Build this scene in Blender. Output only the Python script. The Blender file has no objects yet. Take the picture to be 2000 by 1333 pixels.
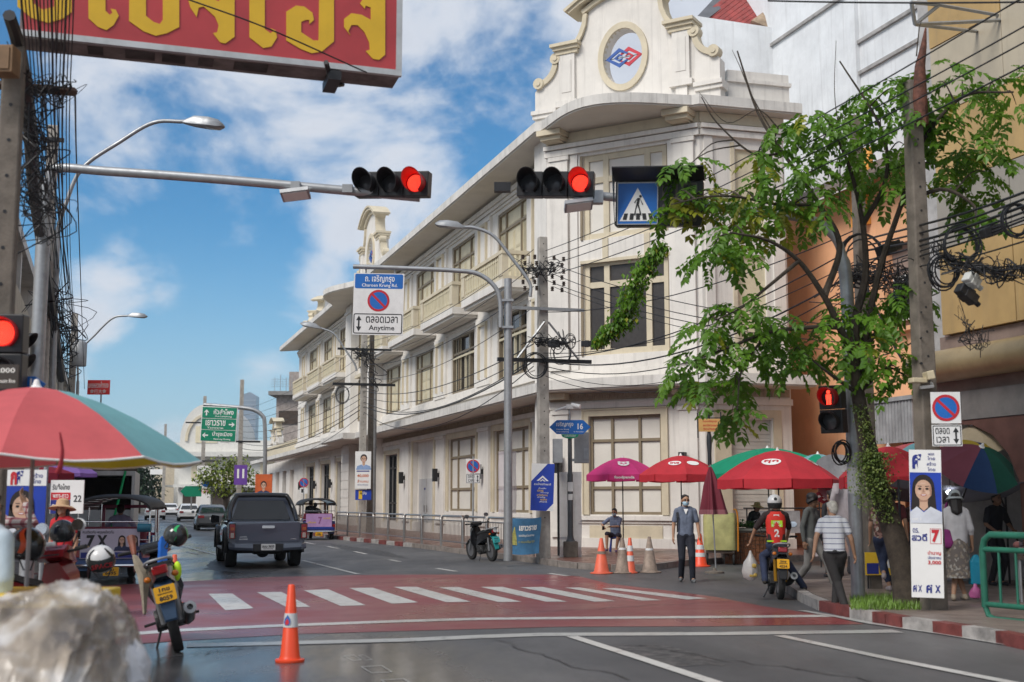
import bpy,bmesh,math,random
from mathutils import Vector,Matrix,Quaternion
V_ = Vector
R = math.radians
SC = bpy.context.scene
COL = SC.collection
rnd = random.Random(7)
# ---- camera
FPX,CX,CY,CAMH = 2400.0,1000.0,666.5,1.62
HAZE = 0.0002
PITCH = math.atan(313.5 / FPX)
cam = bpy.data.cameras.new('camera')
cam.sensor_width = 36.0
cam.lens = FPX / 2000 * 36.0
cam.clip_start = 0.1
cam.clip_end = 6000
cam.dof.use_dof = True
cam.dof.focus_distance = 36
cam.dof.aperture_fstop = 2.0
camo = bpy.data.objects.new('camera',cam)
camo.location = (0,0,CAMH)
camo.rotation_euler = (math.pi / 2 + PITCH,0,0)
COL.objects.link(camo)
SC.camera = camo
# ---- sky, sun, exposure
SUN = V_((-0.50,-0.52,0.70)).normalized()
sun = bpy.data.lights.new('sun','SUN')
sun.energy = 1.8
sun.angle = R(26)
sun.color = (1.0,0.955,0.89)
suno = bpy.data.objects.new('sun',sun)
suno.rotation_euler = SUN.to_track_quat('Z','Y').to_euler()
suno.location = (0,0,60)
COL.objects.link(suno)
SC.view_settings.view_transform = 'Standard'
SC.view_settings.look = 'None'
SC.view_settings.exposure = 0.82
SC.view_settings.gamma = 1.0
SC.view_settings.use_curve_mapping = False
SC.render.engine = 'CYCLES'
SC.cycles.use_denoising = True
SC.cycles.max_bounces = 6
SC.cycles.transparent_max_bounces = 12
def pray(px,py):
 r,u = (px - CX) / FPX,-(py - CY) / FPX
 c,s = math.cos(PITCH),math.sin(PITCH)
 return V_((r,c - u * s,s + u * c))
def at(px,py,Y):
 d = pray(px,py)
 k = Y / d.y
 return V_((d.x * k,Y,CAMH + d.z * k))
def gp(px,py,z=0.0):
 d = pray(px,py)
 k = (z - CAMH) / d.z
 return V_((d.x * k,d.y * k,z))
W = bpy.data.worlds.new('World')
SC.world = W
W.use_nodes = True
NT = W.node_tree
NT.nodes.clear()
def wn(t,**kw):
 n = NT.nodes.new(t)
 for k,v in kw.items():
  setattr(n,k,v)
 return n
def wl(a,b):
 NT.links.new(a,b)
def wmath(op,a,b=None,clamp=False):
 n = wn('ShaderNodeMath',operation=op)
 n.use_clamp = clamp
 for i,q in enumerate((a,b)):
  if q is None:
   continue
  if isinstance(q,(int,float)):
   n.inputs[i].default_value = q
  else:
   wl(q,n.inputs[i])
 return n.outputs[0]
out = wn('ShaderNodeOutputWorld')
bg = wn('ShaderNodeBackground')
bg.inputs['Strength'].default_value = 0.07
sky = wn('ShaderNodeTexSky',sky_type='NISHITA')
sky.sun_disc = False
sky.sun_elevation = math.asin(SUN.z)
sky.sun_rotation = math.atan2(SUN.x,SUN.y)
sky.air_density = 1.0
sky.dust_density = 0.3
sky.ozone_density = 3.0
tc = wn('ShaderNodeTexCoord')
dirv = tc.outputs['Generated']
mp = wn('ShaderNodeMapping')
mp.inputs['Scale'].default_value = (1,1,1.5)
wl(dirv,mp.inputs['Vector'])
n1 = wn('ShaderNodeTexNoise')
n1.inputs['Scale'].default_value = 5.5
n1.inputs['Detail'].default_value = 9
n1.inputs['Roughness'].default_value = 0.56
n1.inputs['Distortion'].default_value = 0.35
wl(mp.outputs[0],n1.inputs['Vector'])
n2 = wn('ShaderNodeTexNoise')
n2.inputs['Scale'].default_value = 16
n2.inputs['Detail'].default_value = 8
n2.inputs['Roughness'].default_value = 0.6
wl(mp.outputs[0],n2.inputs['Vector'])
tot = None
for (px,py,rad,w) in ((480,150,.11,.50),(260,170,.10,.48),(640,60,.12,.38),(820,90,.10,.42),(930,60,.10,.44),
       (1060,130,.09,.42),(1250,60,.12,.46),(1420,20,.12,.40),(820,340,.075,.40),(700,430,.06,.40),(600,330,.04,.26),(900,260,.05,.3),
       (185,590,.045,.42),(500,760,.05,.42),(340,835,.05,.40),(640,560,.05,.34),(700,-200,.3,.42),
       (1500,-300,.35,.42),(-900,300,.5,.25),(2900,200,.5,.3)):
 d = pray(px,py).normalized()
 dv = wn('ShaderNodeVectorMath',operation='DISTANCE')
 wl(dirv,dv.inputs[0])
 dv.inputs[1].default_value = d
 mr = wn('ShaderNodeMapRange',interpolation_type='SMOOTHSTEP')
 mr.inputs['From Min'].default_value = rad * 1.35
 mr.inputs['From Max'].default_value = rad * 0.1
 mr.inputs['To Min'].default_value = 0
 mr.inputs['To Max'].default_value = w
 wl(dv.outputs['Value'],mr.inputs['Value'])
 tot = mr.outputs[0] if tot is None else wmath('MAXIMUM',tot,mr.outputs[0])
sep = wn('ShaderNodeSeparateXYZ')
wl(dirv,sep.inputs[0])
back = wn('ShaderNodeMapRange')  # unseen cloud cover behind the camera, thickened to add fill light
back.inputs['From Min'].default_value = 0.75
back.inputs['From Max'].default_value = 0.2
back.inputs['To Min'].default_value = 0.0
back.inputs['To Max'].default_value = 0.55
wl(sep.outputs['Y'],back.inputs['Value'])
tot = wmath('MAXIMUM',tot,back.outputs[0])
dens = wmath('ADD',wmath('MULTIPLY',tot,0.75),wmath('MULTIPLY',n1.outputs['Fac'],1.3))
dens = wmath('ADD',dens,wmath('MULTIPLY',n2.outputs['Fac'],0.25))
msk = wn('ShaderNodeMapRange',interpolation_type='SMOOTHSTEP')
msk.inputs['From Min'].default_value = 0.90
msk.inputs['From Max'].default_value = 1.17
wl(dens,msk.inputs['Value'])
shade = wn('ShaderNodeMapRange')
shade.inputs['From Min'].default_value = 1.0
shade.inputs['From Max'].default_value = 1.5
wl(wmath('ADD',dens,wmath('MULTIPLY',n2.outputs['Fac'],0.2)),shade.inputs['Value'])
ccol = wn('ShaderNodeMixRGB')
ccol.inputs[1].default_value = (6.9,7.2,7.7,1)
ccol.inputs[2].default_value = (4.9,5.2,5.9,1)
wl(shade.outputs[0],ccol.inputs[0])
tint = wn('ShaderNodeMixRGB',blend_type='MULTIPLY')
tint.inputs[0].default_value = 1
tint.inputs[2].default_value = (0.33,0.78,0.98,1)
wl(sky.outputs[0],tint.inputs[1])
hz = wn('ShaderNodeMapRange',interpolation_type='SMOOTHSTEP')
hz.inputs['From Min'].default_value = 0.24
hz.inputs['From Max'].default_value = -0.02
hz.inputs['To Max'].default_value = 0.85
wl(sep.outputs['Z'],hz.inputs['Value'])
air = wn('ShaderNodeMixRGB')
wl(hz.outputs[0],air.inputs[0])
wl(tint.outputs[0],air.inputs[1])
air.inputs[2].default_value = (3.9,5.3,6.3,1)
mixc = wn('ShaderNodeMixRGB')
wl(wmath('MULTIPLY',msk.outputs[0],0.93),mixc.inputs[0])
wl(air.outputs[0],mixc.inputs[1])
wl(ccol.outputs[0],mixc.inputs[2])
wl(mixc.outputs[0],bg.inputs['Color'])
wl(bg.outputs[0],out.inputs['Surface'])
# ---- materials
MATS = {}
def mat(name,col,rough=0.6,metal=0.0,var=0.12,scale=3.0,bump=0.0,bscale=40.0,streak=0.0,col2=None,emit=None,
  alpha=1.0,trans=0.0,coat=0.0,rvar=0.0,spec=0.5,ior=1.45,wave=None):
 if name in MATS:
  return MATS[name]
 m = bpy.data.materials.new(name)
 m.use_nodes = True
 nt = m.node_tree
 b = nt.nodes['Principled BSDF']
 b.inputs['Roughness'].default_value = rough
 b.inputs['Metallic'].default_value = metal
 b.inputs['Specular IOR Level'].default_value = spec
 b.inputs['IOR'].default_value = ior
 if coat:
  b.inputs['Coat Weight'].default_value = coat
  b.inputs['Coat Roughness'].default_value = 0.06
 if trans:
  b.inputs['Transmission Weight'].default_value = trans
 if alpha < 1:
  b.inputs['Alpha'].default_value = alpha
 if emit:
  b.inputs['Emission Color'].default_value = (*emit[0],1)
  b.inputs['Emission Strength'].default_value = emit[1]
 g = nt.nodes.new('ShaderNodeNewGeometry')
 no = nt.nodes.new('ShaderNodeTexNoise')
 no.inputs['Scale'].default_value = scale
 no.inputs['Detail'].default_value = 5
 no.inputs['Roughness'].default_value = 0.65
 nt.links.new(g.outputs['Position'],no.inputs['Vector'])
 mx = nt.nodes.new('ShaderNodeMixRGB')
 c2 = col2 or tuple(c * (1 - 1.6 * var) for c in col)
 c1 = tuple(min(1,c * (1 + 0.8 * var)) for c in col) if not col2 else col
 mx.inputs[1].default_value = (*c1,1)
 mx.inputs[2].default_value = (*c2,1)
 rp = nt.nodes.new('ShaderNodeMapRange')
 rp.inputs['From Min'].default_value = 0.35
 rp.inputs['From Max'].default_value = 0.68
 nt.links.new(no.outputs['Fac'],rp.inputs['Value'])
 nt.links.new(rp.outputs[0],mx.inputs[0])
 colout = mx.outputs[0]
 if streak:
  mpn = nt.nodes.new('ShaderNodeMapping')
  mpn.inputs['Scale'].default_value = (5.0,5.0,0.22)
  nt.links.new(g.outputs['Position'],mpn.inputs['Vector'])
  ns = nt.nodes.new('ShaderNodeTexNoise')
  ns.inputs['Scale'].default_value = 1.1
  ns.inputs['Detail'].default_value = 6
  ns.inputs['Roughness'].default_value = 0.7
  nt.links.new(mpn.outputs[0],ns.inputs['Vector'])
  r2 = nt.nodes.new('ShaderNodeMapRange')
  r2.inputs['From Min'].default_value = 0.52
  r2.inputs['From Max'].default_value = 0.78
  r2.inputs['To Max'].default_value = streak
  nt.links.new(ns.outputs['Fac'],r2.inputs['Value'])
  m2 = nt.nodes.new('ShaderNodeMixRGB')
  m2.inputs[2].default_value = (0.16,0.14,0.125,1)
  nt.links.new(r2.outputs[0],m2.inputs[0])
  nt.links.new(colout,m2.inputs[1])
  colout = m2.outputs[0]
 nt.links.new(colout,b.inputs['Base Color'])
 if rvar:
  r3 = nt.nodes.new('ShaderNodeMapRange')
  r3.inputs['From Min'].default_value = 0.3
  r3.inputs['From Max'].default_value = 0.7
  r3.inputs['To Min'].default_value = max(0.02,rough - rvar)
  r3.inputs['To Max'].default_value = min(1,rough + rvar)
  nt.links.new(no.outputs['Fac'],r3.inputs['Value'])
  nt.links.new(r3.outputs[0],b.inputs['Roughness'])
 if bump:
  nb = nt.nodes.new('ShaderNodeTexNoise')
  nb.inputs['Scale'].default_value = bscale
  nb.inputs['Detail'].default_value = 4
  nt.links.new(g.outputs['Position'],nb.inputs['Vector'])
  bp = nt.nodes.new('ShaderNodeBump')
  bp.inputs['Strength'].default_value = bump
  bp.inputs['Distance'].default_value = 0.02
  nt.links.new(nb.outputs['Fac'],bp.inputs['Height'])
  nt.links.new(bp.outputs[0],b.inputs['Normal'])
 MATS[name] = m
 return m
# ---- mesh helpers
I4 = Matrix.Identity(4)
def T(x=0,y=0,z=0):
 return Matrix.Translation((x,y,z))
def RZ(a):
 return Matrix.Rotation(a,4,'Z')
def RX(a):
 return Matrix.Rotation(a,4,'X')
def RY(a):
 return Matrix.Rotation(a,4,'Y')
class MB:
 def __init__(s):
  s.v,s.f,s.m = [],[],[]
 def add(s,vs,fs,M=None,mi=0):
  o = len(s.v)
  if M is not None:
   vs = [M @ V_(p) for p in vs]
  s.v += [tuple(p) for p in vs]
  s.f += [tuple(i + o for i in f) for f in fs]
  s.m += [mi] * len(fs)
  return s
 def box(s,x0,x1,y0,y1,z0,z1,M=None,mi=0):
  return s.add([(x0,y0,z0),(x1,y0,z0),(x1,y1,z0),(x0,y1,z0),(x0,y0,z1),(x1,y0,z1),(x1,y1,z1),(x0,y1,z1)],
      [(0,3,2,1),(4,5,6,7),(0,1,5,4),(1,2,6,5),(2,3,7,6),(3,0,4,7)],M,mi)
 def cbox(s,c,d,M=None,mi=0):
  return s.box(c[0] - d[0] / 2,c[0] + d[0] / 2,c[1] - d[1] / 2,c[1] + d[1] / 2,c[2] - d[2] / 2,c[2] + d[2] / 2,M,mi)
 def quad(s,a,b,c,d,M=None,mi=0):
  return s.add([a,b,c,d],[(0,1,2,3)],M,mi)
 def prism(s,poly,y0,y1,M=None,mi=0):
  n = len(poly)
  vs = [(p[0],y0,p[1]) for p in poly] + [(p[0],y1,p[1]) for p in poly]
  fs = [tuple(range(n)),tuple(range(2 * n - 1,n - 1,-1))]
  fs += [((i + 1) % n,i,i + n,(i + 1) % n + n) for i in range(n)]
  return s.add(vs,fs,M,mi)
 def slab(s,poly,z0,z1,M=None,mi=0):
  n = len(poly)
  vs = [(p[0],p[1],z0) for p in poly] + [(p[0],p[1],z1) for p in poly]
  fs = [tuple(range(n - 1,-1,-1)),tuple(range(n,2 * n))]
  fs += [(i,(i + 1) % n,(i + 1) % n + n,i + n) for i in range(n)]
  return s.add(vs,fs,M,mi)
 def tube(s,pts,r,n=8,M=None,mi=0,caps=True):
  pts = [V_(p) for p in pts]
  k = len(pts)
  rs = r if isinstance(r,(list,tuple)) else [r] * k
  tg = [(pts[min(i + 1,k - 1)] - pts[max(i - 1,0)]).normalized() for i in range(k)]
  up = V_((0,0,1)) if abs(tg[0].z) < 0.9 else V_((1,0,0))
  x = tg[0].cross(up).normalized()
  vs = []
  for i in range(k):
   if i:
    q = tg[i - 1].rotation_difference(tg[i])
    x = (q @ x)
   x = (x - tg[i] * x.dot(tg[i])).normalized()
   y = tg[i].cross(x)
   for j in range(n):
    a = 2 * math.pi * j / n
    vs.append(pts[i] + (x * math.cos(a) + y * math.sin(a)) * rs[i])
  fs = []
  for i in range(k - 1):
   for j in range(n):
    j2 = (j + 1) % n
    fs.append((i * n + j,i * n + j2,(i + 1) * n + j2,(i + 1) * n + j))
  if caps:
   fs.append(tuple(range(n - 1,-1,-1)))
   fs.append(tuple((k - 1) * n + j for j in range(n)))
  return s.add(vs,fs,M,mi)
 def cyl(s,p0,p1,r0,r1=None,n=12,M=None,mi=0):
  return s.tube([p0,p1],[r0,r0 if r1 is None else r1],n,M,mi)
 def lathe(s,prof,n=16,M=None,mi=0,a0=0.0,a1=2 * math.pi):
  full = abs(a1 - a0 - 2 * math.pi) < 1e-6
  m = n if full else n + 1
  vs = []
  for (r,z) in prof:
   for j in range(m):
    a = a0 + (a1 - a0) * j / n
    vs.append((r * math.cos(a),r * math.sin(a),z))
  fs = []
  for i in range(len(prof) - 1):
   for j in range(n):
    j2 = (j + 1) % m
    fs.append((i * m + j,i * m + j2,(i + 1) * m + j2,(i + 1) * m + j))
  if full:
   if prof[0][0] > 1e-5:
    fs.append(tuple(range(m - 1,-1,-1)))
   if prof[-1][0] > 1e-5:
    fs.append(tuple((len(prof) - 1) * m + j for j in range(m)))
  return s.add(vs,fs,M,mi)
 def ball(s,c,r,nu=12,nv=8,M=None,mi=0):
  if not isinstance(r,(tuple,list)):
   r = (r,r,r)
  vs,fs = [(c[0],c[1],c[2] - r[2])],[]
  for i in range(1,nv):
   p = -math.pi / 2 + math.pi * i / nv
   for j in range(nu):
    a = 2 * math.pi * j / nu
    vs.append((c[0] + r[0] * math.cos(p) * math.cos(a),c[1] + r[1] * math.cos(p) * math.sin(a),c[2] + r[2] * math.sin(p)))
  vs.append((c[0],c[1],c[2] + r[2]))
  for j in range(nu):
   fs.append((0,1 + (j + 1) % nu,1 + j))
   fs.append((len(vs) - 1,1 + (nv - 2) * nu + j,1 + (nv - 2) * nu + (j + 1) % nu))
  for i in range(nv - 2):
   for j in range(nu):
    a,b = 1 + i * nu + j,1 + i * nu + (j + 1) % nu
    fs.append((a,b,b + nu,a + nu))
  return s.add(vs,fs,M,mi)
 def loft(s,secs,M=None,mi=0,closed=True,caps=True):
  n = len(secs[0])
  vs = [p for q in secs for p in q]
  fs = []
  for i in range(len(secs) - 1):
   for j in range(n if closed else n - 1):
    j2 = (j + 1) % n
    fs.append((i * n + j,i * n + j2,(i + 1) * n + j2,(i + 1) * n + j))
  if caps and closed:
   fs.append(tuple(range(n - 1,-1,-1)))
   fs.append(tuple((len(secs) - 1) * n + j for j in range(n)))
  return s.add(vs,fs,M,mi)
 def mesh(s,name,mats,smooth=False):
  me = bpy.data.meshes.new(name)
  me.from_pydata(s.v,[],s.f)
  for q in (mats if isinstance(mats,(list,tuple)) else [mats]):
   me.materials.append(q)
  if len(me.materials) > 1:
   me.polygons.foreach_set('material_index',s.m)
  bm = bmesh.new()
  bm.from_mesh(me)
  bmesh.ops.recalc_face_normals(bm,faces=bm.faces)
  bm.to_mesh(me)
  bm.free()
  if smooth:
   me.polygons.foreach_set('use_smooth',[True] * len(me.polygons))
   try:
    me.set_sharp_from_angle(angle=R(smooth if smooth is not True else 40))
   except Exception:
    pass
  me.update()
  return me
 def bd(s,name,mats,parent=None,smooth=False,bevel=0.0,label=None,kind=None,loc=None,rz=0):
  return link(name,s.mesh(name,mats,smooth),parent,bevel,label,kind,loc,rz)
def link(name,me,parent=None,bevel=0.0,label=None,kind=None,loc=None,rz=0):
 o = bpy.data.objects.new(name,me)
 COL.objects.link(o)
 if parent is not None:
  o.parent = parent
 if loc is not None:
  o.location = loc
  o.rotation_euler = (0,0,rz)
 if bevel:
  b = o.modifiers.new('bevel','BEVEL')
  b.width = bevel
  b.segments = 2
  b.limit_method = 'ANGLE'
  b.angle_limit = R(35)
 if label:
  o['label'] = label
 if kind:
  o['kind'] = kind
 return o
def thing(name,label,cat,loc=(0,0,0),rz=0.0,group=None,tilt=None):
 o = bpy.data.objects.new(name,None)
 o.empty_display_size = 0.2
 COL.objects.link(o)
 o.location = loc
 o.rotation_euler = tilt if tilt else (0,0,rz)
 return tag(o,label,cat,group)
def tag(o,label,cat,group=None):
 o['label'] = label
 o['category'] = cat
 if group:
  o['group'] = group
 return o
def copy_tree(o,label=None,loc=None,rz=None,parent=None):
 c = o.copy()
 COL.objects.link(c)
 if parent is not None:
  c.parent = parent
 if label:
  c['label'] = label
 if loc is not None:
  c.location = loc
 if rz is not None:
  c.rotation_euler = (0,0,rz)
 for ch in list(o.children):
  copy_tree(ch,parent=c)
 return c
TXT = {}
def text_mesh(body,font_bold=0.0):
 key = (body,font_bold)
 if key in TXT:
  return TXT[key]
 cu = bpy.data.curves.new('t','FONT')
 cu.body = body
 cu.size = 1
 cu.align_x = 'CENTER'
 cu.resolution_u = 2
 if font_bold:
  cu.offset = font_bold
 o = bpy.data.objects.new('t',cu)
 COL.objects.link(o)
 dg = bpy.context.evaluated_depsgraph_get()
 dg.update()
 me = bpy.data.meshes.new_from_object(o.evaluated_get(dg))
 bpy.data.objects.remove(o)
 vs = [v.co.copy() for v in me.vertices]
 fs = [tuple(p.vertices) for p in me.polygons]
 TXT[key] = (vs,fs)
 bpy.data.meshes.remove(me)
 return TXT[key]
def put_text(mb,body,cx,cz,h,y,w=None,bold=0.012,M=None,mi=0):
 vs,fs = text_mesh(body,bold)
 if not vs:
  return mb
 x0,x1 = min(v.x for v in vs),max(v.x for v in vs)
 z0,z1 = min(v.y for v in vs),max(v.y for v in vs)
 sz = h / max(1e-6,(z1 - z0))
 sx = sz if w is None else w / max(1e-6,(x1 - x0))
 return mb.add([((v.x - (x0 + x1) / 2) * sx + cx,y,(v.y - (z0 + z1) / 2) * sz + cz) for v in vs],fs,M,mi)
def disc(mb,cx,cz,r,y,n=24,r2=None,M=None,mi=0,sx=1.0):
 if r2 is None:
  return mb.add([(cx + sx * r * math.cos(2 * math.pi * i / n),y,cz + r * math.sin(2 * math.pi * i / n)) for i in range(n)],[tuple(range(n))],M,mi)
 vs = []
 for i in range(n):
  a = 2 * math.pi * i / n
  vs += [(cx + sx * r * math.cos(a),y,cz + r * math.sin(a)),(cx + sx * r2 * math.cos(a),y,cz + r2 * math.sin(a))]
 return mb.add(vs,[(2 * i,2 * ((i + 1) % n),2 * ((i + 1) % n) + 1,2 * i + 1) for i in range(n)],M,mi)
def flat(mb,poly,y,M=None,mi=0):
 return mb.add([(p[0],y,p[1]) for p in poly],[tuple(range(len(poly)))],M,mi)
def rrect(x0,x1,z0,z1,r,n=5):
 pts = []
 for (cx,cz,a0) in ((x1 - r,z1 - r,0),(x0 + r,z1 - r,90),(x0 + r,z0 + r,180),(x1 - r,z0 + r,270)):
  for i in range(n + 1):
   a = R(a0 + 90 * i / n)
   pts.append((cx + r * math.cos(a),cz + r * math.sin(a)))
 return pts
def sag(a,b,drop,n=14):
 a,b = V_(a),V_(b)
 return [a.lerp(b,i / n) - V_((0,0,drop * 4 * (i / n) * (1 - i / n))) for i in range(n + 1)]
def bez(p,n=10):
 p = [V_(q) for q in p]
 p = [p[0] * 2 - p[1]] + p + [p[-1] * 2 - p[-2]]
 o = []
 for i in range(1,len(p) - 2):
  for j in range(n):
   t = j / n
   a,b,c,d = p[i - 1],p[i],p[i + 1],p[i + 2]
   o.append(0.5 * ((2 * b) + (c - a) * t + (2 * a - 5 * b + 4 * c - d) * t * t + (3 * b - a - 3 * c + d) * t ** 3))
 o.append(p[-2])
 return o
# ---- shared materials
WHITE = mat('museum white plaster',(0.72,0.685,0.635),0.75,var=0.07,scale=0.8,streak=0.34,bump=0.05)
WHITE2 = mat('weathered white concrete',(0.65,0.625,0.585),0.8,var=0.1,scale=1.2,streak=0.65,bump=0.08)
CREAM = mat('cream paint',(0.61,0.535,0.395),0.7,var=0.08,scale=1.5,streak=0.15)
CREAM2 = mat('pale cream shutter paint',(0.66,0.59,0.42),0.6,var=0.08,scale=2)
BROWN = mat('brown window frame',(0.24,0.19,0.125),0.5,var=0.1)
BLIND = mat('pale window board',(0.68,0.645,0.585),0.55,var=0.05,scale=1)
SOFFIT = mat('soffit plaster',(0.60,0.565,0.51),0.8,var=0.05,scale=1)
DGLASS = mat('dark glass',(0.02,0.022,0.025),0.06,var=0.2,spec=0.7)
MESHG = mat('dark mesh glass',(0.045,0.04,0.038),0.35,var=0.15,scale=9)
BLACKM = mat('black metal',(0.018,0.018,0.02),0.45,var=0.2,scale=6)
BLACKP = mat('black plastic',(0.02,0.02,0.022),0.38,var=0.15,scale=8)
RUBBER = mat('tyre rubber',(0.022,0.022,0.022),0.85,var=0.2,scale=10,bump=0.1)
GALV = mat('galvanised steel',(0.36,0.37,0.38),0.45,0.55,var=0.12,scale=5,rvar=0.12)
PAINTGREY = mat('grey painted steel',(0.33,0.34,0.35),0.5,0.2,var=0.1,scale=4)
STEEL = mat('brushed stainless steel',(0.50,0.47,0.44),0.28,0.9,var=0.1,scale=8)
CHROME = mat('chrome',(0.75,0.75,0.75),0.1,1.0,var=0.05)
CONC = mat('pole concrete',(0.40,0.37,0.33),0.9,var=0.18,scale=4,streak=0.35,bump=0.2)
CONC2 = mat('dark weathered concrete',(0.165,0.14,0.115),0.9,var=0.22,scale=4,streak=0.4,bump=0.2)
CABLE = mat('black cable sheath',(0.015,0.015,0.017),0.5,var=0.2)
SIGNW = mat('white sign sheet',(0.74,0.73,0.72),0.45,var=0.06,scale=3)
SIGNB = mat('blue sign sheet',(0.012,0.13,0.46),0.4,var=0.08)
SIGNR = mat('red sign sheet',(0.50,0.02,0.03),0.4,var=0.08)
SIGNG = mat('green sign sheet',(0.005,0.22,0.12),0.4,var=0.08)
PRINTW = mat('white print',(0.78,0.77,0.75),0.5,var=0.03)
PRINTK = mat('black print',(0.02,0.02,0.022),0.5,var=0.1)
PRINTB = mat('navy print',(0.02,0.03,0.22),0.5,var=0.08)
PRINTR = mat('red print',(0.55,0.02,0.03),0.5,var=0.08)
PRINTY = mat('yellow print',(0.75,0.48,0.03),0.5,var=0.08)
YPLATE = mat('yellow number plate',(0.80,0.40,0.01),0.45,var=0.06)
REDLED = mat('lit red signal lens',(0.8,0.03,0.02),0.4,emit=((1.0,0.05,0.025),1.6))
LENS = mat('unlit signal lens',(0.06,0.063,0.07),0.22,var=0.1)
LEAF = mat('green leaf',(0.155,0.31,0.022),0.42,col2=(0.06,0.155,0.014),scale=1.6)
LEAFY = mat('yellowing leaf',(0.27,0.29,0.02),0.5,var=0.3,scale=4)
BARK = mat('tree bark',(0.05,0.038,0.028),0.9,var=0.3,scale=8,bump=0.4,bscale=25)
for L_ in (LEAF,LEAFY):
 nt = L_.node_tree
 pb = nt.nodes['Principled BSDF']
 tr = nt.nodes.new('ShaderNodeBsdfTranslucent')
 ms = nt.nodes.new('ShaderNodeMixShader')
 ms.inputs[0].default_value = 0.45
 nt.links.new(pb.inputs['Base Color'].links[0].from_socket,tr.inputs['Color'])
 nt.links.new(pb.outputs[0],ms.inputs[1])
 nt.links.new(tr.outputs[0],ms.inputs[2])
 nt.links.new(ms.outputs[0],nt.nodes['Material Output'].inputs['Surface'])
# ---- ground and roads
def road_material():
 m = bpy.data.materials.new('wet asphalt')
 m.use_nodes = True
 nt = m.node_tree
 b = nt.nodes['Principled BSDF']
 g = nt.nodes.new('ShaderNodeNewGeometry')
 def noise(s,det,rough=0.6,sc=(1,1,1)):
  mpn = nt.nodes.new('ShaderNodeMapping')
  mpn.inputs['Scale'].default_value = sc
  mpn.inputs['Rotation'].default_value = (0,0,R(-19))
  nt.links.new(g.outputs['Position'],mpn.inputs['Vector'])
  n = nt.nodes.new('ShaderNodeTexNoise')
  n.inputs['Scale'].default_value = s
  n.inputs['Detail'].default_value = det
  n.inputs['Roughness'].default_value = rough
  nt.links.new(mpn.outputs[0],n.inputs['Vector'])
  return n.outputs['Fac']
 def rng(v,a,b_,c,d):
  r = nt.nodes.new('ShaderNodeMapRange')
  for k,q in zip(('From Min','From Max','To Min','To Max'),(a,b_,c,d)):
   r.inputs[k].default_value = q
  nt.links.new(v,r.inputs['Value'])
  return r.outputs[0]
 patch = noise(0.32,5,0.62,(1,0.45,1))
 grain = noise(60,2)
 ramp = nt.nodes.new('ShaderNodeMixRGB')
 ramp.inputs[1].default_value = (0.052,0.052,0.055,1)
 ramp.inputs[2].default_value = (0.115,0.113,0.115,1)
 nt.links.new(rng(patch,0.36,0.64,0,1),ramp.inputs[0])
 gm = nt.nodes.new('ShaderNodeMixRGB')
 gm.blend_type = 'OVERLAY'
 gm.inputs[0].default_value = 0.5
 nt.links.new(ramp.outputs[0],gm.inputs[1])
 nt.links.new(grain,gm.inputs[2])
 nt.links.new(gm.outputs[0],b.inputs['Base Color'])
 sp = nt.nodes.new('ShaderNodeSeparateXYZ')
 nt.links.new(g.outputs['Position'],sp.inputs[0])
 ad = nt.nodes.new('ShaderNodeMath')
 ad.operation = 'MULTIPLY_ADD'
 ad.inputs[1].default_value = 0.33
 nt.links.new(sp.outputs['Y'],ad.inputs[0])
 nt.links.new(sp.outputs['X'],ad.inputs[2])
 n_w = noise(0.42,6,0.62,(1,0.30,1))
 wet = nt.nodes.new('ShaderNodeMath')
 wet.operation = 'ADD'
 nt.links.new(rng(ad.outputs[0],3.2,5.2,0.20,-0.12),wet.inputs[0])
 nt.links.new(n_w,wet.inputs[1])
 nt.links.new(rng(wet.outputs[0],0.34,0.78,0.58,0.12),b.inputs['Roughness'])
 bp = nt.nodes.new('ShaderNodeBump')
 bp.inputs['Strength'].default_value = 0.12
 bp.inputs['Distance'].default_value = 0.012
 nt.links.new(rng(wet.outputs[0],0.34,0.74,0.16,0.012),bp.inputs['Strength'])
 nt.links.new(grain,bp.inputs['Height'])
 nt.links.new(bp.outputs[0],b.inputs['Normal'])
 return m
ROAD = road_material()
def paint_material(name,col,wear=0.45,under=(0.06,0.06,0.062)):
 m = bpy.data.materials.new(name)
 m.use_nodes = True
 nt = m.node_tree
 b = nt.nodes['Principled BSDF']
 g = nt.nodes.new('ShaderNodeNewGeometry')
 n = nt.nodes.new('ShaderNodeTexNoise')
 n.inputs['Scale'].default_value = 4.5
 n.inputs['Detail'].default_value = 12
 n.inputs['Roughness'].default_value = 0.75
 nt.links.new(g.outputs['Position'],n.inputs['Vector'])
 r = nt.nodes.new('ShaderNodeMapRange')
 r.inputs['From Min'].default_value = 0.52
 r.inputs['From Max'].default_value = 0.70
 r.inputs['To Max'].default_value = wear
 nt.links.new(n.outputs['Fac'],r.inputs['Value'])
 mx = nt.nodes.new('ShaderNodeMixRGB')
 mx.inputs[1].default_value = (*col,1)
 mx.inputs[2].default_value = (*under,1)
 nt.links.new(r.outputs[0],mx.inputs[0])
 n2_ = nt.nodes.new('ShaderNodeTexNoise')
 n2_.inputs['Scale'].default_value = 0.45
 n2_.inputs['Detail'].default_value = 4
 nt.links.new(g.outputs['Position'],n2_.inputs['Vector'])
 r2 = nt.nodes.new('ShaderNodeMapRange')
 r2.inputs['From Min'].default_value = 0.35
 r2.inputs['From Max'].default_value = 0.65
 r2.inputs['To Min'].default_value = 0.22
 r2.inputs['To Max'].default_value = 0.5
 nt.links.new(n2_.outputs['Fac'],r2.inputs['Value'])
 nt.links.new(r2.outputs[0],b.inputs['Roughness'])
 nt.links.new(mx.outputs[0],b.inputs['Base Color'])
 return m
REDROAD = paint_material('red road surface',(0.215,0.044,0.046),0.6,(0.115,0.06,0.062))
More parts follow.
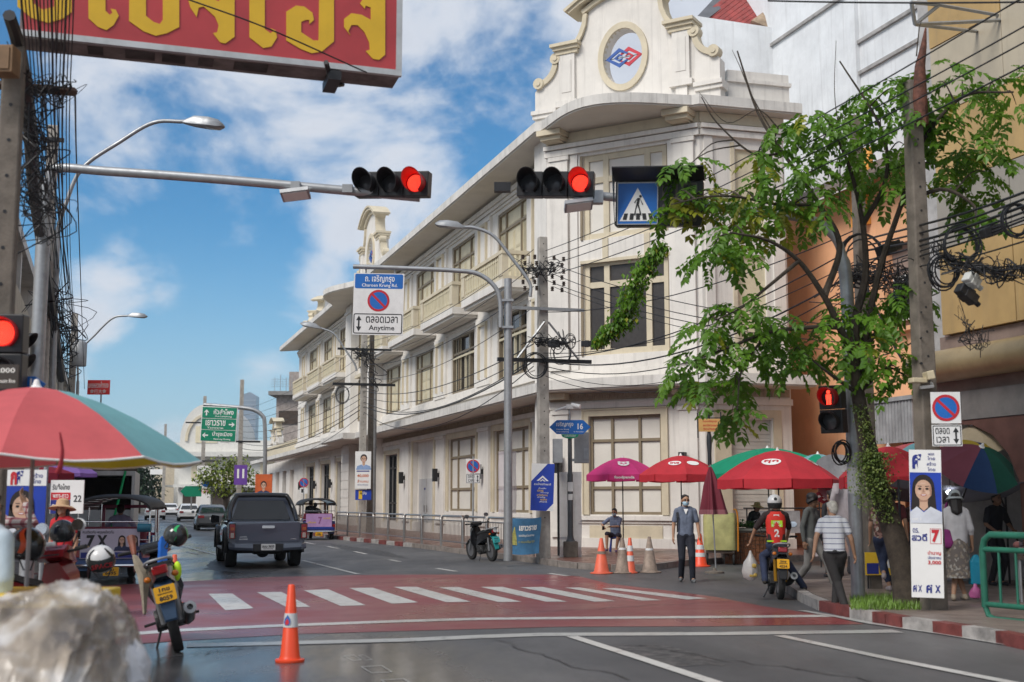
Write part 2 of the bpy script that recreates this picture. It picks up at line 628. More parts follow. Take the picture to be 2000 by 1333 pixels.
WPAINT = paint_material('white road paint',(0.52,0.51,0.485),0.75,(0.14,0.09,0.09))
WPAINT2 = paint_material('old white road paint',(0.40,0.40,0.385),0.8,(0.07,0.07,0.072))
TILE = mat('wet red paving',(0.17,0.075,0.055),0.35,var=0.25,scale=3,rvar=0.15,bump=0.15)
TILE2 = mat('grey brown paving',(0.19,0.15,0.13),0.5,var=0.2,scale=2,rvar=0.15,bump=0.15)
KRED = mat('kerb red paint',(0.17,0.045,0.04),0.5,var=0.3,scale=4,bump=0.15)
KWHITE = mat('kerb white paint',(0.33,0.31,0.295),0.55,var=0.3,scale=4,bump=0.15)
KGREY = mat('kerb bare concrete',(0.22,0.19,0.17),0.6,var=0.25,scale=4,bump=0.15)
def structure(name,mb,m,**k):
 return mb.bd(name,m,kind='structure',**k)
structure('road',MB().quad((-1500,-60,0),(1500,-60,0),(1500,2500,0),(-1500,2500,0)),ROAD)
def G(px,py,z=0.0):
 p = gp(px,py)
 return (p.x,p.y,z)
red = [(350,1137),(515,1128),(695,1124),(800,1123),(1070,1123),(1130,1126),(1190,1141),(1310,1155),(1400,1167),(1490,1185),
  (1580,1198),(1631,1207),(1688,1220),(1610,1221),(1400,1224),(1100,1225),(800,1233),(590,1239),(359,1252),(245,1260)]
structure('red_crossing_surface',MB().add([G(*p,0.004) for p in red] + [(-7.6,16.2,0.004),(-8.6,23.5,0.004)],[tuple(range(len(red) + 2))]),REDROAD)
def Z1(x,y):
 return (200 + x / 3.333,1080 + y / 3.333)
def Z2(x,y):
 return (800 + x / 3.333,1080 + y / 3.333)
def Z3(x,y):
 return (1400 + x / 3.333,1080 + y / 3.333)
bars = [[Z1(690,270),Z1(845,268),Z1(985,365),Z1(800,378)],[Z1(1005,260),Z1(1165,257),Z1(1355,355),Z1(1200,358)],
  [Z1(1310,247),Z1(1470,240),Z1(1715,345),Z1(1550,350)],[Z1(1605,232),Z1(1760,230),Z2(55,326),Z1(1885,335)],
  [Z1(1895,225),Z2(45,224),Z2(400,322),Z2(240,325)],[Z2(190,228),Z2(315,225),Z2(730,322),Z2(580,325)],
  [Z2(460,225),Z2(605,225),Z2(1030,322),Z2(890,322)],[Z2(720,228),Z2(865,225),Z2(1340,318),Z2(1205,322)],
  [Z2(1010,230),Z2(1105,228),Z2(1640,312),Z2(1510,315)],[Z2(1250,235),Z2(1340,232),Z2(1940,300),Z2(1810,308)]]
for q in bars:
 structure('crossing_stripe',MB().quad(*[G(*p,0.008) for p in q]),WPAINT)
def ribbon(name,pts,w,m,z=0.008):
 p = [V_((q[0],q[1])) for q in pts]
 mb = MB()
 vs = []
 for i in range(len(p)):
  t = (p[min(i + 1,len(p) - 1)] - p[max(i - 1,0)]).normalized()
  n = V_((-t.y,t.x)) * w / 2
  vs += [(p[i].x + n.x,p[i].y + n.y,z),(p[i].x - n.x,p[i].y - n.y,z)]
 mb.add(vs,[(2 * i,2 * i + 1,2 * i + 3,2 * i + 2) for i in range(len(p) - 1)])
 return structure(name,mb,m)
ribbon('stop_line',[G(190,1244),G(359,1232),G(530,1224),G(800,1214),G(935,1210),G(1100,1208.5),G(1400,1206.5),G(1632,1204)],0.34,WPAINT)
ribbon('stop_line',[G(365,1262),G(590,1256.5),G(800,1251),G(930,1245),G(1055,1240.5),G(1400,1239),G(1754,1234)],0.36,WPAINT2,0.007)
ribbon('edge_line',[G(1565,1194),G(1640,1207),G(1700,1219),G(1850,1241),G(2000,1266),G(2150,1300)],0.14,WPAINT2,0.012)
ribbon('lane_line',[G(1117,1244.5),G(1250,1287),G(1390,1333),G(1500,1370)],0.15,WPAINT,0.010)
ribbon('lane_line',[G(1522,1243),G(1740,1289),G(1964,1333),G(2100,1361)],0.15,WPAINT,0.010)
for (x0,y0,x1,y1) in ((596,1060,614,1063.5),(640,1068,660,1072),(692,1078,716,1083),(761,1094,781,1098),(853,1111,891,1117),(1073,1121,1110,1126)):
 ribbon('lane_dash',[G(x0,y0),G(x1,y1)],0.13,WPAINT)
for (x0,y0,x1,y1) in ((590,1095,700,1122.5),(300,1012,420,1038),(335,1062,430,1086),(365,1078,385,1083)):
 ribbon('lane_line',[G(x0,y0),G(x1,y1)],0.12,WPAINT2)
for q in ([Z1(1570,675),Z1(1630,668),Z1(1690,700),Z1(1630,707)],[Z1(1665,670),Z1(1700,667),Z1(1760,700),Z1(1720,704)],
   [Z1(1680,745),Z1(1820,737),Z1(1890,780),Z1(1750,787)],[Z1(1810,832),Z1(1960,822),Z1(2040,870),Z1(1880,880)]):
 p = [V_(G(*a,0.006)) for a in q]
 c = sum(p,V_()) / 4
 inn = [c + (a - c) * 0.9 for a in p]
 structure('worn_road_mark',MB().add([tuple(a) for a in p + inn],[(0,1,5,4),(1,2,6,5),(2,3,7,6),(3,0,4,7)]),WPAINT2)
TAR = mat('mended asphalt',(0.055,0.055,0.058),0.5,var=0.25,scale=6,rvar=0.15,bump=0.2,bscale=60)
rk = random.Random(21)
for q in ([(1180,1262),(1300,1259),(1420,1300),(1290,1305)],[(640,1062),(760,1078),(800,1092),(690,1080)],[(420,1092),(560,1108),(520,1124),(400,1112)]):
 P4_ = [V_(G(*a,0.003)) for a in q]
 pts = []
 for i in range(4):
  for k in range(6):
   v = P4_[i].lerp(P4_[(i + 1) % 4],k / 6)
   pts.append((v.x + rk.gauss(0,.04),v.y + rk.gauss(0,.06),.003))
 structure('tar_patch',MB().add(pts,[tuple(range(24))]),TAR)
for (a,b) in (((960,1250),(1230,1333)),((1250,1262),(1700,1333)),((300,1290),(520,1262)),((620,1150),(900,1128)),((1050,1198),(1420,1176))):
 pa_,pb_ = gp(*a),gp(*b)
 pts = [pa_.lerp(pb_,k / 14) + V_((rk.gauss(0,.05),rk.gauss(0,.09),0)) for k in range(15)]
 ribbon('crack',pts,.022,TAR,0.0115)
# ---- pavements with kerb stones
AL = R(18.2)
DV = V_((-math.sin(AL),math.cos(AL),0))
NV = V_((-math.cos(AL),-math.sin(AL),0))
L0 = V_((2.2,41.3,0))
C0 = V_((1.2,41.3,0))
def kerb(path,cols,z1=0.15,w=0.2,gap=0.012,parent=None):
 for i in range(len(path) - 1):
  a,b = V_((*path[i][:2],0)),V_((*path[i + 1][:2],0))
  t = (b - a)
  ln = t.length
  t.normalize()
  n = V_((-t.y,t.x,0))
  M = Matrix(((t.x,n.x,0,a.x),(t.y,n.y,0,a.y),(0,0,1,0),(0,0,0,1)))
  h = z1 + rnd.uniform(-.006,.006)
  mb = MB()
  mb.loft([[(x,0,0),(x,0.012,h - 0.02),(x,0.035,h),(x,w,h),(x,w,0)] for x in (gap / 2,ln - gap / 2)],M)
  mb.bd('kerb_stone',cols[i],parent)
def resample(path,step):
 P = [V_((*p[:2],0)) for p in path]
 o,acc = [P[0]],0
 for i in range(len(P) - 1):
  a,b = P[i],P[i + 1]
  ln = (b - a).length
  d = step - acc
  while d <= ln:
   o.append(a.lerp(b,d / ln))
   d += step
  acc = ln - (d - step)
 return o
fk = [V_((*gp(px,py)[:2],0)) for px,py in ((657,1053),(830,1071),(932,1085),(1050,1099),(1100,1107),(1160,1113),(1215,1116),(1264,1114),(1344,1103))]
far_end = fk[0] + DV * 62
fkp = resample([V_((9.5,35.6,0))] + fk[::-1] + [far_end],1.0)
fp = structure('pavement',MB().slab([(p.x,p.y) for p in fkp] + [(far_end.x + 9,far_end.y + 3),(2.2 + 4,43),(13,44.5),(13.5,37)],0.01,0.146),TILE)
kc = []
for i in range(len(fkp) - 1):
 kc.append(KGREY if fkp[i].y < 44 and fkp[i].x > -4.5 else (KRED if i % 2 else KWHITE))
kerb(fkp,kc,parent=fp)
nkpx = [(1545,1150),(1562,1160),(1590,1178),(1625,1193),(1661,1201.5),(1685,1206.5),(1731,1216),(1757,1221.5),(1787,1227.5),(1848,1236),(1907,1245.5),(1976,1257),(2050,1273),(2150,1298),(2280,1335)]
nk = [gp(*p) for p in nkpx]
nkp = [V_((8.6,27.2,0)),V_((7.2,25.3,0)),V_((6.0,23.6,0))] + nk
npav = structure('pavement',MB().slab([(p.x,p.y) for p in nkp][::-1] + [(9.4,28.6),(20,42),(40,42),(40,2)],0.01,0.146),TILE2)
ncol = [KGREY,KGREY,KGREY,KGREY,KWHITE,KWHITE,KRED,KRED,KWHITE,KRED,KRED,KWHITE,KRED,KWHITE,KRED,KWHITE,KRED]
kerb(nkp[::-1],ncol[::-1],parent=npav)
a,b = gp(1789,1230),gp(1886,1242.5)
t = (b - a).normalized()
M = Matrix(((t.x,-t.y,0,a.x),(t.y,t.x,0,a.y),(0,0,1,0),(0,0,0,1)))
ln = (b - a).length
mb = MB().box(0,ln,-0.015,0.03,0.002,0.11,M)
dr = mb.bd('drain_grate',BLACKM,label=None)
tag(dr,'black barred drain opening set into the red and white kerb','drain')
for i in range(12):
 x = ln * (i + 0.5) / 12
 MB().box(x - 0.012,x + 0.012,-0.028,-0.016,0.004,0.105,M).bd('bar',CONC2,dr)
lk = [V_((-3.2,3.5,0)),V_((-5.3,9.5,0)),V_((-6.9,15.5,0)),V_((-9.4,24,0)),V_((-9.4,24,0)) + DV * 110]
lkp = resample(lk,1.2)
lpv = structure('pavement',MB().slab([(p.x,p.y) for p in lkp][::-1] + [(-30,3.5),(-80,130)],0.01,0.146),TILE2)
kerb([(-V_((0,0,0)) + p) for p in lkp[::-1]][::1],[KRED if i % 2 else KWHITE for i in range(len(lkp))],parent=lpv)
# ---- the museum building
MUS = thing('museum_building','white three storey heritage corner building with cream balconies, deep eaves and a curved gable','building',C0)
def frame(o,x,y):
 x,y,o = V_(x),V_(y),V_(o) - C0
 return Matrix(((x.x,y.x,0,o.x),(x.y,y.y,0,o.y),(0,0,1,0),(0,0,0,1)))
FL = frame(L0,-DV,-NV)
FC = frame(C0,(math.cos(R(-30)),math.sin(R(-30)),0),(0.5,math.cos(R(30)),0))
V1 = C0 + V_((math.cos(R(-30)),math.sin(R(-30)),0)) * 5.6
A2 = R(15.4)
FR = frame(V1,(math.cos(A2),math.sin(A2),0),(-math.sin(A2),math.cos(A2),0))
def wall_grid(mb,x0,x1,z0,z1,ops,y0=0.0,y1=0.45,M=None):
 xs = sorted({x0,x1,*[o[0] for o in ops],*[o[1] for o in ops]})
 for i in range(len(xs) - 1):
  a,b = xs[i],xs[i + 1]
  if b - a < 1e-5:
   continue
  blk = sorted([(o[2],o[3]) for o in ops if o[0] <= a + 1e-6 and o[1] >= b - 1e-6])
  z = z0
  for (za,zb) in blk:
   if za > z:
    mb.box(a,b,y0,y1,z,za,M)
   z = zb
  if z < z1:
   mb.box(a,b,y0,y1,z,z1,M)
 return mb
BAYS = [7.1,14.15,21.2,28.25]
FBAYS = [43.3,49.8,56.6]
LEND = 64.0
ops,opsg = [],[]
for c in BAYS + FBAYS:
 ops += [(-c - 1.85,-c + 1.85,6.5,9.1),(-c - 1.85,-c + 1.85,9.95,13.35)]
for i,c in enumerate(BAYS):
 opsg.append((-c - (2.2,2.2,2.1,1.5)[i],-c + (2.2,2.2,2.1,1.5)[i],(1.2,1.2,0.2,0.5)[i],(4.45,4.45,4.65,4.2)[i]))
for c in FBAYS:
 opsg.append((-c - 1.7,-c + 1.7,0.35,4.3))
opsg.append((-37.6,-34.0,0.3,4.4))
mb = MB()
wall_grid(mb,-LEND,-1.2,5.22,14.2,ops,M=FL)
wall_grid(mb,-LEND,-1.2,0.1,5.22,opsg,M=FL)
cops = [(1.38,4.46,6.42,9.62),(1.38,4.46,10.34,13.25),(1.55,4.12,1.2,4.4)]
wall_grid(mb,0.0,5.6,0.1,14.2,cops,M=FC)
wall_grid(mb,0.0,3.0,0.1,14.2,[(0.89,2.31,0.2,4.2),(1.24,2.25,10.4,13.0),(1.24,2.25,6.5,9.5)],M=FR)
rv = C0 + DV * 1.3
fr2 = frame(rv,-DV,-NV)
mb.box(0,1.26,0.002,0.45,0.1,14.2,fr2)
mb.box(0,0.4,0.003,1.6,0.1,14.2,fr2)
far = L0 + DV * LEND
pl = [rv + DV * 0.02 - NV * .5,C0 - NV * 0.6 + DV * .2 + V_((0.2,0.5,0)),V1 + V_((0.1,0.8,0)),V1 + V_((math.cos(A2),math.sin(A2),0)) * 2.95 + V_((-.1,.6,0)),
  V1 + V_((2,12,0)),far - NV * 9,far - NV * 0.7 - DV * .1,L0 - NV * 0.7 + DV * 1.6]
mb.slab([(p.x - C0.x,p.y - C0.y) for p in pl],0.12,14.3)
walls = mb.bd('wall',WHITE,MUS)
def run(mb,x0,x1,y0,y1,z0,z1,M):
 mb.box(x0,x1,y0,y1,z0,z1,M)
mb = MB()
for (z0,z1,dpt) in ((13.52,13.62,.07),(13.64,13.78,.13),(13.80,14.0,.20),(9.28,9.40,.06),(6.22,6.42,.10),(6.02,6.2,.22),(5.58,6.0,.1)):
 run(mb,-32.0,-1.25,-dpt,-0.003,z0,z1,FL)
 run(mb,-LEND,-39.7,-dpt,-0.003,z0,z1,FL)
for (z0,z1,dpt) in ((13.35,13.55,.14),(13.58,13.72,.22),(5.58,5.95,.08),(4.66,4.86,.09),(0.12,0.45,.06)):
 run(mb,-0.02,5.62,-dpt,-0.003,z0,z1,FC)
 run(mb,0.0,3.02,-dpt,-0.003,z0,z1,FR)
run(mb,-32.0,-1.25,-.09,-0.003,4.70,4.90,FL)
run(mb,-LEND,-39.7,-.09,-0.003,4.70,4.90,FL)
run(mb,-31.9,-1.25,-.05,-0.003,0.12,0.6,FL)
mb.bd('moulding',WHITE,MUS)
def pilaster(x0,x1,z0,z1,M,d=0.13,m=WHITE,cap=True):
 q = MB().box(x0,x1,-d,-0.002,z0,z1,M)
 if cap:
  q.box(x0 - .05,x1 + .05,-d - .05,-0.0025,z1 - .16,z1 - .02,M)
  q.box(x0 - .04,x1 + .04,-d - .04,-0.0025,z0,z0 + .18,M)
 return q.bd('pilaster',m,MUS)
for (a,b) in ((0.18,0.86),(4.72,5.42)):
 pilaster(a,b,5.96,13.34,FC)
 pilaster(a + .05,b - .05,0.46,4.65,FC,0.1)
for (a,b) in ((0.93,1.2),(4.5,4.7)):
 pilaster(a,b,5.96,13.34,FC,0.06,cap=False)
pilaster(0.12,0.42,5.96,13.34,FR,0.08,cap=False)
pilaster(2.5,2.9,5.96,13.34,FR,0.08,cap=False)
pilaster(1.07,1.2,5.96,13.2,FR,0.05,CREAM,cap=False)
mid = [(BAYS[i] + BAYS[i + 1]) / 2 for i in range(3)] + [3.6] + [(FBAYS[i] + FBAYS[i + 1]) / 2 for i in range(2)] + [60.6]
for c in mid:
 for (z0,z1) in ((6.43,9.27),(9.95,13.5)):
  pilaster(-c - 0.95,-c + 0.95,z0,z1,FL,0.10)
  q = MB()
  for sx in (-1,1):
   q.box(-c + sx * 0.52 - .05,-c + sx * 0.52 + .05,-.20,-.101,z0 + .3,z1 - .3,FL)
  q.box(-c - .57,-c + .57,-.20,-.101,z1 - .3,z1 - .18,FL)
  q.bd('panel_frame',CREAM,MUS)
 pilaster(-c - 0.75,-c + 0.75,0.6,4.69,FL,0.10)
def window(M,x0,x1,z0,z1,style,depth=0.16):
 fw = 0.09
 q = MB()
 q.box(x0,x0 + fw,depth - .1,depth + .06,z0,z1,M).box(x1 - fw,x1,depth - .1,depth + .06,z0,z1,M)
 q.box(x0 + fw,x1 - fw,depth - .1,depth + .06,z1 - fw,z1,M).box(x0 + fw,x1 - fw,depth - .1,depth + .06,z0,z0 + fw,M)
 w = x1 - x0
 zt = z1 - 0.78
 a,b = x0 + w * .24,x1 - w * .24
 q.box(x0 + fw,x1 - fw,depth - .08,depth + .05,zt - .05,zt + .05,M)
 for c in (a,b):
  q.box(c - .05,c + .05,depth - .09,depth + .055,z0 + fw,z1 - fw,M)
 wf = q.bd('window',BROWN,MUS)
 if style == 'shut':
  for (u0,u1,kind) in ((x0 + fw,a - .05,'l'),(a + .05,(a + b) / 2 - .01,'p'),((a + b) / 2 + .01,b - .05,'p'),(b + .05,x1 - fw,'l')):
   s_ = MB().box(u0,u1,depth,depth + .04,z0 + fw,zt - .05,M)
   if kind == 'l':
    s_.box(u0,u0 + .06,depth - .03,depth - .001,z0 + fw,zt - .05,M).box(u1 - .06,u1,depth - .03,depth - .001,z0 + fw,zt - .05,M)
    n = int((zt - z0) / 0.085)
    for k in range(n):
     z = z0 + fw + .05 + k * (zt - z0 - .25) / n
     s_.quad((u0 + .07,depth - .004,z + .06),(u1 - .07,depth - .004,z + .06),(u1 - .07,depth - .035,z),(u0 + .07,depth - .035,z),M)
   else:
    h = (zt - z0 - .2)
    for (za,zb) in ((.04,.3),(.34,.62),(.66,.97)):
     s_.box(u0 + .09,u1 - .09,depth - .022,depth - .001,z0 + fw + h * za,z0 + fw + h * zb,M)
     s_.box(u0 + .15,u1 - .15,depth - .036,depth - .023,z0 + fw + h * za + .06,z0 + fw + h * zb - .06,M)
   s_.bd('shutter',CREAM2,wf)
  for (u0,u1) in ((x0 + fw,a - .05),(a + .05,b - .05),(b + .05,x1 - fw)):
   s_ = MB().box(u0,u1,depth,depth + .04,zt + .05,z1 - fw,M)
   s_.box(u0 + .1,u1 - .1,depth - .02,depth - .001,zt + .14,z1 - fw - .09,M)
   s_.bd('transom_panel',CREAM2,wf)
 else:
  MB().box(x0 + fw,x1 - fw,depth + .061,depth + .08,z0 + fw,z1 - fw,M).bd('pane',DGLASS,wf)
  g = MB()
  g.box((a + b) / 2 - .03,(a + b) / 2 + .03,depth - .05,depth + .05,z0 + fw,zt - .05,M)
  g.box(x0 + fw,x1 - fw,depth - .12,depth - .09,z1 - 1.02,z1 - .93,M)
  for c in (x0 + w * .12,a + .3,b - .3):
   g.box(c - .015,c + .015,depth - .05,depth - .03,z0 + fw,z1 - fw,M)
  g.bd('glazing_bar',CREAM2,wf)
 return wf
for i,c in enumerate(BAYS + FBAYS):
 window(FL,-c - 1.85,-c + 1.85,6.5,9.1,'open' if i in (0,1) else 'shut')
 window(FL,-c - 1.85,-c + 1.85,9.95,13.35,'shut')
for (z0,z1) in ((6.5,9.5),(10.4,13.0)):
 q = MB().box(1.24,2.25,0.1,0.16,z0,z1,FR)
 q.bd('shutter',CREAM2,MUS)
def grid_window(M,x0,x1,z0,z1,cols,rows,pane,fr=BROWN,bar=0.10,surround=None,depth=0.14):
 q = MB()
 for c in [x0 + bar / 2] + [x0 + (x1 - x0) * c for c in cols] + [x1 - bar / 2]:
  q.box(c - bar / 2,c + bar / 2,depth - .06,depth + .05,z0,z1,M)
 for r in [z0 + bar / 2] + [z0 + (z1 - z0) * r for r in rows] + [z1 - bar / 2]:
  q.box(x0 + bar,x1 - bar,depth - .05,depth + .045,r - bar / 2,r + bar / 2,M)
 wf = q.bd('window',fr,MUS)
 xs = [x0] + [x0 + (x1 - x0) * c for c in cols] + [x1]
 zs = [z0] + [z0 + (z1 - z0) * r for r in rows] + [z1]
 for i in range(len(xs) - 1):
  for j in range(len(zs) - 1):
   MB().box(xs[i] + bar / 2,xs[i + 1] - bar / 2,depth + .01 + rnd.uniform(0,.006),depth + .03,zs[j] + bar / 2,zs[j + 1] - bar / 2,M).bd('pane',pane,wf)
 if surround:
  s_ = MB()
  w = surround
  s_.box(x0 - w,x0,-.06,-.003,z0,z1 + w,M).box(x1,x1 + w,-.06,-.003,z0,z1 + w,M).box(x0,x1,-.06,-.003,z1,z1 + w,M)
  s_.box(x0 - w,x0 - w + .05,-.09,-.061,z0,z1 + w,M).box(x1 + w - .05,x1 + w,-.09,-.061,z0,z1 + w,M).box(x0 - w + .05,x1 + w - .05,-.09,-.061,z1 + w - .05,z1 + w,M)
  s_.bd('window_frame',CREAM,wf)
 return wf
grid_window(FC,1.38,4.46,6.42,9.62,(.27,.76),(.74,),MESHG,CREAM,0.2)
grid_window(FC,1.38,4.46,10.34,13.25,(.27,.76),(.70,),BLIND,CREAM,0.2)
for (z0,z1) in ((6.42,9.62),(10.34,13.25)):
 for a in (1.30,4.46):
  MB().box(a,a + .08,-.05,-.003,z0,z1,FC).bd('window_trim',BROWN,MUS)
q = MB()
for c in (1.38 + 3.08 * .27,1.38 + 3.08 * .76):
 q.box(c - .1,c + .1,-.04,-.003,9.62,10.34,FC)
q.box(1.3,4.54,-.08,-.003,9.52,9.62,FC)
q.bd('mullion',CREAM,MUS)
grid_window(FC,1.55,4.12,1.2,4.4,(.31,.69),(.27,.75),BLIND,BROWN,0.09,0.24)
q = MB().box(1.2,4.5,-.12,-.003,1.02,1.16,FC).box(1.12,4.6,-.05,-.003,.92,1.0,FC)
q.bd('sill',WHITE,MUS)
MB().box(1.55,4.12,-.03,-.003,.32,.85,FC).bd('sill_panel',CREAM,MUS)
q = MB()
q.box(0.3,0.86,-.05,-.003,.15,4.5,FR).box(2.34,2.62,-.05,-.003,.15,4.5,FR).box(0.86,2.34,-.05,-.003,4.25,4.5,FR)
q.bd('door_frame',CREAM,MUS)
q = MB()
for k in range(34):
 q.box(0.9,2.3,.12 + (k % 2) * .012,.16,.2 + k * .118,.2 + k * .118 + .112,FR)
q.bd('roller_shutter',mat('roller shutter',(.56,.53,.475),.5,var=.04),MUS,kind='stuff')
for c in BAYS[:2]:
 grid_window(FL,-c - 2.2,-c + 2.2,1.2,4.45,(.28,.75),(.30,.74),BLIND,BROWN,0.1,0.28)
 MB().box(-c - 2.6,-c + 2.6,-.12,-.051,1.02,1.16,FL).bd('sill',WHITE,MUS)
c = BAYS[2]
MB().box(-c - 2.1,-c + 2.1,.25,.3,.2,4.65,FL).bd('blind_panel',WHITE,MUS)
s_ = MB().box(-c - 2.4,-c - 2.1,-.06,-.003,.2,4.9,FL).box(-c + 2.1,-c + 2.4,-.06,-.003,.2,4.9,FL).box(-c - 2.1,-c + 2.1,-.06,-.003,4.65,4.9,FL)
s_.bd('door_frame',CREAM,MUS)
DOORM = mat('grey white steel door',(.52,.51,.50),.45,var=.05)
for k in range(2):
 x0 = -c - 1.55 + k * 1.62
 dd = MB().box(x0,x0 + 1.5,.18,.249,.2,2.75,FL).bd('door',DOORM,MUS)
 MB().box(x0 + 1.15,x0 + 1.35,.16,.179,2.2,2.3,FL).bd('door_sign',PRINTB,dd)
 MB().tube([FL @ V_((x0 + (1.3 if k == 0 else .2),.13,1.1)),FL @ V_((x0 + (1.3 if k == 0 else .2),.13,1.45))],.02).bd('handle',STEEL,dd)
for (cc,hw,zz0,zz1) in [(BAYS[3],1.5,.5,4.2)] + [(f,1.7,.35,4.3) for f in FBAYS] + [(35.8,1.8,.3,4.4)]:
 grid_window(FL,-cc - hw,-cc + hw,zz0,zz1,(.35,.7),(.28,.8),DGLASS,BLACKM,0.09,0.25,depth=.25)
def edge(s,o):
 return L0 + DV * s + NV * o
def cpt(u,o):
 return C0 + V_((math.cos(R(-30)),math.sin(R(-30)),0)) * u + V_((-.5,-math.cos(R(30)),0)) * o
def rpt(u,o):
 return V1 + V_((math.cos(A2),math.sin(A2),0)) * u + V_((math.sin(A2),-math.cos(A2),0)) * o
def isect(p,d,q,e):
 k = ((q.x - p.x) * e.y - (q.y - p.y) * e.x) / (d.x * e.y - d.y * e.x)
 return p + d * k
tC,tR = cpt(1,0) - cpt(0,0),rpt(1,0) - rpt(0,0)
def ring(oL,oC,oR,jut,bowC=0.0,bowP=0.0,sEnd=LEND,endo=0.0):
 pts = [edge(sEnd + endo,oL)]
 if bowP:
  pts += [edge(39.7 - 7.8 * k / 14,oL + bowP * math.sin(math.pi * k / 14) ** 1.2) for k in range(15)]
 elif jut:
  pts += [edge(39.7,oL),edge(39.7,oL + jut),edge(31.9,oL + jut),edge(31.9,oL)]
 a = isect(edge(0,oL),DV,cpt(0,oC),tC)
 pts.append(a)
 b = isect(rpt(0,oR),tR,cpt(0,oC),tC)
 if bowC:
  ua,ub = (a - cpt(0,oC)).dot(tC),(b - cpt(0,oC)).dot(tC)
  u0,u1 = ua + .25,ub - .25
  pts += [cpt(u0 + (u1 - u0) * k / 16,oC + bowC * math.sin(math.pi * k / 16) ** 1.1) for k in range(17)]
 pts.append(b)
 pts.append(rpt(3.4,oR))
 return pts
def proj(outer,inner_o,z0,z1,name,m,m2=None):
 inner = [edge(LEND,inner_o),edge(1.3,inner_o),rv - NV * (-inner_o) * 0 + V_((0,0,0)),C0 + NV * -.02,V1,rpt(3.4,-.05)]
 poly = [(p.x - C0.x,p.y - C0.y) for p in outer] + [(p.x - C0.x,p.y - C0.y) for p in inner[::-1]]
 return MB().slab(poly,z0,z1).bd(name,m,MUS)
proj(ring(1.4,1.0,1.0,0.7,sEnd=86),-.02,5.25,5.56,'canopy',WHITE2)
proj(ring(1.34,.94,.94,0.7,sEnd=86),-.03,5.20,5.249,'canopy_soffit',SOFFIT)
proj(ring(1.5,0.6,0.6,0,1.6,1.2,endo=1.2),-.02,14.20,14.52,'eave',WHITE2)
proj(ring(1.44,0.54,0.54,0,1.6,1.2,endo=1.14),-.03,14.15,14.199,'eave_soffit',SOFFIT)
for u in (0.45,5.05):
 q = MB()
 q.box(u - .45,u + .45,-.75,-.003,13.96,14.14,FC).box(u - .38,u + .38,-.6,-.003,13.82,13.955,FC)
 q.prism([(-.55,13.81),(-.003,13.81),(-.003,13.74)],u - .3,u + .3,FC @ Matrix(((0,1,0,0),(1,0,0,0),(0,0,1,0),(0,0,0,1))))
 q.bd('eave_bracket',CREAM,MUS)
 q = MB().box(u - .4,u + .4,-.42,-.003,4.98,5.19,FC)
 q.bd('canopy_bracket',CREAM,MUS)
FRZ = mat('frieze stone',(.40,.33,.25),.8,var=.15,scale=5)
q = MB()
for (M,x0,x1) in ((FC,0.1,5.5),(FR,0.1,2.95),(FL,-31.5,-1.3)):
 q.box(x0,x1,-.02,-.003,4.92,5.17,M)
 x = x0 + .03
 k = 0
 while x + .26 < x1:
  q.box(x,x + .03,-.05,-.021,4.94,5.15,M).box(x + .03,x + .22,-.05,-.021,5.12,5.15,M).box(x + .19,x + .22,-.05,-.021,5.0,5.12,M).box(x + .09,x + .19,-.05,-.021,5.0,5.03,M)
  q.box(x + .03,x + .26,-.05,-.021,4.94,4.965,M)
  x += .27
q.bd('frieze',FRZ,MUS,kind='stuff')
for (M,x) in ((FL,-3.0),(FL,-10.6),(FL,-17.7),(FL,-24.7),(FL,-30.9),(FL,-46.5),(FL,-53.2),(FL,-60.2),(FC,.55),(FC,4.95),(FR,2.75)):
 q = MB().box(x - .1,x + .1,-.42,-.2,2.55,3.15,M).box(x - .05,x + .05,-.2,-.101,2.75,2.95,M)
 q.bd('wall_lamp',BLACKM,MUS)
for (a,b) in ((30.6,33.6),(38.0,40.6)):
 q = MB()
 q.box(-b,-a,-.55,-.003,.1,5.19,FL)
 q.box(-b + .3,-a - .3,-.5,-.003,5.57,14.14,FL)
 q.box(-b + .2,-a - .2,-.58,-.003,13.6,13.8,FL)
 for k in range(9):
  q.box(-b - .02,-a + .02,-.58,-.551,.2 + k * .55,.2 + k * .55 + .5,FL)
 q.bd('pavilion_pier',WHITE,MUS)
window(FL,-37.65,-33.95,6.6,9.2,'shut',-.02)
window(FL,-37.65,-33.95,9.95,13.35,'shut',-.02)
for z0,z1 in ((13.4,13.7),(9.3,9.5)):
 MB().box(-38.0,-33.6,-.3,-.003,z0,z1,FL).bd('cornice',CREAM,MUS)
q = MB().box(.0,5.6,-.05,-.003,13.80,14.14,FC).box(0,3.0,-.05,-.003,13.80,14.14,FR)
q.bd('eave_frieze',CREAM,MUS)
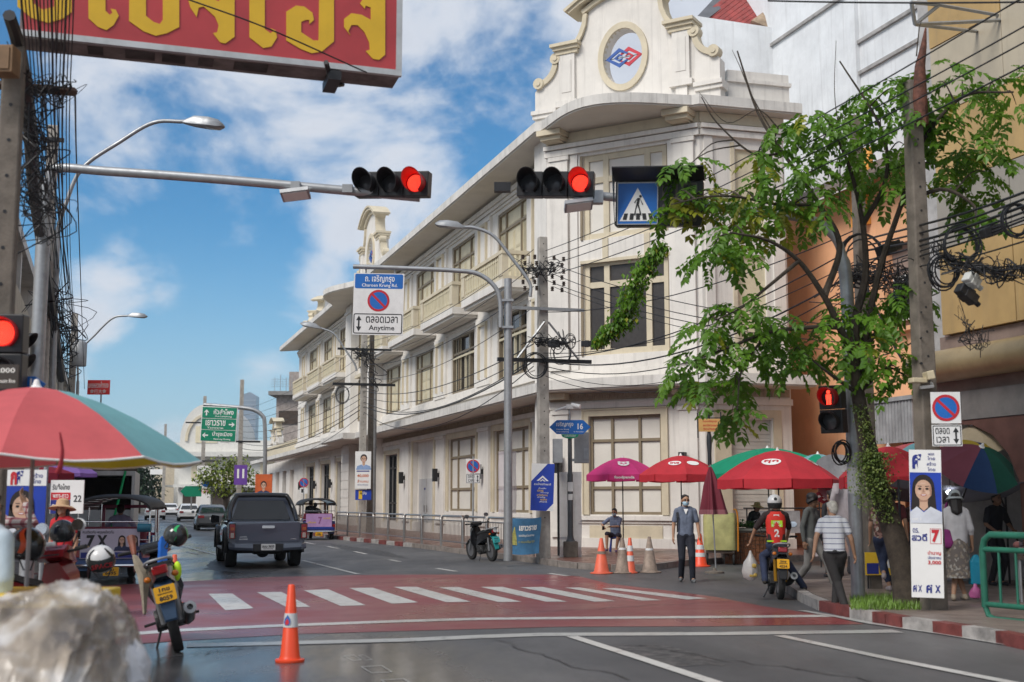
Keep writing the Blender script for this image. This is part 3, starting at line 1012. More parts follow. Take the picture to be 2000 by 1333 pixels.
def balcony(s0,s1,o=1.15):
 x0,x1 = -s1,-s0
 bl = MB().box(x0,x1,-o,-.003,9.62,9.92,FL).bd('balcony',WHITE,MUS)
 q = MB().box(x0 + .1,x1 - .1,-o + .1,-.003,9.5,9.619,FL)
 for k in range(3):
  q.box(x0 + .1,x1 - .1,-o + .12 + k * .33,-o + .14 + k * .33,9.485,9.499,FL)
 q.bd('soffit',SOFFIT,bl)
 q = MB().box(x0 - .03,x1 + .03,-o - .03,-o + .17,10.88,11.02,FL).box(x0 - .03,x0 + .17,-o + .17,-.003,10.88,11.02,FL).box(x1 - .17,x1 + .03,-o + .17,-.003,10.88,11.02,FL)
 q.bd('rail',CREAM,bl)
 q = MB().box(x0 + .02,x1 - .02,-o + .02,-o + .12,9.921,10.05,FL).box(x0 + .02,x0 + .12,-o + .12,-.003,9.921,10.05,FL).box(x1 - .12,x1 - .02,-o + .12,-.003,9.921,10.05,FL)
 q.bd('bottom_rail',CREAM,bl)
 for x in (x0 + .1,x1 - .38):
  MB().box(x - .08,x + .36,-o - .01,-o + .24,10.051,10.879,FL).bd('post',CREAM,bl)
 q = MB()
 x = x0 + .62
 while x < x1 - .6:
  q.box(x - .045,x + .045,-o + .03,-o + .11,10.051,10.879,FL).box(x - .075,x + .075,-o + .02,-o + .12,10.12,10.22,FL).box(x - .075,x + .075,-o + .02,-o + .12,10.7,10.8,FL)
  x += .24
 for xx in (x0 + .07,x1 - .07):
  y = -o + .42
  while y < -.1:
   q.box(xx - .04,xx + .04,y - .045,y + .045,10.051,10.879,FL)
   q.box(xx - .045,xx + .045,y - .07,y + .07,10.42,10.52,FL)
   y += .22
 q.bd('baluster',CREAM2,bl,kind='stuff')
for c in BAYS:
 balcony(c - 2.4,c + 3.25)
for c in (42.8,49.4,56.6):
 balcony(c - 2.7,c + 2.7)
def band(path,w,y0,y1,mb,M):
 P = [V_((p[0],p[1])) for p in path]
 off = []
 for i in range(len(P)):
  t = (P[min(i + 1,len(P) - 1)] - P[max(i - 1,0)]).normalized()
  off.append(P[i] + V_((-t.y,t.x)) * w)
 for i in range(len(P) - 1):
  a,b,c,d = P[i],P[i + 1],off[i + 1],off[i]
  vs = [(p.x,y,p.y) for y in (y0,y1) for p in (a,b,c,d)]
  fs = [(0,1,2,3),(7,6,5,4),(0,4,5,1),(3,2,6,7)]
  if i == 0:
   fs.append((0,3,7,4))
  if i == len(P) - 2:
   fs.append((1,5,6,2))
  mb.add(vs,fs,M)
def arc2(cx,cz,r,a0,a1,n=8,rz=None):
 rz = rz or r
 return [(cx + r * math.cos(R(a0 + (a1 - a0) * k / n)),cz + rz * math.sin(R(a0 + (a1 - a0) * k / n))) for k in range(n + 1)]
def gable(M,hole=True,thick=0.45,scale=(1,1),both=False):
 S = Matrix.Diagonal((scale[0],1,scale[1],1))
 M = M @ S
 g = bpy.data.objects.new('gable',None)
 half = [(-3.4,0),(-3.4,1.28)] + arc2(-3.3,2.25,.83,-90,0,8) + [(-2.47,2.6),(-1.6,2.72)] + [(-1.5,2.95),(-1.36,3.3),(-1.3,3.75)]
 top = [(x,3.9 + .42 * (1 - (x / 1.35) ** 2)) for x in (-1.3,-1.0,-.7,-.4,0)]
 hx,hz,hc = .72,.98,1.97
 hol = [(hx * math.cos(R(a)),hc + hz * math.sin(R(a))) for a in range(90,271,12)]
 L = half + top
 mb = MB()
 for sx in (1,-1):
  poly = [(sx * p[0],p[1]) for p in L + hol + [(0,0)]]
  mb.prism(poly,0,thick,M)
 g = mb.bd('gable',WHITE,MUS)
 t = MB()
 for sx in (1,-1):
  def mk(path,w,y0,y1):
   P = [(sx * p[0],p[1]) for p in path]
   band(P if sx == 1 else P[::-1],w,y0,y1,t,M)
  mk(arc2(-3.3,2.25,.83,-84,-4,9),.2,-.09,.3)
  for (cx,cz,r) in ((-3.22,1.55,.2),(-2.55,2.34,.2)):
   t.add([(sx * cx + r * math.cos(a * math.pi / 6),y,cz + r * math.sin(a * math.pi / 6)) for y in (-.13,.25) for a in range(12)],
     [tuple(range(12)),tuple(range(23,11,-1))] + [(i,(i + 1) % 12,(i + 1) % 12 + 12,i + 12) for i in range(12)],M)
   t.add([(sx * cx + r * .45 * math.cos(a * math.pi / 6),y,cz + r * .45 * math.sin(a * math.pi / 6)) for y in (-.16,-.131) for a in range(12)],
     [tuple(range(12))] + [(i,(i + 1) % 12,(i + 1) % 12 + 12,i + 12) for i in range(12)],M)
  xa,xb = sorted((sx * -2.5,sx * -1.7))
  t.box(xa - .02,xb + .02,-.16,thick + .05,2.42,2.56,M).box(xa - .08,xb + .08,-.24,thick + .08,2.561,2.68,M).box(xa - .16,xb + .12,-.33,thick + .12,2.681,2.79,M)
  mk([(-1.62,2.8),(-1.5,2.98),(-1.36,3.32),(-1.3,3.72)],.16,-.12,thick + .02)
  mk([(x,3.78 + .42 * (1 - (x / 1.35) ** 2)) for x in (-1.45,-1.0,-.7,-.4,0)],.16,-.14,thick + .05)
  mk([(x,3.941 + .44 * (1 - (x / 1.6) ** 2)) for x in (-1.9,-1.5,-1.0,-.7,-.4,0)],.13,-.34,thick + .14)
  mk([(x,4.072 + .44 * (1 - (x / 1.6) ** 2)) for x in (-2.02,-1.5,-1.0,-.7,-.4,0)],.1,-.42,thick + .2)
 t.bd('gable_trim',CREAM,g)
 for sx in (1,-1):
  p = MB()
  xa,xb = sorted((sx * -2.4,sx * -1.8))
  p.box(xa,xb,-.12,-.002,.75,2.42,M).box(xa - .1,xb + .1,-.18,-.0025,.55,.749,M)
  p.box(xa + .12,xb - .12,-.14,-.121,1.05,2.2,M)
  p.box(xa + .1,xb - .1,-.1,-.002,0,.549,M)
  xa,xb = sorted((sx * -3.5,sx * -2.52))
  p.box(xa,xb,-.14,thick + .05,.44,.58,M).box(xa + .03,xb,-.08,thick + .02,.3,.439,M)
  p.bd('gable_pilaster',WHITE,g)
 rg = MB()
 vs,n = [],32
 for y in (-.09,.12):
  for (kx,kz) in ((.72,.98),(.92,1.2)):
   vs += [(kx * math.cos(2 * math.pi * i / n),y,hc + kz * math.sin(2 * math.pi * i / n)) for i in range(n)]
 fs = []
 for i in range(n):
  j = (i + 1) % n
  fs += [(i,j,n + j,n + i),(n + i,n + j,3 * n + j,3 * n + i),(i,2 * n + i,2 * n + j,j)]
 rg.add(vs,fs,M)
 rg.bd('oval_surround',CREAM,g)
 for (cx,m,sg) in ((-.17,mat('emblem blue',(.03,.10,.36),.4),-1),(.17,mat('emblem red',(.55,.03,.05),.4),1)):
  e = MB()
  for (k0,k1) in (((.5),(.34)),((.2),(.1))):
   o = [(cx + sg * k0,hc),(cx,hc + k0 * .68),(cx - sg * k0 * .62,hc + k0 * .27),(cx - sg * k0 * .62,hc + k0 * .27 - .1 * k0),(cx,hc + k1 * .60),(cx + sg * k1,hc),
     (cx,hc - k1 * .60),(cx - sg * k0 * .62,hc - k0 * .27 + .1 * k0),(cx - sg * k0 * .62,hc - k0 * .27),(cx,hc - k0 * .68)]
   e.prism(o if sg > 0 else o[::-1],.02 + .03 * (sg > 0),.07 + .03 * (sg > 0),M)
  e.bd('emblem',m,g)
 q = MB().tube([M @ V_((-.73,.06,hc)),M @ V_((.73,.06,hc))],.012,6)
 q.bd('emblem_rod',BLACKM,g)
 return g
gable(FC @ T(2.95,0.0,14.52))
gable(FL @ T(-35.8,.2,14.52),scale=(1.2,1.17))
n3 = NV * .745 + DV * .667
cc = L0 + DV * 62.5 - NV * 2.2
gable(frame(cc,(n3.y * -1,n3.x,0),(-n3.x,-n3.y,0)) @ T(0,0,14.52),scale=(1.1,.9))
q = MB().box(1.0,3.2,-.12,.4,14.52,15.2,FR).box(.95,3.25,-.2,.45,15.2,15.32,FR).box(1.0,3.2,-.1,.4,15.32,15.62,FR)
q.bd('parapet',WHITE,MUS)
q = MB()
wall_grid(q,-85,-LEND - .01,0.1,5.19,[(-66.8 - 4.6 * k - 1.2,-66.8 - 4.6 * k + 1.2,.3,4.3) for k in range(4)],M=FL)
q.box(-85,-LEND - .01,.451,.6,.1,5.19,FL)
q.bd('wing_wall',WHITE,MUS)
for k in range(4):
 x = -66.8 - 4.6 * k
 q = MB().box(x - 1.1,x + 1.1,.3,.34,.3,4.3,FL)
 q.bd('pane',DGLASS if k % 2 else BLIND,MUS)
q = MB()
q.box(-85,-LEND - .01,.0,.4,5.57,6.6,FL).box(-85,-LEND - .01,-.1,.45,6.6,6.8,FL)
q.bd('wing_parapet',CREAM,MUS)
gable(FL @ T(-80,.2,6.8),scale=(.8,.6))
# ---- neighbouring buildings
ORANGE = mat('orange wall paint',(0.78,0.42,0.23),0.8,var=0.08,scale=0.7,streak=0.15)
GOLD = mat('gold cladding panel',(0.47,0.315,0.13),0.5,0.0,var=0.12,scale=0.8,streak=0.25)
GOLDB = mat('beige cladding panel',(0.46,0.40,0.30),0.55,var=0.08,scale=0.8,streak=0.25)
GREYB = mat('grey beige cladding panel',(0.30,0.275,0.235),0.55,var=0.08,scale=0.8,streak=0.2)
OLDW = mat('stained white wall',(0.70,0.72,0.74),0.85,var=0.08,scale=0.9,streak=0.3)
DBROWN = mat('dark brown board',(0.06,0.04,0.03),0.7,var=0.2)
PINKC = mat('dull pink concrete',(0.26,0.19,0.16),0.8,var=0.12,streak=0.2)
SHEET = mat('corrugated grey sheet',(0.36,0.36,0.37),0.55,0.2,var=0.2,scale=2,streak=0.3)
AN = (math.sin(AL),-math.cos(AL),0)
def wframe(o,x=AN,rel=None):
 x = V_(x).normalized()
 y = V_((-x.y,x.x,0))
 o = V_(o)
 return Matrix(((x.x,y.x,0,o.x),(x.y,y.y,0,o.y),(0,0,1,0),(0,0,0,1)))
def building(name,label,o,x=AN,cat='building'):
 b = thing(name,label,cat,(o[0],o[1],0),math.atan2(x[1],x[0]))
 return b
ob = building('orange_building','orange painted shophouse behind the street tree, beside the white museum',(12.3,35,0))
q = MB()
wall_grid(q,-8.5,1.5,0,11.75,[(-2.5,-0.1,6.8,9.4),(-2.5,-0.1,0,4.4)],0,.4)
q.box(-8.5,1.5,1.2,8,0,11.7)
q.bd('wall',ORANGE,ob)
w_ = MB().box(-2.5,-.1,.3,.4,6.8,9.4).bd('recess',PINKC,ob)
w_ = MB().box(-2.3,-.9,.15,.22,7.05,8.45).bd('window',PRINTW,ob)
for k in range(3):
 MB().box(-2.22 + k * .46,-1.84 + k * .46,.13,.149,7.12,8.38).bd('pane',DGLASS,w_)
MB().box(-2.6,0,-.25,.1,6.66,6.79).bd('sill',ORANGE,ob)
MB().box(-2.7,-2.5,-.06,-.002,0,9.6).bd('pilaster',ORANGE,ob)
q = MB().prism([(-.9,11.4),(-.9,11.5),(.1,12.3),(.1,12.2)],-7.6,1.5,Matrix(((0,1,0,0),(1,0,0,0),(0,0,1,0),(0,0,0,1))))
q.bd('awning',mat('brown awning',(.13,.10,.085),.7,var=.2),ob)
MB().box(-3.75,-3.1,-.3,-.003,10.3,12.6).bd('column',mat('bright orange column',(.78,.34,.06),.6),ob)
MB().tube(bez([(-2.7,-.3,12.6),(-2.65,-.35,12.0),(-2.9,-.4,11.4),(-3.2,-.4,11.2),(-3.25,-.4,10.4)],5),.14,10).bd('downpipe',mat('bright orange column',(.7,.3,.05)),ob,smooth=True)
q = MB()
for k in range(16):
 q.box(-2.5 + k * .15,-2.5 + k * .15 + .1,-1.0,-.9,3.3,4.5)
 q.box(-2.5 + k * .15 + .1,-2.5 + k * .15 + .15,-.98,-.88,3.3,4.5)
q.box(-2.55,0,-1.05,.1,4.5,4.62)
q.bd('sheet_awning',SHEET,ob)
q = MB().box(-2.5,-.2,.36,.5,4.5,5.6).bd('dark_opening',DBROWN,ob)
tb = building('white_block','tall stained white building rising behind the orange shophouse',(12.3 + .95 * 1.4,35 + .31 * 1.4,0))
q = MB().box(-14,-.35,0,9,0,27).bd('wall',OLDW,tb)
q = MB()
for (z,x0,x1) in ((19.2,-14,-5.7),(17.2,-5.4,-.35),(16.1,-5.4,-.35),(21,-5.4,-.35)):
 q.box(x0,x1,-.10,-.003,z,z + .12)
q.bd('ledge',mat('grey ledge',(.34,.33,.32),.8,var=.2),tb,kind='stuff')
MB().box(-5.7,-5.4,-.16,-.003,12,27).bd('pilaster',OLDW,tb)
MB().box(-.35,.6,-.1,9,0,27).bd('corner_pier',WHITE2,tb)
rb = thing('white_annex','plain white rooftop wall with rusty red roof seen behind the curved gable','building',(8.6,46.5,0))
p = [at(1350,30,46),at(1535,58,46),at(1548,200,46),at(1350,200,46)]
MB().prism([(a.x - 8.6,a.z) for a in p],-.5,3).bd('wall',OLDW,rb)
MB().box(-1.2,2.3,.5,3,0,16).bd('lower_wall',OLDW,rb)
rf = at(1365,36,46.2)
rp = [at(1345,52,46.4),at(1480,62,46.4),at(1700,-75,50),at(1500,-75,50)]
q = MB()
for i in range(12):
 a,b = rp[0].lerp(rp[3],0),rp[1].lerp(rp[2],0)
 f0,f1 = i / 12,(i + .9) / 12
 A_,B_ = rp[0].lerp(rp[1],f0),rp[0].lerp(rp[1],f1)
 C_,D_ = rp[3].lerp(rp[2],f1),rp[3].lerp(rp[2],f0)
 o_ = V_((8.6,46.5,0))
 q.add([A_ - o_,B_ - o_,C_ - o_,D_ - o_,A_ - o_ + V_((0,.2,-.15)),B_ - o_ + V_((0,.2,-.15)),C_ - o_ + V_((0,.2,-.15)),D_ - o_ + V_((0,.2,-.15))],
   [(0,1,2,3),(7,6,5,4),(0,4,5,1),(1,5,6,2),(2,6,7,3),(3,7,4,0)])
q.bd('roof_sheet',mat('rusty red roof sheet',(.30,.055,.05),.7,var=.25,scale=2,streak=.5),rb,kind='stuff')
q = MB()
q.add([v - V_((8.6,46.5,0)) + V_((0,dy,0)) for dy in (0,.3) for v in (at(1468,40,46.3),at(1520,62,46.3),at(1700,-40,48),at(1580,-40,48))],
  [(0,1,2,3),(7,6,5,4),(0,4,5,1),(1,5,6,2),(2,6,7,3),(3,7,4,0)])
q.bd('gable_wall',mat('old tan render',(.36,.27,.19),.9,var=.3,scale=3),rb)
q = MB()
q.add([v - V_((8.6,46.5,0)) + V_((0,dy,0)) for dy in (0,.3) for v in (at(1345,50,46.2),at(1362,52,46.2),at(1470,-30,49),at(1420,-30,49))],
  [(0,1,2,3),(7,6,5,4),(0,4,5,1),(1,5,6,2),(2,6,7,3),(3,7,4,0)])
q.bd('roof_edge',mat('grey roof edge',(.12,.125,.14),.6),rb)
gb = building('gold_building','gold and beige panel clad building with covered arcade on the right',(8.0,23.2,0))
MB().box(.05,14,.25,9,4.4,24).bd('wall',PINKC,gb)
xs = [.3,2.3,4.4,6.5,8.6,10.7,13.9]
for i in range(6):
 for (z0,z1,m) in ((4.72,6.35,GOLD),(6.37,7.55,GREYB),(7.57,8.95,GOLD),(8.97,10.3,GOLDB),(10.32,12.4,GOLD if i == 0 else GOLDB),(12.42,15,GOLDB)):
  MB().box(xs[i] + .012,xs[i + 1] - .012,rnd.uniform(0,.015),.249,z0,z1).bd('panel',m,gb)
q = MB()
q.tube([(-.35,-.12,4.12),(14,-.12,4.12)],.3,20)
q.bd('roll_moulding',mat('gold roll moulding',(.42,.315,.17),.4,.3,var=.08),gb,smooth=True)
MB().box(.1,14,.1,.6,4.42,4.7).bd('cornice',PINKC,gb)
MB().box(-.3,14,.12,.6,3.62,3.85).bd('soffit_band',PINKC,gb)
q = MB().box(.75,14,.0,.5,3.1,3.62)
q.bd('beam',mat('grey arcade beam',(.24,.225,.21),.7),gb)
q = MB()
pts = [(0.0,0.12),(0.0,3.09),(14,3.09),(14,0.12),(3.0,.12),(2.45,.12),(2.2,.12),(2.2,2.0)] + [(2.2 - 1.9 * (1 - math.cos(R(a))),2.0 + .85 * math.sin(R(a))) for a in range(15,76,15)] + [(.62,2.82),(.35,2.5),(.3,.12)]
q.prism([(2.15,.12),(2.15,1.95),(1.9,2.45),(1.5,2.8),(1.0,3.0),(.6,3.02),(.6,3.09),(5.2,3.09),(5.2,2.5),(3.6,2.5),(3.6,2.3),(2.5,2.3),(2.5,.12)],.02,.42)
q.bd('arch',mat('red brown arcade stone',(.16,.075,.055),.5,var=.15),gb)
q = MB().box(2.5,4.6,.25,.4,2.3,3.08)
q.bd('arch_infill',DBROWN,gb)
for k in range(8):
 MB().box(2.55 + k * .13,2.55 + k * .13 + .07,.12,.249,2.42,2.95).bd('slat',mat('ochre slats',(.30,.20,.06),.6),gb)
MB().box(4.6,5.2,.05,.45,.12,2.3).bd('pillar',mat('red brown arcade stone',(.16,.075,.055)),gb)
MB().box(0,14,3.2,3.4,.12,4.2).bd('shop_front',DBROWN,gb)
MB().box(0,14,.6,3.2,3.4,3.6).bd('arcade_ceiling',PINKC,gb)
MB().box(-.4,.05,.3,9,0.1,24).bd('end_pier',mat('stained end wall',(.42,.41,.40),.85,var=.15,streak=.4),gb)
sb = thing('sign_bracket','empty steel frame sticking out high on the gold wall','bracket',(8.3,21.9,9.6))
o_ = V_((8.3,21.9,9.6))
E_ = [at(1787,48,20.4),at(1835,10,20.8),at(1935,65,21.9),at(1995,38,21.2),at(1780,5,20.2)]
for (a,b) in ((0,2),(0,3),(1,3),(0,1),(4,0),(1,4)):
 q = MB().tube([E_[a] - o_,E_[b] - o_],.035,4)
 q.bd('strut',GALV,sb)
lb = thing('shophouse_row','beige shophouse row with projecting balcony slabs behind the left poles','building',(-11.5,24,0),math.atan2(DV.y,DV.x) - math.pi)
BEIGE = mat('beige stucco',(.52,.45,.34),.8,var=.1,streak=.3)
Lx = Matrix(((-1,0,0,0),(0,-1,0,0),(0,0,1,0),(0,0,0,1)))
q = MB().box(-4,90,.3,9,0,8.6,Lx)
q.bd('wall',BEIGE,lb)
for k,z in enumerate((3.5,5.9,8.4)):
 MB().box(-4,90,-1.1,.299,z,z + .3,Lx).bd('slab',WHITE2,lb)
 if k < 2:
  MB().box(-4,90,-1.08,-1.0,z + .3,z + 1.2,Lx).bd('parapet',BEIGE if k else WHITE2,lb)
for k in range(14):
 for z in (3.8,6.2):
  MB().box(-2 + 6 * k,1.2 + 6 * k,.2,.299,z + .7,z + 1.9,Lx).bd('window',DGLASS,lb)
 MB().box(-2.5 + 6 * k,2.5 + 6 * k,.2,.299,.2,3.2,Lx).bd('shop_front',DBROWN,lb)
 MB().box(3.1 + 6 * k,3.5 + 6 * k,-1.0,.299,.1,8.4,Lx).bd('pier',WHITE2,lb)
FARW = mat('far white wall',(.66,.645,.60),.8,var=.05,streak=.25)
fb = thing('arched_building','distant white heritage building with a round arched gable behind the green sign','building',(-30,158,0))
q = MB()
arch = [(-12.6,0),(-12.6,9.5)] + [(-9.2 + 3.4 * math.cos(R(a)),9.5 + 4.6 * math.sin(R(a))) for a in range(180,-1,-12)] + [(-5.8,9.4),(10.5,9.4),(10.5,0)]
q.prism(arch,0,14)
q.bd('wall',FARW,fb)
q = MB().box(-13.2,11,-1.4,-.003,7.3,7.9).bd('eave',FARW,fb)
MB().box(-13,10.8,-1.0,-.003,3.4,3.8).bd('canopy',FARW,fb)
band([(-9.2 + 2.4 * math.cos(R(a)),9.3 + 3.2 * math.sin(R(a))) for a in range(180,-1,-15)],.35,-.2,-.003,q2 := MB(),I4)
q2.bd('arch_moulding',CREAM,fb)
for k in range(5):
 for (z0,z1) in ((4.6,6.7),):
  w_ = MB().box(-11 + 4.4 * k,-8.4 + 4.4 * k,-.08,-.003,z0,z1).bd('window',CREAM2,fb)
  for j in range(3):
   MB().box(-10.85 + 4.4 * k + j * .8,-10.2 + 4.4 * k + j * .8,-.12,-.081,z0 + .15,z1 - .15).bd('pane',CREAM,w_)
MB().box(-10.6,-7.8,-.1,-.003,9.1,11.2).bd('arch_window',CREAM2,fb)
for k in range(6):
 MB().box(-12 + 3.6 * k,-9.6 + 3.6 * k,-.06,-.003,0,3).bd('shop_front',DBROWN,fb)
rw = thing('distant_shophouses','row of distant pale shophouses along the right of the far street','building',(-43.5,172,0))
for k in range(5):
 x,y = -1.5 - 6.2 * k,12 * k
 hh = 8.5 + (k % 3) * 1.2
 w_ = MB().box(x - 2,x + 6,y,y + 11.9,0,hh).bd('house',(FARW,BEIGE)[k % 2],rw)
 MB().box(x - 3.2,x - 2.003,y,y + 11.9,3.6,3.9).bd('canopy',FARW,w_)
 for j in range(3):
  MB().box(x - 2.1,x - 2.003,y + 1 + 3.6 * j,y + 3.6 + 3.6 * j,4.8,7.2).bd('window',DBROWN,w_)
ab = thing('concrete_block','brownish concrete block with rooftop aerials beyond the museum','building',(-23,128,0))
FARB = mat('far brown concrete',(.36,.31,.28),.85,var=.2)
q = MB().box(-1.6,6,0,10,0,12.6).bd('wall',FARB,ab)
MB().box(-2.3,6,-.8,9,12.6,13.0).bd('roof_slab',mat('dark roof slab',(.24,.23,.22),.8),ab)
MB().box(-.5,2.2,1,4,13.0,15.2).bd('roof_room',FARB,ab)
for z in (4,6.4,9.6):
 MB().box(-1.3,5,-.08,-.003,z,z + 1.4).bd('window',DBROWN,ab)
q = MB()
for k in range(4):
 q.tube([(-2 + k * .6,1,13),(-2 + k * .6,1,14.6 + .3 * (k % 2))],.03,5)
 for j in range(4):
  q.tube([(-2.4 + k * .6,1,13.6 + .25 * j),(-1.7 + k * .6,1,13.7 + .25 * j)],.018,4)
q.bd('aerial',GALV,ab,kind='stuff')
tw = thing('glass_tower','blue grey high-rise tower far beyond the street','tower',(-258,1200,0))
TOWER = mat('sky tinted tower glass',(.20,.26,.33),.3,var=.1,scale=.05)  # sky reflection and distance haze put into the blue-grey glass colour
MB().prism([(-7.5,0),(7.5,0),(7.5,104),(1,108),(-4.5,106),(-7.5,70)],0,15).bd('shaft',TOWER,tw)
for k in range(20):
 MB().box(-6.6,7.7,-.3,-.01,12 + k * 4.6,12.9 + k * 4.6).bd('floor_band',mat('tower band',(.30,.36,.42),.5),tw)
t2 = thing('glass_tower','pale low tower block showing far behind the teal umbrella','tower',(-420,1250,0))
MB().box(-14,14,0,20,0,66).bd('shaft',TOWER,t2)
rs = thing('shop_sign','small red sign with white lettering above the umbrella','sign',at(192,757,45))
rs_o = rs
MB().box(-.4,.4,0,.1,-.26,.27).bd('board',mat('bright red shop sign',(.80,.05,.05),.5),rs)
q = MB().add(*[[],[]])
put_text(q,'นครหลวงค้าทอง',0,.1,.24,-.006,.74)
put_text(q,'金行大金',0,-.15,.16,-.006,.6)
q.bd('lettering',PRINTW,rs)
MB().tube([(.1,.05,-4),(.1,.05,-.26)],.03).bd('post',GALV,rs)
# ---- poles
def conc_pole(label,px,py,Y,h,w=.30,name='utility_pole',m=CONC,lean=0.0):
 b = at(px,py,Y)
 t_ = thing(name,label,'pole',(b.x,Y,.0),.25)
 q = MB()
 w2 = w * .72
 q.loft([[(-w / 2,-w / 2,0),(w / 2,-w / 2,0),(w / 2,w / 2,0),(-w / 2,w / 2,0)],
   [(-w2 / 2 + lean,-w2 / 2,h),(w2 / 2 + lean,-w2 / 2,h),(w2 / 2 + lean,w2 / 2,h),(-w2 / 2 + lean,w2 / 2,h)]])
 q.bd('shaft',m,t_,bevel=.02)
 q = MB()
 for k in range(int(h / .35)):
  z = 1.2 + k * .35
  if z < h - .2:
   ww = w + (w2 - w) * z / h
   disc(q,lean * z / h,z,.018,-ww / 2 - .004,8)
 q.bd('bolt_hole',BLACKM,t_,kind='stuff')
 return t_
def crossarm(t_,z,L,d=.1,m=BLACKM,y=-.16,ins=0,tilt=0):
 q = MB().box(-L / 2,L / 2,y - d / 2,y + d / 2,z - d / 2,z + d / 2,RZ(tilt))
 c_ = q.bd('crossarm',m,t_)
 for k in range(ins):
  x = -L / 2 + .1 + (L - .2) * k / max(1,ins - 1)
  MB().lathe([(.0,z + d / 2),(.05,z + d / 2 + .01),(.05,z + .12),(.03,z + .14),(.05,z + .17),(.0,z + .2)],8,RZ(tilt) @ T(x,y,0)).bd('insulator',DBROWN,c_)
 return c_
P1 = conc_pole('tall concrete pole behind the blue street name sign, cable loops on it',1060,700,32.8,8.75,.32)
crossarm(P1,6.75,2.2,.08,GALV,-.2)
crossarm(P1,5.35,2.6,.10,BLACKM,-.2,0)
q = MB()
q.tube([(-.75,-.2,5.4),(0,-.2,6.4)],.03,4).tube([(.95,-.2,5.4),(.1,-.2,6.4)],.03,4)
q.bd('brace',GALV,P1)
for k in range(6):
 for sx in (-1,1):
  for j in range(2):
   x,z = sx * (.22 + .3 * j + .05 * (k % 2)),7.3 + k * .17
   MB().lathe([(0,-.06),(.055,-.05),(.03,-.02),(.055,.01),(.03,.03),(.05,.06),(0,.07)],7,T(x,-.2 + .1 * j,z)).bd('insulator',DBROWN,P1)
P2 = conc_pole('grey concrete pole wearing the white campaign poster, beyond the fence',708,900,59,10.6,.36,m=CONC)
crossarm(P2,8.9,2.6,.1,BLACKM)
crossarm(P2,7.2,3.0,.12,BLACKM)
P3 = conc_pole('brown square post standing right beside the postered pole',723,900,59.6,9.9,.3,m=CONC2)
P4 = conc_pole('weathered concrete pole at the right kerb wearing the tall candidate poster',1812,900,17.3,7.7,.28,m=CONC2,lean=0.0)
P5 = conc_pole('brown concrete pole directly behind the street tree',1692,800,21.4,8.5,.24,m=CONC2)
P6 = conc_pole('concrete pole with bolt holes rising from behind the left umbrella',92,500,26,9.75,.30)
crossarm(P6,9.4,.5,.08)
P7 = conc_pole('slim concrete pole farther down the left side with stacked insulators',143,690,52,9.6,.34)
P8 = conc_pole('nearest dark concrete pole at the left edge of the picture',8,500,11.5,6.0,.26,m=CONC2)
P9 = conc_pole('distant pole beside the green direction sign',470,850,95,11,.4)
crossarm(P9,6.2,3,.14)
P10 = conc_pole('distant pole left of the yellow green tree wearing a white poster',397,880,110,11,.4)
crossarm(P10,8.6,3.2,.12)
crossarm(P10,5.2,3.2,.12)
P11 = conc_pole('far pole beyond the white cars on the left',320,930,150,11,.4)
b = at(730,900,60.2)
sp_ = thing('steel_post','grey steel post to the right of the postered pole','pole',(b.x,b.y,0))
MB().cyl((0,0,0),(0,0,7.4),.13,.11).bd('shaft',PAINTGREY,sp_)
MB().cyl((0,0,4.2),(0,0,4.3),.15).bd('collar',GALV,sp_)
wr = thing('cable_sheath','rust brown wrapped cable tail at the top of the right pole','cable',at(1800,240,17.2))
o_ = at(1800,240,17.2)
q = MB().tube([at(1800,245,17.2) - o_,at(1796,190,17.2) - o_,at(1797,130,17.2) - o_,at(1804,90,17.2) - o_,at(1808,55,17.2) - o_],[.10,.11,.075,.045,.012],9)
q.bd('wrap',mat('rusty wrap',(.12,.045,.03),.8,var=.4,scale=12,bump=.4,bscale=30),wr,smooth=True)
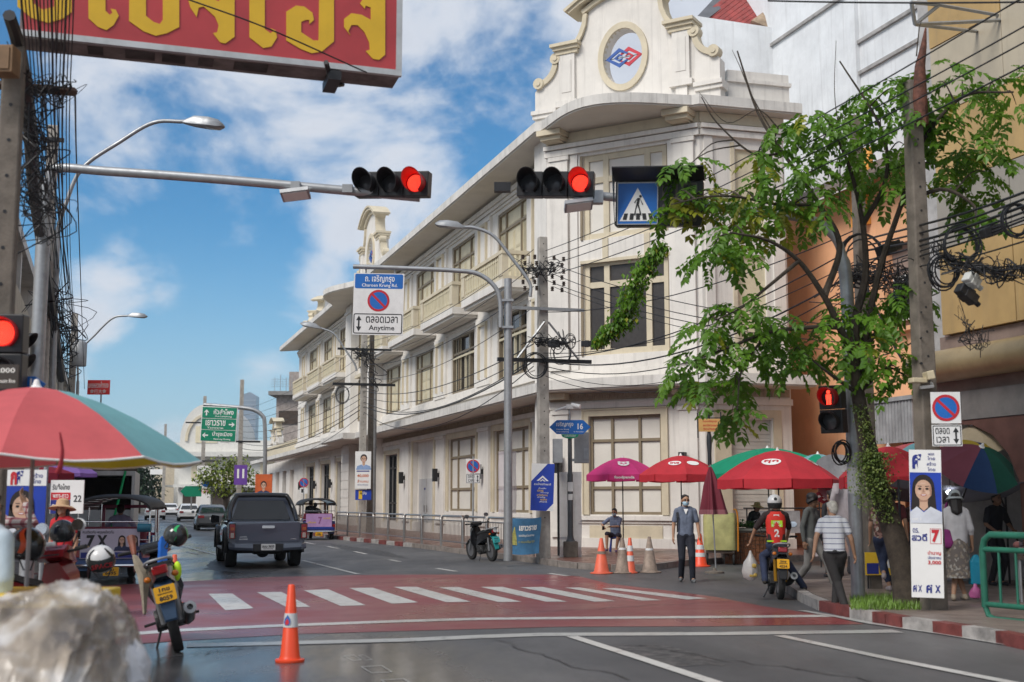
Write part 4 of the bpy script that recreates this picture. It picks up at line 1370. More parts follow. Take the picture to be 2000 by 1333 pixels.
# ---- traffic signals
RVISOR = mat('visor painted with red lamp glow',(.5,.01,.015),.35)  # red glow of the lit lens put into the visor's base colour
def visor(mb,cx,cz,r,L,y=0.0,M=None):
 n = 18
 secs = []
 for k in range(3):
  ring_ = []
  for (rr) in (r,r - .012):
   for i in range(n + 1):
    a = R(-60 + 300 * i / n)
    Lk = L * (0.32 + 0.68 * (0.5 + 0.5 * math.sin(a))) * k / 2
    ring_.append((cx + rr * math.cos(a),y - Lk,cz + rr * math.sin(a) + .06 * Lk))
  ring_ = ring_[:n + 1] + ring_[n + 1:][::-1]
  secs.append(ring_)
 mb.loft(secs,M,caps=True)
def signal_head(parent,n,r=.15,lit=(),vertical=False,figure=None,vis=.36):
 p_ = 2 * r + .105
 body = MB()
 for k in range(n):
  c = (k - (n - 1) / 2) * p_
  x,z = (0,-c) if vertical else (c,0)
  body.box(x - p_ / 2 + .003,x + p_ / 2 - .003,0,.2,z - p_ / 2 + .003,z + p_ / 2 - .003)
 h_ = body.bd('housing',BLACKP,parent,bevel=.012)
 h_['kind'] = 'stuff'
 for k in range(n):
  c = (k - (n - 1) / 2) * p_
  x,z = (0,-c) if vertical else (c,0)
  lit_ = k in lit
  if lit_ and not figure:
   l_ = MB()
   l_.lathe([(r * .93,0),(r * .8,.012),(r * .4,.028),(0,.034)],20,T(x,-.004,z) @ RX(R(90)))
   le = l_.bd('lens',mat('red lens body',(.25,.01,.01),.4,emit=((1,.03,.02),.45)),parent,smooth=True)
   d_ = MB()
   for ring_ in range(7):
    nn = max(1,ring_ * 6)
    for i in range(nn):
     a = 2 * math.pi * i / nn
     rr = r * .13 * ring_
     y = -.043 + .03 * (ring_ / 7) ** 2
     d_.ball((x + rr * math.cos(a),y,z + rr * math.sin(a)),.0078,6,4)
   d_.bd('led',REDLED,le,kind='stuff')
  else:
   l_ = MB()
   l_.lathe([(r * .93,0),(r * .8,.012),(r * .4,.028),(0,.034)],20,T(x,-.004,z) @ RX(R(90)))
   le = l_.bd('lens',LENS,parent,smooth=True)
   if lit_ and figure:
    q = MB().ball((x,-.045,z + .08),(.03,.012,.03),8,6).box(x - .04,x + .04,-.05,-.04,z - .03,z + .045).box(x - .035,x - .005,-.05,-.04,z - .11,z - .03).box(x + .005,x + .035,-.05,-.04,z - .11,z - .03)
    q.bd('figure',REDLED,le,kind='stuff')
  v_ = MB()
  visor(v_,x,z,r + .012,vis)
  v_.bd('visor',RVISOR if lit_ else BLACKP,parent,smooth=True)
m1 = thing('signal_mast','grey mast arm reaching in from the left, red light at its end','traffic light',(-7.35,18.9,0))
o_ = V_((-7.35,18.9,0))
q = MB().tube(bez([(0,0,0),(0,0,3),(0,0,6.2),(.04,0,6.66),tuple(at(112,329,18.9) - o_),tuple(at(210,335,18.9) - o_),tuple(at(420,350,18.9) - o_),tuple(at(690,374,18.9) - o_),tuple(at(820,386,18.9) - o_)],6),[.11] * 18 + [.075] * 31,12)
q.bd('pole',GALV,m1,smooth=True)
hh = bpy.data.objects.new('signal_head',None)
def place_head(parent_thing,c,n,lit,rx,rz,roll=0.0,**kw):
 M = T(*c) @ RZ(rz) @ RX(rx) @ RY(roll)
 before = set(parent_thing.children)
 signal_head(parent_thing,n,lit=lit,**kw)
 for ch in parent_thing.children:
  if ch not in before:
   ch.matrix_basis = M @ ch.matrix_basis
place_head(m1,at(764,359,18.75) - o_,3,(2,),R(1),R(-14),R(3))
MB().box(-.14,.02,-.02,.06,-.07,.06,T(*(at(686,368,18.8) - o_))).bd('clamp',GALV,m1)
def flood(parent,c):
 q = MB().box(-.22,.22,-.16,.16,-.03,.03,T(*c) @ RX(R(-14)) @ RY(R(-8)))
 q.box(-.19,.19,-.13,.13,-.04,-.031,T(*c) @ RX(R(-14)) @ RY(R(-8)),1)
 q.box(-.07,.07,-.05,.05,.03,.2,T(*c))
 return q.bd('floodlight',[GALV,PRINTW],parent)
flood(m1,at(577,380,18.8) - o_)
m2 = thing('signal_mast','grey mast standing in the grass by the tree, red light over the road','traffic light',(5.23,18.9,0.14))
o_ = V_((5.23,18.9,.14))
q = MB().tube(bez([(0,0,0),(0,0,2),(0,0,4.4),tuple(at(1645,500,18.9) - o_),tuple(at(1622,455,18.9) - o_),tuple(at(1575,428,18.9) - o_),tuple(at(1390,405,18.9) - o_),tuple(at(1180,384,18.9) - o_),tuple(at(1010,366,18.9) - o_)],6),[.105] * 18 + [.07] * 31,12)
q.bd('pole',GALV,m2,smooth=True)
MB().cyl((0,0,1.6),(0,0,2.0),.108,.108).bd('pole_wrap',mat('pale pole paint',(.55,.55,.55),.5),m2)
place_head(m2,at(1084,359,18.7) - o_,3,(2,),R(1),R(-12),R(3))
MB().box(-.2,.06,-.05,.1,-.07,.07,T(*(at(990,366,18.8) - o_))).bd('clamp',BLACKM,m2)
MB().box(-.12,.12,-.04,.12,-.1,.1,T(*(at(1163,385,18.8) - o_))).bd('clamp',GALV,m2)
flood(m2,at(1130,401,18.75) - o_)
q0 = at(1622,800,18.55) - o_
place_head(m2,q0,2,(0,),R(4),R(-38),r=.13,vertical=True,figure=True,vis=.22)
cs = thing('crossing_sign','dark sign box with blue pedestrian crossing picture, creeper hanging over it','sign',at(1287,392,18.68))
cs.rotation_euler = (R(7),R(2.2),R(-12))
MB().box(-.68,.68,.0,.28,-.40,.30).bd('case',BLACKP,cs,bevel=.01)
q = MB().add([(-.70,-.02,.3),(.70,-.02,.3),(.70,-.36,.47),(-.70,-.36,.47),(-.70,.28,.33),(.70,.28,.33),(.70,-.36,.49),(-.70,-.36,.49)],[(0,1,2,3),(4,7,6,5),(0,4,5,1),(3,2,6,7),(0,3,7,4),(1,5,6,2)])
q.bd('hood',BLACKP,cs)
q = MB().prism([(0,0),(0,0)],0,0) if False else MB()
q.add([(-.69,-.02,-.38),(-.69,-.05,.3),(-.70,-.36,.47),(-.70,-.34,.47),(-.69,.1,-.38)],[(0,1,2,3,4)])
q.bd('side_cheek',GALV,cs)
MB().box(-.64,-.02,-.02,-.003,-.36,.27).bd('face',SIGNB,cs)
q = MB()
for (a,b,c_,d_) in ((-.65,-.01,.27,.285),(-.65,-.01,-.375,-.36),(-.65,-.635,-.36,.27),(-.025,-.01,-.36,.27)):
 q.box(a,b,-.03,-.003,c_,d_)
q.bd('face_rim',GALV,cs)
q = MB()
flat(q,[(-.61,-.32),(-.05,-.32),(-.33,.2)],-.024)
q.bd('triangle',PRINTW,cs)
q = MB()
for k in range(5):
 x0,sl = -.56 + k * .105,(-.33 - (-.56 + k * .105 + .03)) * .12
 flat(q,[(x0,-.30),(x0 + .06,-.30),(x0 + .06 + sl,-.20),(x0 + sl,-.20)],-.028)
q.bd('stripe',PRINTK,cs,kind='stuff')
q = MB()
disc(q,-.285,.065,.022,-.031,12)
for pl_ in ([(-.33,.04),(-.29,.04),(-.31,-.06),(-.35,-.06)],[(-.335,.035),(-.32,.045),(-.37,-.04),(-.385,-.03)],[(-.295,.035),(-.285,.02),(-.24,-.06),(-.255,-.07)],
   [(-.35,-.06),(-.325,-.06),(-.365,-.16),(-.385,-.23),(-.36,-.23)],[(-.335,-.06),(-.31,-.06),(-.285,-.15),(-.265,-.23),(-.29,-.23),(-.305,-.15)]):
 flat(q,pl_,-.031)
q.bd('walking_figure',PRINTK,cs)
for (x,z) in ((.17,.13),(.47,.13),(.17,-.2),(.47,-.2)):
 q = MB()
 o2,i2 = rrect(x - .12,x + .12,z - .14,z + .14,.03),rrect(x - .085,x + .085,z - .105,z + .105,.02)
 n = len(o2)
 q.add([(a,-.012,b) for a,b in o2] + [(a,-.012,b) for a,b in i2],[(i,(i + 1) % n,n + (i + 1) % n,n + i) for i in range(n)])
 q.bd('digit_frame',mat('dull frame',(.10,.085,.08),.5),cs)
ls = thing('traffic_signal','vertical traffic light with glowing red lens at the left edge','traffic light',at(4,690,11.2))
o_ = V_(ls.location)
place_head(ls,(0,0,0),2,(0,),R(3),R(5),vertical=True,vis=.13,r=.13)
place_head(m1,at(38,688,18.6) - V_((-7.35,18.9,0)),2,(),R(3),R(78),vertical=True,vis=.26,r=.11)
MB().cyl((-.3,.5,-2.7),(-.3,.5,1.6),.07).bd('pole',GALV,ls)
bd = thing('fine_notice','dark brown notice board with white figures under the left signal','sign',at(8,737,9.6))
MB().box(-.2,.11,0,.02,-.09,.1).bd('board',mat('dark brown sign',(.045,.035,.03),.5),bd)
q = put_text(MB(),'2,000',.0,.05,.045,-.004,.17)
put_text(q,'Maximum fine',-.01,-.03,.03,-.004,.2)
q.bd('lettering',PRINTW,bd)
bs = thing('street_name_sign','blue pointed street number sign just above the red umbrella','sign',at(55,750,11.5))
MB().prism([(-.14,-.13),(.06,-.13),(.16,.0),(.06,.07),(-.14,.07)],0,.03).bd('board',SIGNB,bs)
put_text(MB(),'21',-.02,.0,.1,-.004).bd('lettering',PRINTW,bs)
# ---- street lamps
def street_lamp(label,base,path,Lh,d,m=GALV,r=.045,shaft=True,head_rz=0.0):
 t_ = thing('street_lamp',label,'street lamp',base)
 o_ = V_(base)
 if shaft:
  q = MB().cyl((0,0,0),V_(path[0]) - o_,r * 2.0,r * 1.5,12)
  q.bd('pole',m,t_,smooth=True)
 q = MB().tube([p - o_ for p in bez(path,6)],r,10)
 q.bd('arm',m,t_,smooth=True)
 e = V_(path[-1])
 dirn = V_(d).normalized()
 M = T(*(e - o_)) @ dirn.to_track_quat('X','Z').to_matrix().to_4x4()
 w = Lh * .21
 secs = []
 for (x,k,zt,zb) in ((-.02,.35,.03,-.04),(.06,.5,.06,-.05),(.25,.75,.15,-.07),(.6,1.0,.15,-.08),(.85,.9,.11,-.08),(.97,.55,.03,-.04),(1.0,.3,.0,-.02)):
  ww = w * k
  secs.append([(x * Lh,-ww,zb * Lh),(x * Lh,-ww,zt * Lh * .3),(x * Lh,-ww * .6,zt * Lh),(x * Lh,ww * .6,zt * Lh),(x * Lh,ww,zt * Lh * .3),(x * Lh,ww,zb * Lh)])
 l_ = MB().loft(secs,M)
 l_.bd('lantern',m,t_,smooth=True)
 l_ = MB()
 l_.loft([[(x * Lh,-w * k,-.05 * Lh),(x * Lh,-w * k * .6,-.05 * Lh - dz),(x * Lh,w * k * .6,-.05 * Lh - dz),(x * Lh,w * k,-.05 * Lh)] for (x,k,dz) in ((.5,.6,.01),(.6,.8,.05 * Lh),(.82,.75,.06 * Lh),(.93,.4,.02))],M)
 l_.bd('lens_cover',mat('frosted lamp cover',(.55,.55,.54),.2,trans=.3),t_,smooth=True)
 return t_
street_lamp('near left street lamp crossing behind the signal arm, lantern high against the sky',(at(110,700,27).x,27,0),
   [at(112,450,27),at(128,400,27),at(160,330,27),at(235,277,27),at(300,240,27),at(360,238,27)],.92,at(440,246,27) - at(360,238,27))
street_lamp('second left street lamp, smaller, above the small red sign',(at(150,900,54).x,54,0),
   [at(152,745,54),at(155,690,54),at(185,655,54),at(220,622,54),at(250,617,54)],.86,at(290,618,54) - at(250,617,54))
street_lamp('grey street lamp bolted to the concrete pole before the near balcony',(at(1036,570,32.2).x,32.2,7.0),
   [at(1036,580,32.2),at(1034,552,32.2),at(1000,505,32.2),at(965,462,32.2),at(930,446,32.2),at(906,444,32.2)],.78,at(848,437,32.2) - at(906,444,32.2),shaft=False)
street_lamp('farther street lamp over the road bolted to the postered pole',(at(700,720,58.5).x,58.5,8.0),
   [at(697,725,58.5),at(692,710,58.5),at(672,680,58.5),at(652,652,58.5),at(626,641,58.5)],1.0,at(587,632,58.5) - at(626,641,58.5),shaft=False)
# ---- road signs
def noparking(q_parent,cx,cz,r,y):
 q = disc(MB(),cx,cz,r * .84,y,28)
 q.bd('sign_face',SIGNB,q_parent)
 q = disc(MB(),cx,cz,r,y - .002,28,r * .8)
 c,s = math.cos(R(45)),math.sin(R(45))
 w = r * .1
 flat(q,[(cx - c * r * .85 - s * w,cz + s * r * .85 - c * w),(cx - c * r * .85 + s * w,cz + s * r * .85 + c * w),(cx + c * r * .85 + s * w,cz - s * r * .85 + c * w),(cx + c * r * .85 - s * w,cz - s * r * .85 - c * w)],y - .004)
 q.bd('sign_ring',SIGNR,q_parent)
def updown(q,cx,z0,z1,w,y):
 m_ = (z1 - z0) * .3
 flat(q,[(cx - w * .3,z0 + m_),(cx - w,z0 + m_),(cx,z0),(cx + w,z0 + m_),(cx + w * .3,z0 + m_),(cx + w * .3,z1 - m_),(cx + w,z1 - m_),(cx,z1),(cx - w,z1 - m_),(cx - w * .3,z1 - m_)],y)
def outline(q,x0,x1,z0,z1,r,w,y):
 o2,i2 = rrect(x0,x1,z0,z1,r),rrect(x0 + w,x1 - w,z0 + w,z1 - w,max(.004,r - w))
 n = len(o2)
 q.add([(a,y,b) for a,b in o2] + [(a,y,b) for a,b in i2],[(i,(i + 1) % n,n + (i + 1) % n,n + i) for i in range(n)])
gs = thing('overhead_sign','white street name and no parking sign hanging from a curved grey post','sign',(-.1,31.4,.14))
o_ = V_((-.1,31.4,.14))
MB().cyl((0,0,0),(0,0,at(985,545,31.4).z - .14),.115,.1,14).bd('post',GALV,gs,smooth=True)
q = MB().tube(bez([at(978,640,31.3) - o_,at(977,590,31.3) - o_,at(966,560,31.3) - o_,at(935,536,31.3) - o_,at(890,529,31.3) - o_,at(780,524,31.3) - o_,at(690,521,31.3) - o_],6),.06,10)
q.bd('arm',GALV,gs,smooth=True)
for z in (6.6,5.9):
 MB().box(-.16,.14,-.14,.13,z,z + .06).bd('clamp',GALV,gs)
pc = at(739,594,31.3) - o_
M = T(*pc) @ RY(R(1))
x0,x1,z0,z1 = -.65,.65,-.81,.80
pn = MB().box(x0,x1,0,.03,z0,z1,M).bd('panel',SIGNW,gs)
q = MB().tube([M @ V_((-.35,.02,.8)),M @ V_((-.35,.02,.93))],.025,6).tube([M @ V_((.4,.02,.8)),M @ V_((.4,.02,.93))],.025,6)
q.bd('hanger',GALV,gs)
q = MB()
flat(q,[(a,b) for a,b in rrect(-.62,.62,.40,.78,.04)],-.003,M)
q.bd('name_plate',SIGNB,pn)
q = put_text(MB(),'ถ. เจริญกรุง',0.02,.635,.22,-.006,.76,M=M)
put_text(q,'Charoen Krung Rd.',.02,.475,.11,-.006,.92,M=M)
q.bd('lettering',PRINTW,pn)
h0 = set(gs.children)
noparking(gs,0,.085,.285,-.003)
for ch in set(gs.children) - h0:
 ch.matrix_basis = M
q = MB()
outline(q,-.63,.63,-.78,-.255,.05,.025,-.003)
for i in range(len(q.v)):
 q.v[i] = tuple(M @ V_(q.v[i]))
updown(q,-.49,-.72,-.31,.07,-.003)
for i in range(len(q.v) - 10,len(q.v)):
 q.v[i] = tuple(M @ V_(q.v[i]))
put_text(q,'ตลอดเวลา',.1,-.41,.17,-.004,.82,M=M)
put_text(q,'Anytime',.1,-.64,.17,-.004,.66,M=M)
q.bd('black_lettering',PRINTK,pn)
gd = thing('direction_sign','green direction sign with three place names on a far grey gantry','sign',(at(517,930,74).x,74,0))
o_ = V_(gd.location)
q = MB().tube(bez([(0,0,0),(0,0,4),at(517,830,74) - o_,at(512,812,74) - o_,at(492,800,74) - o_,at(450,795,74) - o_,at(398,791,74) - o_],6),.12,8)
q.bd('post',GALV,gd,smooth=True)
pc = at(427.5,829,73.9) - o_
M = T(*pc) @ RY(R(2))
MB().box(-1.08,1.08,0,.06,-1.05,1.05,M).bd('panel',PRINTW,gd)
for k,(th,en,ar) in enumerate((('หัวลำโพง','Hua Lamphong','u'),('เยาวราช','Yaowarat','r'),('บำรุงเมือง','Bamrung Mueang','l'))):
 zc = .685 - k * .685
 f_ = MB().box(-1.03,1.03,-.02,-.002,zc - .32,zc + .32,M).bd('green_plate',SIGNG,gd)
 q = MB()
 sx = {'u': .25,'r': -.2,'l': .25}[ar]
 put_text(q,th,sx,zc + .07,.34,-.025,1.2,M=M,bold=.02)
 put_text(q,en,sx,zc - .22,.12,-.025,1.0,M=M)
 ax = {'u': -.78,'r': .78,'l': -.78}[ar]
 rot = {'u': 0,'r': -90,'l': 90}[ar]
 cs_,sn = math.cos(R(rot)),math.sin(R(rot))
 pts = [(0,.18),(.16,.0),(.09,.0),(.04,.05),(.04,-.18),(-.04,-.18),(-.04,.05),(-.09,0),(-.16,0)]
 flat(q,[(ax + a * cs_ - b_ * sn,zc + a * sn + b_ * cs_) for a,b_ in pts],-.025,M)
 q.bd('lettering',PRINTW,f_)
sn_ = thing('street_name_sign','blue street name plate number 16 on a grey post with a camera on top','sign',(1.57,33.4,.14))
sg = 33.4
zc = at(1113,835,sg).z - .14
MB().lathe([(.14,.0),(.14,.0),(.12,.42)],4,RZ(R(45))).bd('base',CONC2,sn_)
MB().box(-.19,.19,-.19,.19,0,.42).bd('plinth',CONC2,sn_,bevel=.02)
MB().lathe([(.13,.42),(.09,.5),(.075,.6),(.075,2.2),(.06,2.25),(.055,zc - .2)],12).bd('post',mat('dark grey post',(.11,.115,.12),.5,.2),sn_,smooth=True)
MB().prism([(-.56,0),(-.36,-.19),(.36,-.19),(.56,0),(.36,.19),(-.36,.19)],-.1,-.07,T(0,0,zc)).bd('board',SIGNB,sn_)
MB().prism([(-.24,-.195),(-.2,-.27),(-.06,-.31),(.06,-.31),(.2,-.27),(.24,-.195)],-.1,-.06,T(0,0,zc)).bd('district_plate',SIGNG,sn_)
q = put_text(MB(),'เจริญกรุง',-.14,zc + .06,.15,-.104,.46)
put_text(q,'16',.28,zc + .02,.16,-.104,.15,bold=.03)
put_text(q,'Charoen Krung',-.2,zc - .065,.045,-.104,.34)
put_text(q,'Samphanthawong',-.2,zc - .13,.035,-.104,.34)
put_text(q,'Si Samphan',.24,zc - .13,.035,-.104,.28)
put_text(q,'เขตสัมพันธวงศ์',0,zc - .235,.045,-.104,.3)
q.bd('lettering',PRINTW,sn_)
q = MB()
flat(q,[(-.07,1.75),(.07,1.75),(.07,2.0),(-.07,2.0)],-.079)
flat(q,[(-.06,1.52),(.06,1.52),(.06,1.68),(-.06,1.68)],-.079)
q.bd('sticker',PRINTW,sn_,kind='stuff')
MB().cyl((0,0,zc + .19),(0,0,zc + .6),.03).bd('camera_stem',GALV,sn_)
q = MB().box(-.1,.1,-.08,.08,zc + .5,zc + .62).cyl((.05,-.02,zc + .6),(.28,-.12,zc + .55),.065,.06,12).cyl((-.1,0,zc + .55),(-.4,-.08,zc + .44),.035,.03,10)
q.bd('camera',PRINTW,sn_,smooth=True)
eb = thing('electric_cabinet','grey steel cabinet hanging on the pole right of the street name sign','cabinet',(2.0,34.0,0))
z0,z1 = at(1130,905,34).z,at(1130,845,34).z
MB().box(-.28,.12,-.12,.18,z0,z1).bd('case',PAINTGREY,eb,bevel=.01)
MB().box(-.02,.11,-.135,-.121,z0 + .1,z0 + .4).bd('door',GALV,eb)
MB().box(-.36,-.28,-.02,.04,z0 + .05,z0 + .12).bd('bracket',GALV,eb)
eb2 = thing('electric_box','small grey meter box fixed to the tall concrete pole','box',(1.25,32.9,0))
z0,z1 = at(1075,905,33).z,at(1075,858,33).z
MB().box(-.16,.1,-.1,.15,z0,z1).bd('case',PAINTGREY,eb2,bevel=.01)
MB().cyl((-.02,0,.2),(-.02,0,z0),.03).bd('conduit',BLACKM,eb2)
ps = thing('no_parking_sign','no parking disc on a thin post behind the steel fence','sign',(at(924,960,38.5).x,38.5,.14))
zc = at(924,911,38.5).z - .14
MB().cyl((0,.02,0),(0,.02,zc + .3),.03).bd('post',PAINTGREY,ps)
MB().box(-.225,.225,0,.015,zc - .225,zc + .225).bd('plate',SIGNW,ps)
noparking(ps,0,zc,.205,-.003)
MB().box(-.22,.22,0,.015,zc - .53,zc - .24).bd('subplate',SIGNW,ps)
q = MB()
outline(q,-.21,.21,zc - .52,zc - .25,.01,.012,-.002)
put_text(q,'ตลอด',-.06,zc - .32,.085,-.004,.2)
put_text(q,'เวลา',-.06,zc - .44,.085,-.004,.18)
updown(q,.14,zc - .5,zc - .27,.035,-.003)
q.bd('lettering',PRINTK,ps)
p2_ = thing('no_parking_sign','far small no parking disc between the dark museum windows','sign',(at(593,960,62).x,62,.0))
zc = at(593,943,62).z
MB().cyl((0,.02,0),(0,.02,zc + .2),.03).bd('post',PAINTGREY,p2_)
noparking(p2_,0,zc,.24,-.003)
MB().box(-.2,.2,0,.02,zc - .55,zc - .27).bd('subplate',SIGNW,p2_)
MB().box(-.12,.02,-.004,-.002,zc - .5,zc - .32).bd('print',PRINTK,p2_)
p3_ = thing('no_parking_sign','no parking plate strapped to the right pole above the candidate poster','sign',(5.95,17.0,0))
zc = at(1836,797,17).z
M = T(.06,0,0) @ RZ(R(-6))
MB().box(-.20,.20,0,.015,zc - .215,zc + .22,M).bd('plate',SIGNW,p3_)
h0 = set(p3_.children)
noparking(p3_,0,zc,.185,-.003)
for ch in set(p3_.children) - h0:
 ch.matrix_basis = M
MB().box(-.20,.20,0,.015,zc - .53,zc - .235,M).bd('subplate',SIGNW,p3_)
q = MB()
outline(q,-.19,.19,zc - .52,zc - .245,.01,.012,-.002)
put_text(q,'ตลอด',-.06,zc - .32,.085,-.004,.19)
put_text(q,'เวลา',-.06,zc - .44,.085,-.004,.17)
updown(q,.12,zc - .5,zc - .27,.04,-.003)
for i in range(len(q.v)):
 q.v[i] = tuple(M @ V_(q.v[i]))
q.bd('lettering',PRINTK,p3_)
cc_ = thing('security_cameras','pair of pale security cameras on the right pole above its no parking plate','camera',at(1805,745,17.1))
MB().box(-.22,.0,-.1,.05,-.03,.04,RZ(R(10))).bd('camera',mat('yellowed plastic',(.55,.47,.32),.5),cc_,bevel=.012)
MB().box(.0,.1,-.2,.02,.0,.12,RY(R(-12))).bd('camera',mat('yellowed plastic',(.55,.47,.32),.5),cc_,bevel=.012)
MB().tube([(-.06,0,-.09),(.12,0,-.07),(.13,.1,-.02)],.025,6).bd('bracket',PRINTW,cc_)
hs = thing('heritage_sign','small yellow lettered board on an ornate black iron post','sign',(at(1386,900,36.6).x,36.6,.14))
zt = at(1386,807,36.6).z - .14
MB().lathe([(.09,0),(.09,.3),(.06,.4),(.05,1.2),(.065,1.3),(.06,zt - 1.2),(.08,zt - .9),(.075,zt - .7),(.055,zt - .62),(.04,zt - .5),(.04,zt - .1),(.07,zt - .05),(.03,zt),(.045,zt + .06),(0,zt + .14)],12).bd('post',mat('dark iron',(.04,.045,.05),.5,.3),hs,smooth=True)
MB().box(-.32,.32,-.09,-.06,zt - .56,zt - .18).bd('board',mat('mustard board',(.62,.36,.12),.6,var=.08),hs)
q = MB().box(-.36,-.33,-.1,-.05,zt - .75,zt).box(.33,.36,-.1,-.05,zt - .7,zt + .02).box(-.33,.33,-.085,-.065,zt - .17,zt - .14)
q.bd('bracket',BLACKM,hs,kind='stuff')
q = MB()
for k,t_ in enumerate(('ถนนเจริญกรุง','สถานีสามยอด','วัดมังกร')):
 put_text(q,t_,.02,zt - .26 - .11 * k,.07,-.094,.42)
q.bd('lettering',PRINTR,hs)
for (px,py,Y,w,h,m,label,txt) in ((356,825 + 122,100,.9,.45,SIGNB,'distant blue pointed street plate left of the yellow green tree',''),):
 s_ = thing('street_name_sign',label,'sign',at(px + 50,945,100))
 MB().prism([(-.55,0),(-.3,-.28),(.3,-.28),(.55,0),(.3,.28),(-.3,.28)],0,.05).bd('board',m,s_)
 MB().cyl((.35,.05,-3),(.35,.05,.2),.05).bd('post',GALV,s_)
s_ = thing('direction_sign','distant green pointed sign above the white cars','sign',at(374,960,100))
MB().prism([(-.9,0),(-.5,-.42),(.8,-.42),(.8,.42),(-.5,.42)],0,.05).bd('board',SIGNG,s_)
MB().cyl((0,.06,-1.5),(0,.06,.1),.06).bd('post',GALV,s_)
s_ = thing('overhead_banner','pale banner spanning high over the far left lane','banner',at(306,922,150))
MB().box(-.8,.8,0,.05,-.32,.32).bd('cloth',PRINTW,s_)
MB().tube([(-1.6,0,1.6),(-.6,0,1.1),(-.4,0,.3)],.05,6).bd('arm',GALV,s_)
# ---- big red shop sign over the road
bigs = thing('projecting_sign','huge red sign with gold Thai letters jutting over the road','sign',(-5.36,12.8,6.66))
a,b = at(37,66,12.8),at(781,146,14.0)
dx = V_((b.x - a.x,b.y - a.y,0))
LS = dx.length
bigs.rotation_euler = (0,0,math.atan2(dx.y,dx.x))
bigs.location = a
SREDM = mat('faded red sign face',(.42,.045,.05),.45,var=.1,scale=1.2)
dz = b.z - a.z
SH = Matrix(((1,0,0,0),(0,1,0,0),(dz / LS,0,1,0),(0,0,0,1)))
MB().box(0,LS,.03,.46,-.018,2.2,SH).bd('case',mat('sign underside',(.20,.17,.165),.7,var=.35,scale=2.5),bigs)
MB().box(.03,LS - .05,.0,.029,.05,2.2,SH).bd('face',SREDM,bigs)
q = MB().box(-.03,LS + .02,-.015,.05,-.02,.05,SH).box(LS - .05,LS + .02,-.015,.05,.051,2.2,SH)
q.bd('rim',mat('dull aluminium',(.5,.5,.49),.4,.5),bigs)
GOLDL = mat('gold lettering',(.66,.40,.02),.5,var=.05)
def sgn(px,py):
 d = pray(px,py)
 n = V_((-dx.y,dx.x,0)).normalized()
 k = (a.dot(n)) / d.dot(n)
 p = d * k
 return ((p - V_((a.x,a.y,0))).dot(dx.normalized()),p.z + CAMH - a.z - dz / LS * (p - V_((a.x,a.y,0))).dot(dx.normalized()))
letters = [
 [(34,-60),(66,-60),(66,8),(84,20),(106,14),(106,-60),(140,-60),(140,25),(122,38),(94,46),(62,36),(34,14)],
 [(172,-60),(206,-60),(206,22),(214,30),(220,26),(216,18),(226,20),(232,32),(222,50),(208,60),(192,54),(173,37)],
 [(253,-60),(285,-60),(285,32),(300,44),(312,48),(318,40),(318,-60),(350,-60),(350,54),(326,66),(304,71),(280,62),(252,42)],
 [(368,2),(380,-10),(398,-8),(428,4),(428,-60),(458,-60),(458,73),(440,86),(430,84),(416,66),(424,64),(427,50),(420,34),(398,14),(388,16),(384,34),(372,16)],
 [(487,-60),(517,-60),(517,58),(528,66),(534,62),(528,56),(538,60),(541,74),(530,92),(514,95),(487,74)],
 [(559,24),(578,12),(594,14),(610,26),(613,40),(604,48),(604,40),(596,40),(588,44),(588,64),(612,80),(622,80),(624,-60),(652,-60),(652,82),(628,102),(608,105),(586,96),(559,80)],
 [(703,8),(708,0),(700,-60),(752,-60),(752,108),(740,118),(728,116),(714,101),(722,98),(721,84),(712,64),(698,50),(686,50),(680,62),(684,70),(672,54),(672,38),(686,27),(706,30),(724,40),(724,16),(714,12),(712,18)],
]
q = MB()
for L_ in letters:
 pts = [sgn(*p) for p in L_]
 q2 = MB().prism([(x,z) for x,z in pts],-.012,-.001,SH)
 q2.bd('letter',GOLDL,bigs)
q = MB().tube([SH @ V_((LS - .9,-.2,-.02)),SH @ V_((LS - .75,.3,-.12)),SH @ V_((LS - .6,.5,-.02))],.03,6).box(LS - .85,LS - .7,-.05,.45,-.16,-.05,SH)
q.bd('bracket',BLACKM,bigs)
q = MB()
for k in range(6):
 x = .3 + k * .4
 q.box(x,x + rnd.uniform(.15,.4),.1,.36,-.024,-.0185,SH)
q.bd('underside_patch',mat('dark stain',(.07,.06,.06),.8,var=.4),bigs,kind='stuff')
# ---- steel pedestrian fence on the far pavement
fpts = [fk[6] * 0 + V_((*gp(1172,1095,.14)[:2],0))]
fA = V_((*gp(1165,1092,.146)[:2],.146))
off = NV * -.45
fpost = []
s0 = V_((*gp(1062,1090,.146)[:2],.146))
kd = (fk[0] - fk[3]).normalized()
def fence_panel(p,ln,dirv_,label,group='steel fence panels along the far pavement'):
 t_ = thing('fence_panel',label,'fence',p,math.atan2(-dirv_.y,-dirv_.x),group)
 q = MB()
 q.tube([(0,0,.0),(0,0,.86),(-.04,0,.94),(-.12,0,1.0),(-ln + .12,0,1.0),(-ln + .04,0,.94),(-ln,0,.86),(-ln,0,0)],.032,8)
 q.bd('top_rail',STEEL,t_,smooth=True)
 MB().cyl((-.03,0,.86),(-ln + .03,0,.86),.02).bd('rail',STEEL,t_)
 MB().cyl((-.03,0,.18),(-ln + .03,0,.18),.022).bd('rail',STEEL,t_)
 n = int(ln / .135)
 me = None
 for k in range(1,n):
  if me is None:
   me = MB().cyl((0,0,.18),(0,0,.86),.011,n=6).mesh('bar',STEEL)
  o = link('bar',me,t_)
  o.location = (-ln * k / n,0,0)
 return t_
end = V_((*gp(656,1044,.146)[:2],.146))
tot_l = (end - s0).length
fd = (end - s0).normalized()
npan = 11
ll = tot_l / npan
